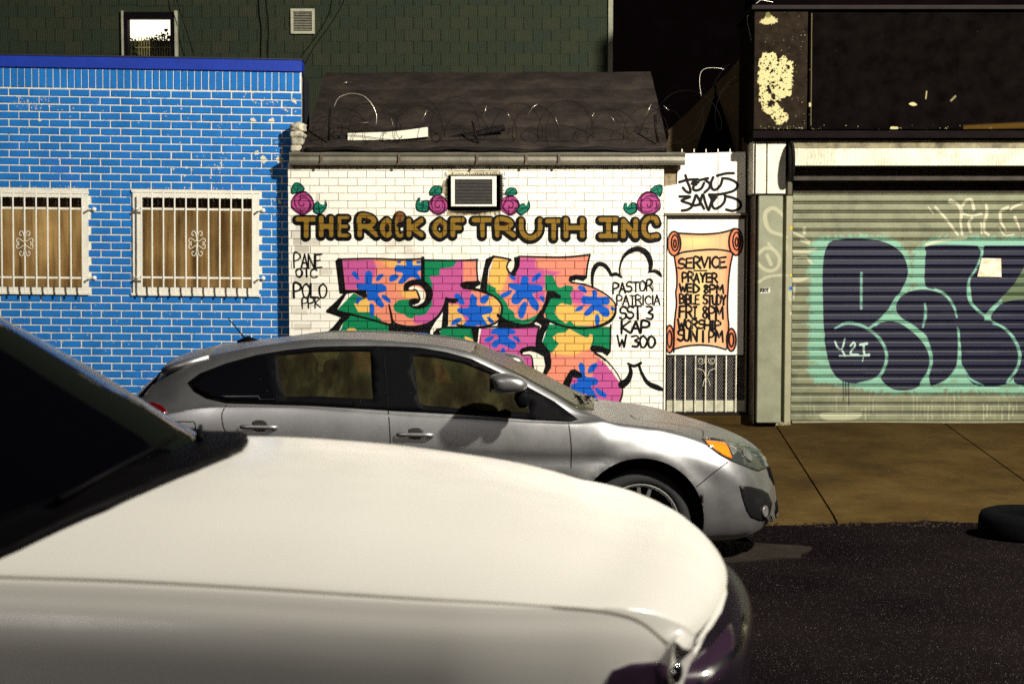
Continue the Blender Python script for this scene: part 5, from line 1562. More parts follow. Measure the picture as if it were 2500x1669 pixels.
# ------------------------------------------------------------------ garage with the roller shutter
RG = FG.root('garage_building', label='garage front with dark peeling parapet and graffiti roller shutter, right edge of photo', cat='building')
g = lambda x, y, yy=0.0: FG.loc(x, y, yy)
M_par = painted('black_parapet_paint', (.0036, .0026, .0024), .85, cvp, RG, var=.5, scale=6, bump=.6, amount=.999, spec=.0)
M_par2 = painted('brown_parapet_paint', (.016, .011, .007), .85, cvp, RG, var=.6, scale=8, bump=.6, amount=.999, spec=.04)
M_pan = Mat('pale_panel'); v = M_pan.coord(RG)
M_pan.set(col=M_pan.ramp(M_pan.noise(v, 5, 7, .75), [(.25, (.26, .24, .17)), (.42, (.55, .53, .42)), (.7, (.66, .64, .52))]), rough=.7); M_pan.bump(M_pan.noise(v, 50, 4), .4, .004); M_pan = M_pan.m
M_pier = painted('grey_pier_paint', (.22, .225, .155), .6, cvs, RG, var=.16, scale=6, bump=.3, dirt=((.15, .15, .10), .5))
M_rail2 = painted('grey_rail_paint', (.27, .26, .17), .55, cvs, RG, var=.12, scale=6, bump=.15)
GXR = 12.0
def gbox(name, x0, y0, x1, y1, ya, yb, mat, ch=.004, xr=None):
    a, b = g(x0, y1, ya), g(x1, y0, ya)
    return MB().box((a[0], ya, a[1]), (xr if xr is not None else b[0], yb, b[1]), ch).build(name, mat, RG)
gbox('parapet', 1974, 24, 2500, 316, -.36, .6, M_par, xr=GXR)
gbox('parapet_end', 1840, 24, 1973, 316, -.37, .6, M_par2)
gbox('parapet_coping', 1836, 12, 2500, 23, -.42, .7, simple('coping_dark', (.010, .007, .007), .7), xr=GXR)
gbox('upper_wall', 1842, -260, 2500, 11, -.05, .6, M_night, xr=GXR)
gbox('ledge', 1838, 319, 2500, 337, -.38, .2, simple('ledge_dark', (.007, .005, .005), .8), xr=GXR)
gbox('side_panel', 1838, 345, 1871, 473, -.27, .1, M_pan)
gbox('side_panel', 1873, 345, 1919, 473, -.27, .1, M_pan)
gbox('panel_head', 1838, 338, 1919, 344, -.29, .1, M_par2)
gbox('panel_sill', 1838, 474, 1919, 477, -.29, .1, M_dark)
gbox('pier', 1847, 478, 1912, 1032, -.30, .3, M_pier, .008)
mb = MB()
rp = random.Random(8)
for _ in range(40):
    x, z, q = rp.uniform(g(1840,1030)[0], g(1925,1030)[0]), rp.uniform(-.02, .03), rp.uniform(.008, .028)
    y = -.08 + rp.uniform(-.05, .02)
    mb.add([(x-q, y-q, z-.02), (x+q, y-q, z-.02), (x+q, y+q, z-.02), (x-q, y+q, z-.02), (x+rp.uniform(-.5,.5)*q, y, z+q)], [(0,1,4), (1,2,4), (2,3,4), (3,0,4)])
mb.build('rubble', simple('crumbled_plaster', (.20, .17, .10), .95, var=.4, scale=20), RG, 'stuff')
gbox('door_gap', 1919.5, 338, 1921.5, 1030, .0, .12, M_dark, 0)
gbox('guide_rail', 1914, 478, 1936, 1046, -.10, .14, M_rail2, .005)
gbox('guide_rail_top', 1923, 338, 1936, 476, -.10, .14, simple('guide_top', (.06, .05, .03), .7), .005)
# roller housing: mottled top band, bright face, shadowed underside
M_hous = Mat('galvanised_housing'); v = M_hous.coord(RG)
w = M_hous.node('ShaderNodeTexWave'); w.bands_direction = 'X'; w.inputs['Scale'].default_value = 9; w.inputs['Distortion'].default_value = 9; w.inputs['Detail'].default_value = 4; M_hous.link(v, w.inputs['Vector'])
cA = M_hous.ramp(M_hous.noise(v, 4, 7, .75), [(.28, (.34, .32, .20)), (.5, (.58, .56, .42)), (.7, (.70, .68, .54))])
M_hous.set(col=M_hous.mix(1.0, cA, M_hous.mapr(w.outputs['Fac'], 0, .35, .72, 1.0), 'MULTIPLY'), rough=.6); M_hous = M_hous.m
M_mott = simple('mottled_band', (.15, .13, .075), .85, var=.7, scale=7, bump=.5)
hz = lambda py, yy=-.34: g(2200, py, yy)[1]
hx = g(1932, 380, -.34)[0]
mb = MB()
extr(mb, [(-.34, hz(404)), (-.34, hz(363)), (-.29, hz(361)), (.12, hz(361)), (.12, hz(400)), (-.29, hz(405))], hx, GXR)
mb.build('roller_housing', M_hous, RG)
mb = MB(); extr(mb, [(-.29, hz(360.5)), (-.29, hz(343, -.29)), (.10, hz(338, -.25)), (.10, hz(360.5))], hx, GXR); mb.build('housing_band', M_mott, RG)
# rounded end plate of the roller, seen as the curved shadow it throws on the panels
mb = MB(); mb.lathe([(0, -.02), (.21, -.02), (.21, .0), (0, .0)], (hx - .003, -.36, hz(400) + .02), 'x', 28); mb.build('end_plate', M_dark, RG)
gbox('lintel', 1936, 405, 2500, 469, .045, .3, simple('lintel_brown', (.035, .025, .020), .9, var=.4, scale=8), 0, xr=GXR)
gbox('lintel_band', 1938, 406, 2500, 440, -.15, .04, simple('band_brown', (.034, .027, .020), .9, var=.4, scale=9, bump=.4), 0, xr=GXR)
# shutter slats
M_shut = painted('shutter_steel', (.165, .172, .100), .5, cvs, RG, var=.20, scale=5, bump=.2, dirt=((.07, .075, .045), .75), spec=.25)
sh0, sh1 = g(2200, 470, .05)[1], g(2200, 1027, .05)[1]
nsl = 25
pitch = (sh0 - sh1) / nsl
xa, xb = g(1934, 700, .05)[0], 7.4
SHT = MB().box((xa, .10, sh1), (xb, .12, sh0 + .1)).build('shutter', M_dark, RG)
prof = [(.185, 0), (.150, .003), (.143, .018), (.146, .060), (.152, .074), (.176, .0775), (.156, .081), (.148, .086), (.152, .0925), (.186, .0965)]
slm = MB()
sc_ = pitch / .1
vs = [(0, y, z*sc_) for y, z in prof] + [(xb - xa, y, z*sc_) for y, z in prof]
n = len(prof)
slm.add(vs, [(i, n + i, n + i + 1, i + 1) for i in range(n - 1)])
slme = slm.mesh('slat_shape'); slme.materials.append(M_shut)
for k in range(nsl):
    o = bpy.data.objects.new('slat', slme); C.objects.link(o); o.parent = SHT
    o.location = (xa, -.10 + rs.uniform(-.0015, .0015), sh1 + k*pitch)
gbox('shutter_foot', 1934, 1028, 2500, 1034, .02, .1, simple('foot_bar', (.20, .19, .12), .6), .004, xr=7.4)
gbox('threshold', 1930, 1035, 2500, 1048, .10, .4, M_dark, 0, xr=7.4)
# paper notice stuck on the shutter
pn = FG.m @ Vector((g(2409, 676, .03)[0], .03, g(2409, 676, .03)[1]))
def ng(x, y):
    p = P(x, y, pn.y) - pn
    return p.x, p.z
mb = MB(); mb.prism([ng(2386, 675), ng(2397, 630), ng(2444, 631), ng(2445, 676)], 0, .003)
npm = Mat('notice_paper'); v = npm.coord()
npm.set(col=npm.ramp(npm.noise(v, 9, 4), [(.35, (.48, .34, .20)), (.5, (.70, .58, .42)), (.7, (.78, .66, .52))]), rough=.6)
o = mb.build('notice', npm.m); o.location = pn; tag(o, 'small cream paper notice stuck on the shutter graffiti', 'notice')

# ------------------------------------------------------------------ tyre lying by the kerb, street lamp outside the frame
TY = empty('car_tyre', (P(2500, 1280, 9.9).x + .02, 9.9, .0), label='black tyre lying flat at the pavement edge, cut by the right edge of photo', cat='tyre')
M_rub = simple('rubber', (.0025, .0025, .003), .9, var=.2, scale=30, bump=.2)
MB().lathe([(.20, .005), (.27, .0), (.315, .018), (.325, .06), (.328, .10), (.325, .15), (.31, .19), (.27, .205), (.20, .20), (.19, .17), (.19, .04), (.20, .005)], (0, 0, .005), 'z', 48).build('tread', M_rub, TY)
MB().lathe([(.0, .05), (.189, .05), (.189, .07), (.0, .07)], (0, 0, .0), 'z', 40).build('wheel_disc', simple('dark_disc', (.006, .006, .006), .7), TY)

SL = empty('street_lamp', (9.2, 2.2, .0), label='street lamp on a curved arm, out of the picture to the right of the camera', cat='street lamp')
M_pole = simple('lamp_pole_metal', (.25, .25, .24), .5, metal=.6)
MB().tube([(0, 0, 0), (0, 0, 4), (0, 0, 8.2)], [.11, .09, .07], 12).build('pole', M_pole, SL)
hd = LAMP - Vector((9.2, 2.2, 0))
MB().tube([(0, 0, 8.15), (-.25, .2, 8.6), (-1.2, .95, 8.95), (hd.x + .3, hd.y - .25, hd.z + .2)], .035, 8).build('arm', M_pole, SL)
MB().lathe([(.0, .16), (.12, .15), (.20, .07), (.22, .04), (.21, .04), (.0, .12)], (hd.x, hd.y, hd.z + .03), 'z', 20).build('lamp_head', M_pole, SL)

# ================================================================== cars
def pch(xs, ys):
    """monotone cubic through the points"""
    xs, ys = np.array(xs, float), np.array(ys, float)
    o = np.argsort(xs); xs, ys = xs[o], ys[o]
    h = np.diff(xs); d = np.diff(ys) / h
    m = np.zeros_like(ys)
    m[0], m[-1] = d[0], d[-1]
    for i in range(1, len(ys) - 1):
        if d[i-1] * d[i] > 0:
            w1, w2 = 2*h[i] + h[i-1], h[i] + 2*h[i-1]
            m[i] = (w1 + w2) / (w1/d[i-1] + w2/d[i])
    def f(x):
        x = min(max(x, xs[0]), xs[-1])
        i = min(max(int(np.searchsorted(xs, x)) - 1, 0), len(h) - 1)
        t = (x - xs[i]) / h[i]
        a, b = 2*t**3 - 3*t*t + 1, t**3 - 2*t*t + t
        c, e = -2*t**3 + 3*t*t, t**3 - t*t
        return float(a*ys[i] + b*h[i]*m[i] + c*ys[i+1] + e*h[i]*m[i+1])
    return f

def loft(stations, section, rf, rr_, L0, L1, bow_f, bow_r, halfw, ns=7, extra=None):
    """body shell. section(x) gives the half section from the bottom centre to the top centre as (y, z, corner)."""
    rings = []
    for x in stations:
        sec = section(x)
        brk = None
        if isinstance(sec, tuple): sec, brk = sec
        pts = np.array([(a, b) for a, b in sec])
        q = spline(pts, False, ns) if brk is None else np.vstack([spline(pts[:brk+1], False, ns)[:-1], spline(pts[brk:], False, ns)])
        inset = 0.0
        if x > L1 - rf: t = (x - (L1 - rf)) / rf; inset = rf * (1 - math.sqrt(max(0, 1 - t*t)))
        if x < L0 + rr_: t = ((L0 + rr_) - x) / rr_; inset = rr_ * (1 - math.sqrt(max(0, 1 - t*t)))
        zmid = (q[:, 1].min() + q[:, 1].max()) / 2
        hy, hz = max(q[:, 0].max(), .05), max((q[:, 1].max() - q[:, 1].min()) / 2, .05)
        ky, kz = max(1 - inset / hy, .02), max(1 - inset / hz, .02)
        ring = []
        for y, z in q:
            y2, z2 = y * ky, zmid + (z - zmid) * kz
            bf = np.clip((x - (L1 - 1.5)) / 1.5, 0, 1); br = np.clip(((L0 + .9) - x) / .9, 0, 1)
            xo = -bow_f * (y2 / halfw)**2 * bf**1.5 + bow_r * (y2 / halfw)**2 * br**1.5
            p = Vector((x + xo, y2, z2))
            if extra: p = extra(p, x)
            ring.append(p)
        rings.append(ring)
    m = len(rings[0])
    vs, fs = [], []
    for ring in rings:
        vs += [(p.x, p.y, p.z) for p in ring]
        vs += [(p.x, -p.y, p.z) for p in ring[1:-1][::-1]]
    w = 2*m - 2
    for i in range(len(rings) - 1):
        for j in range(w):
            k = (j + 1) % w
            fs.append((i*w + j, i*w + k, (i+1)*w + k, (i+1)*w + j))
    fs.append(tuple(range(w - 1, -1, -1)))
    fs.append(tuple((len(rings) - 1)*w + j for j in range(w)))
    me = bpy.data.meshes.new('body_shell')
    me.from_pydata(vs, [], fs)
    bm = bmesh.new(); bm.from_mesh(me)
    bmesh.ops.remove_doubles(bm, verts=bm.verts, dist=1e-5)
    bmesh.ops.recalc_face_normals(bm, faces=bm.faces)
    bm.to_mesh(me); bm.free()
    for p in me.polygons: p.use_smooth = True
    return me

def tree_of(me):
    return BVHTree.FromPolygons([v.co[:] for v in me.vertices], [tuple(p.vertices) for p in me.polygons])

class Skin:
    """lays pieces on a body shell: outlines are given in the photograph, from above, or from the side"""
    def __init__(s, me, origin):
        s.t, s.o = tree_of(me), Vector(origin)
    def cast(s, mode, a, b):
        if mode == 'photo':
            o, d = EYE - s.o, ray(a, b).normalized()
        elif mode == 'top': o, d = Vector((a, b, 5)), Vector((0, 0, -1))
        elif mode == 'side': o, d = Vector((a, -5, b)), Vector((0, 1, 0))
        elif mode == 'front': o, d = Vector((8, a, b)), Vector((-1, 0, 0))
        elif mode == 'rear': o, d = Vector((-8, a, b)), Vector((1, 0, 0))
        hit = s.t.ray_cast(o, d)
        if hit[0] is None: return None, None
        n = hit[1]
        if n.dot(d) > 0: n = -n
        return hit[0], n
    def patch(s, mode, outline, step, lift=.003, depth=.006, curve=False, holes=()):
        """thin shell over the body inside the outline: (vertices, faces) or None"""
        pts = [Vector(p).to_2d() if len(p) == 2 else p for p in outline]
        if curve: pts = [Vector(p) for p in spline([tuple(p) for p in pts], True, 6)]
        loops = []
        for pp_ in [pts] + [[Vector(tuple(p)) for p in h] for h in holes]:
            lp = []
            n = len(pp_)
            for i in range(n):
                a, b = pp_[i], pp_[(i+1) % n]
                k = max(1, int((b - a).length / step))
                for j in range(k): lp.append(a.lerp(b, j / k))
            loops.append(lp)
        bd = [p for lp in loops for p in lp]
        x0, x1 = min(p.x for p in bd), max(p.x for p in bd); y0, y1 = min(p.y for p in bd), max(p.y for p in bd)
        def inside(q):
            c = False
            for a, b in [(lp[i], lp[i-1]) for lp in loops for i in range(len(lp))]:
                if (a.y > q.y) != (b.y > q.y) and q.x < (b.x - a.x)*(q.y - a.y)/(b.y - a.y) + a.x: c = not c
            return c
        inner = []
        yy = y0 + step/2
        row = 0
        while yy < y1:
            xx = x0 + step*(.5 if row % 2 else 0)
            while xx < x1:
                q = Vector((xx, yy))
                if inside(q) and min((q - b).length_squared for b in bd) > (step*.45)**2: inner.append(q)
                xx += step
            yy += step*.87; row += 1
        allp = bd + inner
        ed, o_ = [], 0
        for lp in loops:
            ed += [(o_ + i, o_ + (i+1) % len(lp)) for i in range(len(lp))]; o_ += len(lp)
        V, E, Fc, ov, oe, of = delaunay_2d_cdt(allp, ed, [], 2, 1e-7)
        P3, N3 = [], []
        for q in V:
            h, nn = s.cast(mode, q.x, q.y)
            P3.append(h); N3.append(nn)
        faces = [f for f in Fc if all(P3[i] is not None for i in f) and inside(sum((V[i] for i in f), Vector((0, 0))) / len(f))]
        # drop faces stretched over a silhouette
        good = []
        for f in faces:
            ok = True
            for i in range(len(f)):
                a, b = f[i], f[(i+1) % len(f)]
                if (P3[a] - P3[b]).length > .45: ok = False
            if ok: good.append(f)
        vs = [(p + nn*lift) if p is not None else Vector((0, 0, 0)) for p, nn in zip(P3, N3)]
        used = sorted({i for f in good for i in f}); mp = {u: k for k, u in enumerate(used)}
        top = [vs[i] for i in used]; fs = [tuple(mp[i] for i in f) for f in good]
        # skirt down into the body along open edges
        cnt = {}
        for f in fs:
            for i in range(len(f)):
                e = (f[i], f[(i+1) % len(f)]); cnt[tuple(sorted(e))] = cnt.get(tuple(sorted(e)), []) + [e]
        low = {}
        for k, e in cnt.items():
            if len(e) == 1:
                a, b = e[0]
                for q in (a, b):
                    if q not in low:
                        low[q] = len(top); top.append(top[q] - N3[used[q]]*depth)
                fs.append((b, a, low[a], low[b]))
        return top, fs
    def piece(s, name, mat, parent, mode, outline, step, lift=.003, depth=.006, curve=False, mirror=False, label=None, holes=()):
        out = []
        r = s.patch(mode, outline, step, lift, depth, curve, holes)
        for sg in ((1, -1) if mirror else (1,)):
            me = bpy.data.meshes.new(name)
            me.from_pydata([(v.x, v.y*sg, v.z) for v in r[0]], [], [f if sg == 1 else f[::-1] for f in r[1]])
            bm = bmesh.new(); bm.from_mesh(me); bmesh.ops.recalc_face_normals(bm, faces=bm.faces)
            # recalc can flip an open sheet: make it face outward
            if bm.faces:
                bm.faces.ensure_lookup_table()
                f = bm.faces[0]
                q = s.t.find_nearest(f.calc_center_median())
                if q[1] is not None and sg == 1 and q[1].dot(f.normal) < 0: bmesh.ops.reverse_faces(bm, faces=bm.faces)
            bm.to_mesh(me); bm.free()
            for p in me.polygons: p.use_smooth = len(p.vertices) == 3
            o = mesh_obj(name, me, mat, parent)
            if label and sg == 1: o['label'] = label
            out.append(o)
        return out[0]
    def strip(s, mb, mode, pts, width, lift=.004, smooth=True, k=5):
        """thin ribbon along a line on the body"""
        pts = spline(pts, False, k) if smooth and len(pts) > 2 else np.array(pts, float)
        L, last = [], None
        for a, b in pts:
            h, n = s.cast(mode, a, b)
            if h is None: continue
            L.append((h, n))
        vs, fs = [], []
        for i, (h, n) in enumerate(L):
            t = (L[min(i+1, len(L)-1)][0] - L[max(i-1, 0)][0])
            if t.length < 1e-7: t = Vector((1, 0, 0))
            w = n.cross(t.normalized()) * width/2
            vs += [h + n*lift - w, h + n*lift + w]
        for i in range(len(L) - 1):
            if (L[i][0] - L[i+1][0]).length < .3: fs.append((2*i, 2*i+2, 2*i+3, 2*i+1))
        mb.add(vs, fs, True)
        # mirrored to the far side
        return vs, fs

def boolean(obj, cutter_objs):
    for c in cutter_objs:
        md = obj.modifiers.new('cut', 'BOOLEAN'); md.operation = 'DIFFERENCE'; md.solver = 'EXACT'; md.use_self = c.name.startswith('glass'); md.object = c
    dg = bpy.context.evaluated_depsgraph_get()
    dg.update()
    me = bpy.data.meshes.new_from_object(obj.evaluated_get(dg), preserve_all_data_layers=True, depsgraph=dg)
    obj.modifiers.clear()
    obj.data = me
    for c in cutter_objs:
        m = c.data; bpy.data.objects.remove(c); bpy.data.meshes.remove(m)
    return me

def fix_smooth(me, deg=35):
    me.shade_smooth() if hasattr(me, 'shade_smooth') else None
    bm = bmesh.new(); bm.from_mesh(me)
    for e in bm.edges:
        if len(e.link_faces) == 2 and e.link_faces[0].normal.angle(e.link_faces[1].normal, 0) > R(deg): e.smooth = False
    for f in bm.faces: f.smooth = True
    bm.to_mesh(me); bm.free()

M_tyre = simple('tyre_rubber', (.012, .012, .012), .8, var=.2, scale=30, spec=.3)
M_rim = simple('alloy_rim', (.45, .45, .42), .35, metal=.85, var=.08)
M_blackp = simple('black_plastic', (.002, .002, .0025), .6, var=.2, scale=20, spec=.04)
M_chrome = simple('chrome', (.80, .79, .74), .12, metal=1.0, var=.03)
M_arch = simple('arch_liner', (.004, .004, .004), .95, spec=.05)

def wheel(parent, x, y, z, r=.318, rr=.232, w=.205, spokes=5, side=-1):
    t = MB().lathe([(rr - .01, -w*.40), (rr + .015, -w*.49), (r - .05, -w*.52), (r - .018, -w*.47), (r, -w*.36), (r + .002, 0), (r, w*.36), (r - .018, w*.47), (r - .05, w*.5), (rr, w*.45), (rr - .01, w*.40)], (0, 0, 0), 'y', 48)
    o = t.build('wheel', M_tyre, parent); o.location = (x, y, z)
    e = side
    rim = MB().lathe([(rr - .012, e*-w*.3), (rr - .012, e*w*.42), (rr + .006, e*w*.47), (rr + .008, e*w*.44)], (0, 0, 0), 'y', 48)
    rim.build('rim', M_rim, o)
    MB().lathe([(0, e*-.02), (rr - .015, e*-.02)], (0, 0, 0), 'y', 32).build('brake_disc', M_arch, o)
    hub = MB().lathe([(0, e*(w*.40)), (.03, e*(w*.40)), (.05, e*(w*.36)), (.055, e*.01)], (0, 0, 0), 'y', 20); hub.build('hub', M_rim, o)
    for k in range(spokes):
        for off in (-.13, .13):
            a = 2*math.pi*k/spokes + off + 1.45
            mb = MB(); ca, sa = math.cos(a), math.sin(a)
            a2 = 2*math.pi*k/spokes + off*1.25 + 1.45
            p0 = Vector((ca*.04, e*w*.36, sa*.04)); p1 = Vector((math.cos(a2)*(rr - .008), e*w*.40, math.sin(a2)*(rr - .008)))
            tn = (p1 - p0).normalized(); sd = tn.cross(Vector((0, 1, 0))).normalized()
            vs = []
            for p_, hw in ((p0, .014), (p1, .0105)):
                for sx, sy in ((-1, 1), (1, 1), (1.2, -1), (-1.2, -1)): vs.append(p_ + sd*hw*sx + Vector((0, e*.014*sy - e*.012, 0)))
            mb.add(vs, [(0,1,5,4), (1,2,6,5), (2,3,7,6), (3,0,4,7), (0,3,2,1), (4,5,6,7)])
            mb.build('spoke', M_rim, o)
    return o

# ------------------------------------------------------------------ silver hatchback
SY0 = 9.60                                             # centre line of the silver car
SILV = Mat('silver_paint')
v = SILV.coord()
fl = SILV.noise(v, 900, 2, .9)
sc1 = SILV.mix(SILV.mapr(fl, .2, .8, 0, 1), (.37, .37, .375), (.42, .42, .42))
dustf = SILV.mapr(SILV.noise(v, 2.5, 6, .7), .45, .75, 0, .12)
SILV.set(col=SILV.mix(dustf, sc1, (.20, .19, .165)), rough=SILV.mapr(SILV.noise(v, 5, 5), .3, .7,   .33, .42), metal=.93, coat=.25, coatr=.25)
M_silver = SILV.m
def cz(px, py, Y=9.5):
    p = P(px, py, Y); return p.x, p.z
top_px = [(302,1210,9.45),(303,1080,9.45),(309,1010,9.45),(330,968,9.45),(360,940,9.5),(405,900,9.5),(436,872,9.5),(458,861,9.5),(500,850,9.5),(560,840,9.5),(640,830,9.5),(720,824,9.5),(800,821,9.5),(900,822,9.5),(1000,828,9.5),(1080,836,9.5),(1150,850,9.5),
          (1230,884,9.5),(1320,922,9.5),(1400,962,9.5),(1450,988,9.5),(1490,1001,9.5),(1560,1009,9.5),(1640,1021,9.4),(1710,1038,9.4),(1780,1060,9.35),(1830,1081,9.3),(1862,1102,9.3),(1885,1130,9.3),(1900,1165,9.3),(1910,1210,9.3),(1914,1255,9.3)]
tt = [cz(*p) for p in top_px]
f_top = pch([p[0] for p in tt], [p[1] for p in tt])
L0s, L1s = tt[0][0], tt[-1][0]
bt = [cz(470,845+130,8.95), cz(553,985,8.9), cz(700,987,8.86), cz(860,997,8.86), cz(1000,1007,8.86), cz(1150,1014,8.86), cz(1300,1024,8.86), cz(1400,1028,8.86), cz(1470,1022,8.9), cz(1560,1030,8.9), cz(1660,1046,8.92), cz(1740,1064,8.94), cz(1800,1084,8.98), cz(1850,1106,9.05), cz(1890,1150,9.1), cz(1905,1200,9.15)]
bt = [(L0s, .62), (L0s + .05, .90), (L0s + .2, .975)] + bt[1:]
f_belt = pch([p[0] for p in bt], [p[1] for p in bt])
# height of the roof rail (just over the side glass)
rl_ = [(L0s, .70), (L0s + .08, .97), cz(400,930,9.1), cz(460,893,9.05), cz(553,868,9.02), cz(640,850,9.02), cz(770,834,9.02), cz(900,832,9.02), cz(1024,838,9.02), cz(1110,852,9.0), cz(1150,866,9.0), cz(1216,895,8.98), cz(1281,926,8.95), cz(1353,966,8.92), cz(1420,1003,8.90), cz(1480,1014,8.95), cz(1560,1022,9.0), cz(1660,1038,9.0), cz(1740,1056,9.05), cz(1800,1076,9.05), cz(1850,1098,9.1), cz(1885,1140,9.1), cz(1905,1190,9.15)]
f_rail = pch([p[0] for p in rl_], [p[1] for p in rl_])
f_bot = pch([L0s, L0s + .1, L0s + .3, -1.0, .6, 1.55, 1.72, L1s], [.36, .24, .21, .19, .19, .20, .235, .30])
f_w = pch([L0s, L0s + .25, L0s + .9, -.6, .6, 1.1, 1.5, 1.7, L1s], [.74, .83, .868, .87, .87, .865, .82, .76, .66])
# half width of rail and glass, from the ends in
f_wr = pch([L0s, -2.2, -1.7, -.6, .1, .42, .8, 1.5, L1s], [.62, .60, .60, .615, .64, .70, .72, .66, .55])
WXS = (.800, -1.86)
WR_ = .318
def sec_silver(x):
    zb, zt, ze, zr_ = f_bot(x), f_top(x), f_belt(x), f_rail(x)
    w, wr = f_w(x), f_wr(x)
    ze = min(ze, zt - .008); zr_ = max(min(zr_, zt - .006), ze + .002)
    H = ze - zb
    hood = np.clip((x - .35) / .3, 0, 1)
    return [(0, zb), (w*.80, zb), (w*.935, zb + H*.05), (w*.985, zb + H*.18), (w*1.0, zb + H*.42), (w*.998, zb + H*.66), (w*.985, zb + H*.84), (w*(.955 - .03*hood), ze - .018), (w*(.93 - .05*hood), ze),
            ((w*.93 + wr)/2 * (1 - .02*hood), ze + (zr_ - ze)*.52), (wr, zr_), (wr*.80, zr_ + (zt - zr_)*.55), (wr*.45, zr_ + (zt - zr_)*.88), (0, zt)]
def extra_silver(p, x):
    # flared arches and a crease along the doors
    for wx in WXS:
        d = math.hypot(p.x - wx, (p.z - .335))
        if p.z < .95 and abs(p.y) > .5: p.y *= 1 + .020*math.exp(-((d - .405)/.055)**2)
    if abs(p.y) > .6 and .6 < p.z < .95:
        c_z = .80 + (x + 2.6)*-.012
        p.y *= 1 - .012*math.exp(-((p.z - c_z + .035)/.03)**2) * np.clip((x + 2.5)/.5, 0, 1) * np.clip((1.2 - x)/.4, 0, 1)
    return p
st = np.unique(np.concatenate([np.linspace(L0s, L0s + .12, 9), np.linspace(L0s + .12, L1s - .14, 110), np.linspace(L1s - .14, L1s, 12)]))
shell = loft(st, sec_silver, .10, .08, L0s, L1s, .34, .16, .87, 5, extra_silver)
SO = Vector((0, SY0, 0))
SK = Skin(shell, SO)
CARS = empty('silver_hatchback', SO, label='silver hatchback parked at the pavement in front of the mural, nose to the right', cat='car')
body = mesh_obj('body', shell, M_silver, CARS)
shell.materials.append(M_arch)
cut = []
for wx in WXS:
    for sg in (-1, 1):
        mb = MB().lathe([(0, -.26), (.392, -.26), (.392, .26), (0, .26)], (wx, sg*.80, .352), 'y', 56)
        # straight down below the axle
        me = mb.mesh('arch_cut'); me.materials.append(M_arch)
        bm = bmesh.new(); bm.from_mesh(me); bmesh.ops.remove_doubles(bm, verts=bm.verts, dist=1e-5); bmesh.ops.recalc_face_normals(bm, faces=bm.faces); bm.to_mesh(me); bm.free()
        c = mesh_obj('arch_cut', me); c.location = SO; cut.append(c)
dlo_px = [(459,934),(488,912),(553,887),(626,867),(698,855),(770,847),(840,845),(915,845),(970,846),(1024,849),(1090,860),(1150,876),(1216,907),(1281,940),(1353,980),(1411,1024),(1395,1029),(1303,1025),(1200,1017),(1100,1010),(969,1003),(860,996),(760,990),(662,987),(553,984),(503,972),(474,955)]
def side_of(pxs):
    out = []
    for x, y in pxs:
        h, n = SK.cast('photo', x, y)
        out.append((h.x, h.z))
    return out
win_rd = side_of([(676,869),(700,866),(770,859),(860,857),(905,858),(908,920),(912,974),(780,968),(694,968)])
win_fd = side_of([(1008,868),(1060,872),(1130,886),(1200,914),(1275,952),(1290,985),(1296,1008),(1190,1002),(1040,990),(1024,984)])
for poly in (win_rd, win_fd):
    mb = MB(); mb.prism(poly, -1.4, 1.4)
    me = mb.mesh('glass_cut'); me.materials.append(M_arch)
    c = mesh_obj('glass_cut', me); c.location = SO; cut.append(c)
mb = MB(); extr(mb, [(-.74, .55), (.74, .55), (.72, 1.02), (.52, 1.37), (-.52, 1.37), (-.72, 1.02)], -1.72, -.02)
mb2 = mb.mesh('glass_cut'); mb2.materials.append(M_arch)
c = mesh_obj('glass_cut', mb2); c.location = SO; cut.append(c)
def join_cut(objs):
    mb = MB()
    for c in objs: mb.add([v.co for v in c.data.vertices], [tuple(p.vertices) for p in c.data.polygons])
    me = mb.mesh('cutter'); me.materials.append(M_arch)
    loc = objs[0].location.copy()
    for c in objs:
        m = c.data; bpy.data.objects.remove(c); bpy.data.meshes.remove(m)
    o = mesh_obj('glass_cut', me); o.location = loc
    return o
cut = [join_cut(cut[:-1]), cut[-1]]
bpy.context.view_layer.update()
me = boolean(body, cut)
fix_smooth(me, 40)
# side glazing: black surround with two see-through panes
SK.piece('window_surround', M_blackp, CARS, 'side', side_of(dlo_px), .045, .0045, .01, mirror=True, holes=(win_rd, win_fd))
tint = Mat('tinted_glass')
t1 = tint.node('ShaderNodeBsdfRefraction'); t1.inputs[0].default_value = (.27, .27, .17, 1); t1.inputs['Roughness'].default_value = .34; t1.inputs['IOR'].default_value = 1.0
g1_ = tint.node('ShaderNodeBsdfGlossy'); g1_.inputs['Roughness'].default_value = .04
x1_ = tint.node('ShaderNodeMixShader'); f1_ = tint.node('ShaderNodeFresnel'); f1_.inputs[0].default_value = 1.45
tint.link(f1_.outputs[0], x1_.inputs[0]); df_ = tint.node('ShaderNodeBsdfDiffuse'); tv = tint.coord(); tm = tint.node('ShaderNodeMapping'); tm.inputs['Scale'].default_value = (5, 5, .7); tint.link(tv, tm.inputs[0])
tint.link(tint.ramp(tint.noise(tm.outputs[0], 2.2, 4), [(.3, (.018, .013, .008)), (.5, (.034, .030, .014)), (.72, (.070, .066, .028))]), df_.inputs[0])
xm_ = tint.node('ShaderNodeMixShader'); xm_.inputs[0].default_value = .38
tint.link(t1.outputs[0], xm_.inputs[1]); tint.link(df_.outputs[0], xm_.inputs[2]); tint.link(xm_.outputs[0], x1_.inputs[1]); tint.link(g1_.outputs[0], x1_.inputs[2]); tint.link(x1_.outputs[0], tint.out.inputs[0])
M_tint = tint.m
bglass = simple('privacy_glass', (.002, .002, .003), .08, var=0, spec=.2)
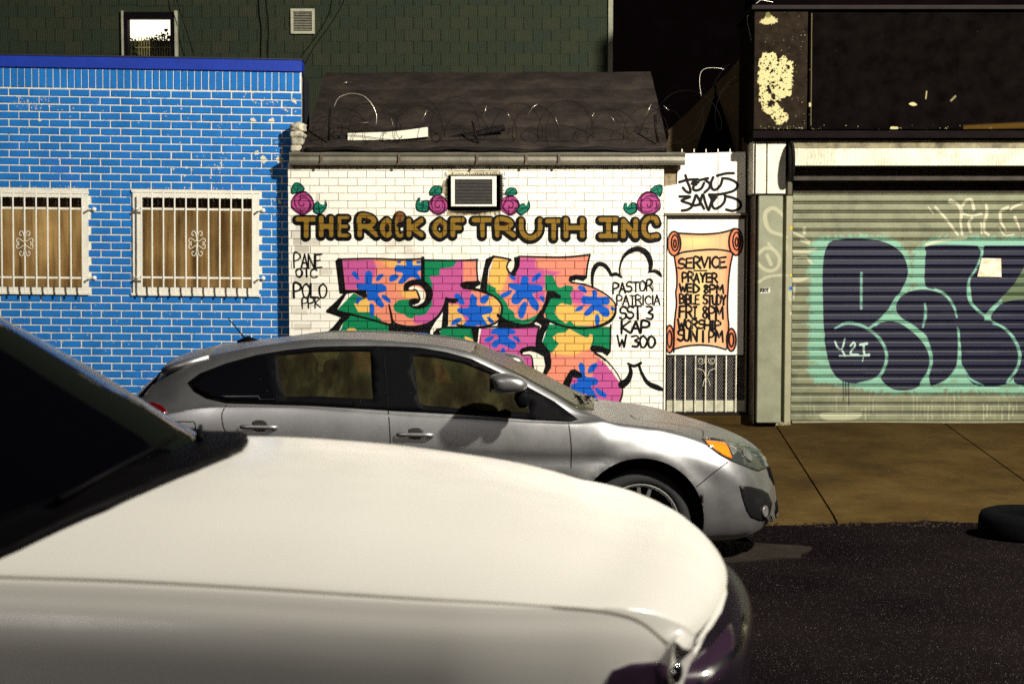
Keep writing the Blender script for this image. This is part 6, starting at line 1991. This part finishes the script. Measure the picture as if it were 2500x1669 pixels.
SK.piece('quarter_window', bglass, CARS, 'side', side_of([(470,934),(492,917),(553,893),(626,873),(656,867),(663,905),(676,980),(553,978),(506,967),(480,952)]), .03, .007, .008, mirror=True)
for poly in (win_rd, win_fd):
    SK.piece('side_window', M_tint, CARS, 'side', poly, .05, .001, .0, mirror=True)
# bright slivers on the pillars and seams
seam = simple('panel_gap', (.006, .006, .006), .9, spec=.05)
sh = simple('seam_light', (.45, .44, .42), .4, metal=.7)
mb = MB()
for pts, w_ in (([(671,870),(673,930),(677,985)], .005), ([(937,860),(942,920),(948,998)], .004)):
    SK.strip(mb, 'photo', pts, w_, .008)
mb.build('pillar_seam', M_chrome, CARS)
mb = MB()
for pts in ([(553,988),(542,1010),(545,1040),(556,1062),(568,1085)], [(948,1003),(951,1040),(953,1082)], [(1388,1031),(1392,1060),(1395,1100),(1394,1142)],
            [(405,1046),(407,1031),(420,1029),(460,1029),(476,1034),(478,1080)], [(1537,1012),(1560,1025),(1640,1034),(1710,1048),(1716,1068)], [(1777,1127),(1740,1155),(1700,1188)],
            [(404,1040),(402,1070)]):
    SK.strip(mb, 'photo', pts, .006, .0012)
gaps = mb.build('panel_gap', seam, CARS)
# rear glass, spoiler, windscreen
SK.piece('rear_window', bglass, CARS, 'top', [(-2.56,-.52),(-2.50,-.60),(-2.33,-.60),(-2.285,-.52),(-2.27,0),(-2.285,.52),(-2.33,.60),(-2.50,.60),(-2.56,.52),(-2.57,0)], .06, .006, .01)
scr = [cz(1168,858)[0], cz(1452,990)[0]]
SK.piece('windscreen', M_tint if 0 else simple('dark_windscreen', (.022, .024, .010), .28, spec=.25, var=.3, scale=3), CARS, 'top', [(scr[0]-.04,-.50),(scr[0]-.02,0),(scr[0]-.04,.50),(scr[0]+.2,.60),(scr[1]-.12,.68),(scr[1]-.03,.50),(scr[1]+.0,0),(scr[1]-.03,-.50),(scr[1]-.12,-.68),(scr[0]+.2,-.60)], .05, .005, .008)
mb = MB()
sp0 = [P(432,870,9.0)-SO, P(448,858,9.3)-SO, P(446,856,9.6)-SO]
vs = []
for y_ in np.linspace(-.58, .58, 13):
    f = abs(y_)/.58
    xb_, zb_ = -2.262 + .03*f, 1.315 - .045*f*f
    vs += [(xb_, y_, zb_), (xb_ + .012, y_, zb_ - .030), (xb_ + .30, y_, f_top(xb_ + .30) - .05*f*f - .02), (xb_ + .30, y_, f_top(xb_ + .30) - .045*f*f + .006), (xb_ + .08, y_, zb_ + .030)]
fs = []
for i in range(12):
    for j in range(5): fs.append((i*5 + j, i*5 + (j+1) % 5, (i+1)*5 + (j+1) % 5, (i+1)*5 + j))
fs += [tuple(range(5)), tuple(60 + j for j in range(4, -1, -1))]
mb.add(vs, fs, True); mb.build('roof_spoiler', M_silver, CARS)
# roof aerial
a0_ = SK.cast('top', -1.83, -.02)[0]
aer = MB(); aer.tube([a0_ + Vector((-.02,0,-.004)), a0_ + Vector((.05,0,.022)), a0_ + Vector((.16,0,-.006))], [.016,.022,.006], 8)
ao_ = aer.build('aerial_base', M_blackp, CARS)
MB().tube([a0_ + Vector((.035,0,.02)), a0_ + Vector((-.085,0,.165))], [.0055,.0035], 6).build('aerial', M_blackp, CARS)
# lamps
M_red = Mat('red_lens'); M_red.set(col=(.07, .001, .001), rough=.12, spec=.6, coat=.5); M_red = M_red.m
SK.piece('tail_light', M_red, CARS, 'side', side_of([(322,992),(345,984),(375,983),(398,992),(408,1003),(398,1014),(382,1026),(376,1032),(350,1018),(325,1004)]), .02, .008, .01, mirror=True)
def lamp_mat(name, c, rough=.1, **k):
    m = Mat(name); m.set(col=c, rough=rough, spec=.7, coat=.6, **k); return m.m
M_amb, M_clear, M_proj = lamp_mat('amber_lens', (.70, .16, .008)), lamp_mat('clear_lamp', (.30, .31, .28), .1, metal=.7), lamp_mat('lamp_inside', (.025, .028, .026), .15)
SK.piece('headlight', M_proj, CARS, 'photo', [(1712,1071),(1722,1068),(1742,1070),(1790,1078),(1838,1092),(1862,1103),(1872,1114),(1880,1128),(1886,1142),(1866,1144),(1852,1150),(1836,1146),(1812,1136),(1786,1126),(1755,1110),(1728,1090)], 7, .004, .01)
hl = CARS.children[-1]
for nm, m_, ol in (('turn_signal', M_amb, [(1720,1076),(1736,1077),(1770,1082),(1776,1092),(1786,1120),(1770,1114),(1745,1098),(1728,1086)]),
                   ('reflector', M_clear, [(1771,1082),(1790,1084),(1800,1094),(1797,1104),(1790,1112),(1785,1106),(1778,1092)]),
                   ('side_reflector', M_clear, [(1862,1108),(1872,1120),(1882,1138),(1868,1140),(1862,1122)])):
    SK.piece(nm, m_, hl, 'photo', ol, 5, .008, .005)
hp, hn = SK.cast('photo', 1822, 1112)
mb = MB(); q = hn.to_track_quat('Z', 'Y').to_matrix()
def disc(mb, c, qm, prof, n=20):
    vs, fs = [], []
    for k in range(n):
        a = 2*math.pi*k/n
        for r_, h_ in prof: vs.append(c + qm @ Vector((r_*math.cos(a), r_*math.sin(a), h_)))
    m_ = len(prof)
    for k in range(n):
        for i in range(m_-1): fs.append((k*m_+i, ((k+1) % n)*m_+i, ((k+1) % n)*m_+i+1, k*m_+i+1))
    mb.add(vs, fs, True)
disc(mb, hp, q, [(.046, .004), (.046, .016), (.040, .017), (.036, .010), (.0, .016)])
mb.build('projector', M_chrome if 0 else lamp_mat('projector_glass', (.14, .14, .13), .05, metal=.4), hl)
# fog light recess and lower lip
SK.piece('fog_light_recess', simple('fog_recess', (.004, .004, .0045), .5, spec=.2), CARS, 'photo', [(1805,1185),(1830,1187),(1858,1194),(1874,1204),(1884,1228),(1880,1250),(1870,1268),(1852,1270),(1832,1262),(1822,1245),(1812,1215)], 7, .004, .01)
fg = CARS.children[-1]
hp, hn = SK.cast('photo', 1866, 1248)
mb = MB(); disc(mb, hp, hn.to_track_quat('Z', 'Y').to_matrix(), [(.038, .004), (.038, .012), (.030, .013), (.0, .008)]); mb.build('fog_light', lamp_mat('fog_glass', (.10, .09, .09), .15), fg)
mb = MB(); SK.strip(mb, 'photo', [(1843,1098),(1862,1103),(1880,1107)], .012, .010); mb.build('bonnet_trim', M_chrome, CARS)
# far side and nose pieces the photograph does not reach
SK.piece('headlight', M_proj, CARS, 'front', [(.42,.60),(.50,.66),(.66,.72),(.70,.66),(.62,.56),(.50,.54)], .04, .004, .01)
SK.piece('grille', M_blackp, CARS, 'front', [(-.36,.55),(-.34,.62),(.34,.62),(.36,.55),(.28,.48),(-.28,.48)], .05, .004, .01)
SK.piece('bumper_intake', M_blackp, CARS, 'front', [(-.40,.28),(-.36,.38),(.36,.38),(.40,.28)], .05, .004, .01)
# door handles in their cups
for k, (hx_, hy_) in enumerate(((632, 1043), (1013, 1062))):
    cup = SK.piece('door_handle', simple('handle_cup', (.02, .02, .02), .6), CARS, 'photo', [(hx_-16+i, hy_+j) for i, j in ((0,-14),(10,-18),(26,-18),(36,-12),(38,0),(30,9),(12,10),(0,4))], 5, .002, .002)
    pts = []
    for dx in (-46, -38, -20, 0, 20, 38, 45):
        h_, n_ = SK.cast('photo', hx_ + dx, hy_ + .02*dx)
        pts.append(h_ + n_ * (.012 if abs(dx) > 40 else .026))
    mb = MB()
    n = len(pts)
    vs, fs = [], []
    for i, p_ in enumerate(pts):
        w_ = .014 if 0 < i < n-1 else .009
        for e in range(8):
            a = e*math.pi/4; vs.append(p_ + Vector((0, -.007*math.cos(a), w_*math.sin(a))))
    for i in range(n-1):
        for e in range(8): fs.append((i*8+e, i*8+(e+1) % 8, (i+1)*8+(e+1) % 8, (i+1)*8+e))
    fs += [tuple(range(8)), tuple((n-1)*8 + e for e in range(7, -1, -1))]
    mb.add(vs, fs, True); mb.build('handle_bar', M_silver, cup)
# door mirror
mc = P(1243, 936, 8.62) - SO
def blob_mesh(name, c, rx, ry, rz, mat, parent, px_=2.6, shape=None, n=24):
    vs, fs = [], []
    for i in range(n + 1):
        ph = -math.pi/2 + math.pi*i/n
        for j in range(2*n):
            th = math.pi*j/n
            f = lambda u: math.copysign(abs(u)**(2/px_), u)
            x = rx*f(math.cos(ph))*f(math.cos(th)); y = ry*f(math.cos(ph))*f(math.sin(th)); z = rz*f(math.sin(ph))
            p_ = Vector((x, y, z))
            if shape: p_ = shape(p_)
            vs.append(c + p_)
    for i in range(n):
        for j in range(2*n): fs.append((i*2*n + j, i*2*n + (j+1) % (2*n), (i+1)*2*n + (j+1) % (2*n), (i+1)*2*n + j))
    mb = MB(); mb.add(vs, fs, True)
    o = mb.build(name, mat, parent)
    bm = bmesh.new(); bm.from_mesh(o.data); bmesh.ops.remove_doubles(bm, verts=bm.verts, dist=1e-5); bmesh.ops.recalc_face_normals(bm, faces=bm.faces); bm.to_mesh(o.data); bm.free()
    return o
for sg in (-1, 1):
    c_ = Vector((mc.x, sg*abs(mc.y), mc.z))
    o = blob_mesh('door_mirror', c_, .112, .115, .062, M_silver, CARS, 3.0, lambda p_: Vector((p_.x + (.0 if p_.z < 0 else -.02*p_.z/.06), p_.y, p_.z*(1 - .25*(p_.x/.11 if p_.x > 0 else 0)))))
    MB().tube([c_ + Vector((.075, -sg*.01, -.045)), c_ + Vector((.088, -sg*.05, -.085)), c_ + Vector((.06, -sg*.13, -.10))], [.040, .046, .034], 10).build('mirror_foot', M_blackp, o)
    blob_mesh('mirror_base', c_ + Vector((.082, sg*.0, -.098)), .042, .035, .052, M_blackp, o, 2.4)
    MB().box(c_ + Vector((-.118, -.085, -.045)), c_ + Vector((-.108, .085, .04)), .004).build('mirror_glass', bglass, o)
for wx in WXS:
    wheel(CARS, wx, -.715, .330, .325, .238)
    wheel(CARS, wx, .715, .330, .325, .238, side=1)
# seats seen dimly through the glass
M_seat = simple('seat_cloth', (.015, .014, .013), .9)
for x_, y_ in ((-.25,-.36),(-.25,.36),(-1.15,-.38),(-1.15,.38)):
    blob_mesh('seat', Vector((x_, y_, .98)), .09, .23, .22, M_seat, CARS, 3)
    blob_mesh('headrest', Vector((x_ - .02, y_, 1.245)), .055, .12, .075, M_seat, CARS, 3)
# wiper tangle in the cowl
mb = MB(); h0 = SK.cast('top', scr[1] - .10, -.30)[0]
mb.tube([h0 + Vector((0,-.20,.012)), h0 + Vector((-.02,.1,.024)), h0 + Vector((-.10,.5,.03))], .008, 5)
mb.build('wiper', M_blackp, CARS)
cowl = simple('cowl_leaves', (.02, .012, .008), .9)
mb = MB(); ql = random.Random(6)
for _ in range(60):
    p_ = h0 + Vector((ql.uniform(-.08,.10), ql.uniform(-.25,.2), ql.uniform(.004,.03))); s_ = ql.uniform(.008,.02)
    a = ql.uniform(0,6.28)
    mb.add([p_ + Vector((math.cos(a)*s_, math.sin(a)*s_, 0)), p_ + Vector((-math.sin(a)*s_, math.cos(a)*s_, s_*.6)), p_ - Vector((math.cos(a)*s_, math.sin(a)*s_, 0)), p_ + Vector((math.sin(a)*s_, -math.cos(a)*s_, -s_*.3))], [(0,1,2,3)])
lv = empty('dry_leaves', SO); tag(lv, 'dry dark leaves caught at the foot of the silver car windscreen', 'leaves')
o = mb.build('leaf_litter', cowl, lv, 'stuff')

# ------------------------------------------------------------------ white car in the foreground
WC = 3.42
ZG = .13                                                # road level under it
WP = Mat('white_car_paint')
v = WP.coord()
dn = WP.mapr(WP.noise(v, 3, 6, .7), .4, .75, 0, .10)
WP.set(col=WP.mix(dn, (.79, .765, .70), (.52, .49, .42)), rough=WP.mapr(WP.noise(v, 6, 5), .3, .7, .25, .38), spec=.5, coat=.25, coatr=.12)
M_wpaint = WP.m
cr_px = [(-420,1402),(0,1412),(300,1422),(600,1438),(1000,1464),(1300,1482),(1450,1492),(1540,1508),(1610,1545),(1680,1595)]
cr = [cz(x, y, 2.60) for x, y in cr_px]
f_cr = pch([p[0] for p in cr], [p[1] for p in cr])
hd_px = [(575,1058,4.02-.25),(700,1061,3.75),(900,1074,3.75),(1100,1099,3.75),(1300,1129,3.78),(1400,1152,3.8),(1500,1185,3.8),(1600,1216,3.72),(1680,1262,3.6),(1735,1322,3.45)]
hd = [cz(*p) for p in hd_px]
f_hood = pch([p[0] for p in hd] + [.52], [p[1] for p in hd] + [1.222])
XB = -.66                                               # windscreen foot on the centre line
def f_ctr(x):
    if x > XB - .12: return f_hood(x)
    zb0 = f_hood(XB - .12)
    t = (XB - .12 - x)
    return min(zb0 + t*.63 - .06*t*t, 1.99 - .02*max(0, -x - 2.6)**2) if x > -4.0 else max(1.2, 1.95 - (-4.0 - x)*1.6)
f_wr2 = pch([-4.6, -4.2, -2.0, -1.2, -.9, -.4, .2, .5, .66], [.60, .64, .67, .71, .74, .78, .74, .66, .5])
f_w2 = pch([-4.6, -4.3, -3.5, -.5, .0, .3, .5, .66], [.80, .90, .94, .94, .93, .88, .80, .68])
f_b2 = pch([-4.6, -4.3, .3, .55, .66], [.5 + ZG, .30 + ZG, .26 + ZG, .28 + ZG, .42 + ZG])
f_b3 = pch([-4.6, -4.3, .6], [.5 + ZG, .30 + ZG, .26 + ZG])
LW, BOWW = .503, .26
def sec_white(x):
    zb, w, wr = f_b3(x), f_w2(x), f_wr2(x)
    zc = f_ctr(x)
    cab0 = np.clip((-.30 - x)/.5, 0, 1) * np.clip((x + 2.2)/.9, 0, 1)
    zs = f_cr(x - BOWW*.78*np.clip((x - LW + 1.5)/1.5, 0, 1)**1.5 - .27*cab0) if x > -4.2 else 1.33
    zs = min(zs, zc - .01)
    cab = np.clip((-.86 - x)/.25, 0, 1)
    # in the hood the upper rows follow its crown; in the cabin they climb to the roof rail
    def up(fr, y_h, y_c, hfrac):
        zh = zs + (zc - zs)*hfrac
        return (y_h*(1-cab) + y_c*cab, zh)
    kw = w/.94
    H = zs - zb
    hood_rows = [(.848*kw, zs), (.80*kw, zs + (zc-zs)*.20), (.60*kw, zs + (zc-zs)*.68), (.38*kw, zs + (zc-zs)*.90), (.16*kw, zs + (zc-zs)*.99), (0, zc)]
    zrail = zs + (zc - zs)*.80
    cab_rows = [(.85*kw, zs), (.83*kw, zs + (zrail - zs)*.35), (wr + .05, zs + (zrail - zs)*.88), (wr*.80, zrail + (zc - zrail)*.55), (wr*.4, zrail + (zc - zrail)*.92), (0, zc)]
    rows = [((a[0]*(1-cab) + b[0]*cab), (a[1]*(1-cab) + b[1]*cab)) for a, b in zip(hood_rows, cab_rows)]
    low = [(0, zb), (w*.86, zb), (w*.96, zb + H*.06), (w, zb + H*.30), (w*1.0, zb + H*.62), (w*.965, zb + H*.84), (w*.94, zs - .06), (w*.915, zs - .018)]
    tb = float(np.clip((x - .452)/.03, 0, 1))
    if tb > 0:
        hy_, hz_ = [r[0] for r in rows][::-1], [r[1] for r in rows][::-1]
        low = [(y_*(1 - tb) + min(y_, .855*kw + .012*i)*tb, z_*(1 - tb) + (float(np.interp(y_, hy_, hz_)) - .030 + .0028*i)*tb) for i, (y_, z_) in enumerate(low)]
    return low + rows, 8
def ex_white(p, x):
    # the screen is swept back at its sides
    cab = np.clip((-.30 - x)/.5, 0, 1) * np.clip((x + 2.2)/.9, 0, 1)
    p.x -= .33*(p.y/.9)**2 * cab
    return p
stw = np.unique(np.concatenate([np.linspace(-4.6, -4.2, 8), np.linspace(-4.2, -1.2, 36), np.linspace(-1.2, LW - .03, 70), np.linspace(LW - .03, LW, 7)]))
shw = loft(stw, sec_white, .010, .12, -4.6, LW, BOWW, .1, .94, 5, ex_white)
def sec_nose(x):
    zb, w = f_b2(x) + .01, f_w2(min(x, .53)) * .955
    zt = 1.165 - .08*max(0, x - .40)
    H = zt - zb
    return [(0, zb), (w*.86, zb), (w*.97, zb + H*.08), (w, zb + H*.35), (w*.99, zb + H*.7), (w*.95, zb + H*.9), (w*.87, zt), (w*.6, zt + .035), (w*.3, zt + .050), (0, zt + .055)]
shn = loft(np.unique(np.concatenate([np.linspace(.05, .12, 4), np.linspace(.12, .48, 14), np.linspace(.48, .565, 12)])), sec_nose, .06, .03, .05, .565, BOWW, .0, .94, 5)
WO = Vector((0, WC, 0))
SW = Skin(shw, WO)
CARW = empty('white_car', WO, label='white car in the near foreground, bonnet across the bottom of the photo', cat='car')
wb_ = mesh_obj('body', shw, M_wpaint, CARW)
cut = []
for wx in (-.18, -3.15):
    for sg in (-1, 1):
        mb = MB().lathe([(0, -.28), (.42, -.28), (.42, .28), (0, .28)], (wx, sg*.86, .37 + ZG), 'y', 48)
        me = mb.mesh('arch_cut'); me.materials.append(M_arch)
        bm = bmesh.new(); bm.from_mesh(me); bmesh.ops.remove_doubles(bm, verts=bm.verts, dist=1e-5); bmesh.ops.recalc_face_normals(bm, faces=bm.faces); bm.to_mesh(me); bm.free()
        c = mesh_obj('arch_cut', me); c.location = WO; cut.append(c)
cut = [join_cut(cut)]
bpy.context.view_layer.update()
shw.materials.append(M_arch)
bme = boolean(wb_, cut)
M_hl = lamp_mat('headlamp_dark', (.035, .018, .035), .12)
nose = mesh_obj('front_end', shn, simple('dark_nose', (.010, .007, .011), .25, spec=.35), CARW)
SN = Skin(shn, WO)
fix_smooth(bme, 45)
mb = MB(); tr2 = []  # tube added for the bright rim along the far pillar edge
for x_ in np.linspace(-1.08, -2.2, 16):
    h_ = SW.cast('top', x_, .66)[0]
    if h_ is not None: tr2.append(h_ + Vector((0, .0, .004)))
mb.tube(tr2, .009, 6); mb.build('pillar_rim', simple('pillar_rim_grey', (.30, .30, .27), .3, metal=.6), CARW)
# black glass, scuttle and wipers
scg = simple('dark_glass', (.001, .001, .0018), .06, var=0, spec=.14)
base_line = [(x_, y_) for x_, y_ in ((-1.02,-.86),(-.93,-.76),(-.81,-.60),(-.76,-.48),(-.70,-.30),(-.66,-.12),(-.65,.0),(-.66,.12),(-.70,.30),(-.76,.48),(-.81,.60),(-.93,.74),(-1.02,.80))]
top_line = [(-1.98,.62),(-1.80,.35),(-1.75,0),(-1.80,-.35),(-1.98,-.66)]
SW.piece('windscreen', scg, CARW, 'top', base_line + top_line, .06, .006, .01)
scuttle_in = [(-1.02,-.86),(-.93,-.76),(-.81,-.60),(-.76,-.48),(-.70,-.30),(-.66,-.12),(-.65,.0),(-.66,.12),(-.70,.30),(-.76,.48),(-.81,.60),(-.93,.74),(-1.02,.80)]
sc2 = [(x_ - .13, y_*.985) for x_, y_ in scuttle_in][::-1]
SW.piece('scuttle', simple('scuttle_plastic', (.0015, .0012, .0016), .6, spec=.06), CARW, 'top', scuttle_in + sc2, .04, .014, .01)
for a_1 in ((-.90, -.62, -.80, -.06), (-.76, .02, -.88, .58)):
    mb = MB(); p0 = SW.cast('top', a_1[0], a_1[1])[0]; p1 = SW.cast('top', a_1[2], a_1[3])[0]
    mb.tube([p0 + Vector((0,0,.03)), p1 + Vector((0,0,.03))], [.010,.006], 6); mb.build('wiper', M_blackp, CARW)
# side windows, door line, bonnet gap, lamp and grille
SW.piece('side_window', scg, CARW, 'side', [(-1.28,1.36),(-1.75,1.62),(-2.3,1.76),(-3.3,1.74),(-3.75,1.60),(-3.8,1.37)], .10, .005, .01, mirror=True)
mb = MB()
gapm = simple('bonnet_gap', (.40, .38, .31), .7, spec=.1)
for pts in (((-60,1404),(0,1407),(300,1417),(600,1433),(1000,1459),(1200,1470),(1300,1477),(1440,1487),(1520,1500),(1570,1520),(1620,1560),(1672,1600)),):
    SW.strip(mb, 'photo', pts, .0040, .0015)
mb.build('bonnet_gap', gapm, CARW)
mb = MB(); SW.strip(mb, 'side', [(-1.15,1.30),(-1.13,.9),(-1.10,.5)], .006, .0015); SW.strip(mb, 'side', [(-2.25,1.32),(-2.26,.9),(-2.24,.5)], .006, .0015); mb.build('panel_gap', seam, CARW)
M_hl = lamp_mat('headlamp_dark', (.035, .018, .035), .12)
SW.piece('headlight', M_hl, CARW, 'side', [(.165,.94),(.168,1.165),(.185,1.197),(.22,1.205),(.27,1.203),(.292,1.195),(.292,1.08),(.24,.96)], .02, .005, .008, mirror=True)
hw = CARW.children[-2]
hp, hn = SW.cast('photo', 1645, 1640)
mb = MB(); disc(mb, hp, hn.to_track_quat('Z', 'Y').to_matrix(), [(.020, .004), (.020, .010), (.012, .014), (.0, .015)]); mb.build('lamp_bowl', lamp_mat('lamp_bowl_chrome', (.8, .8, .75), .10, metal=1), hw)
SN.piece('grille', M_blackp, CARW, 'front', [(-.40,.72),(-.46,.96),(-.3,.99),(.3,.99),(.46,.96),(.40,.72)], .06, .004, .01)
mb = MB(); SN.strip(mb, 'front', [(-.62,.90),(-.50,.98),(-.3,1.02),(0,1.035),(.3,1.02),(.50,.98),(.62,.90)], .018, .008); mb.build('grille_trim', M_chrome, CARW)
SN.piece('headlight', M_hl, CARW, 'photo', [(1530,1665),(1560,1640),(1640,1634),(1700,1606),(1745,1566),(1782,1524),(1792,1560),(1780,1620),(1750,1660),(1700,1700),(1600,1720)], 8, .004, .01)
mb = MB(); SN.strip(mb, 'photo', [(1808,1500),(1812,1535),(1800,1578),(1768,1612),(1730,1645),(1700,1675)], .010, .008); mb.build('lamp_trim', M_chrome, CARW)
for wx in (-.18, -3.15):
    wheel(CARW, wx, -.83, .37 + ZG, .365, .25, .22); wheel(CARW, wx, .83, .37 + ZG, .365, .25, .22, side=1)
for sg in (-1, 1):
    c_ = Vector((-1.36, sg*1.08, 1.47))
    o = blob_mesh('door_mirror', c_, .07, .12, .085, M_wpaint, CARW, 3)
    MB().tube([c_ + Vector((0, -sg*.06, -.06)), c_ + Vector((.02, -sg*.18, -.10))], [.03, .035], 8).build('mirror_foot', M_blackp, o)
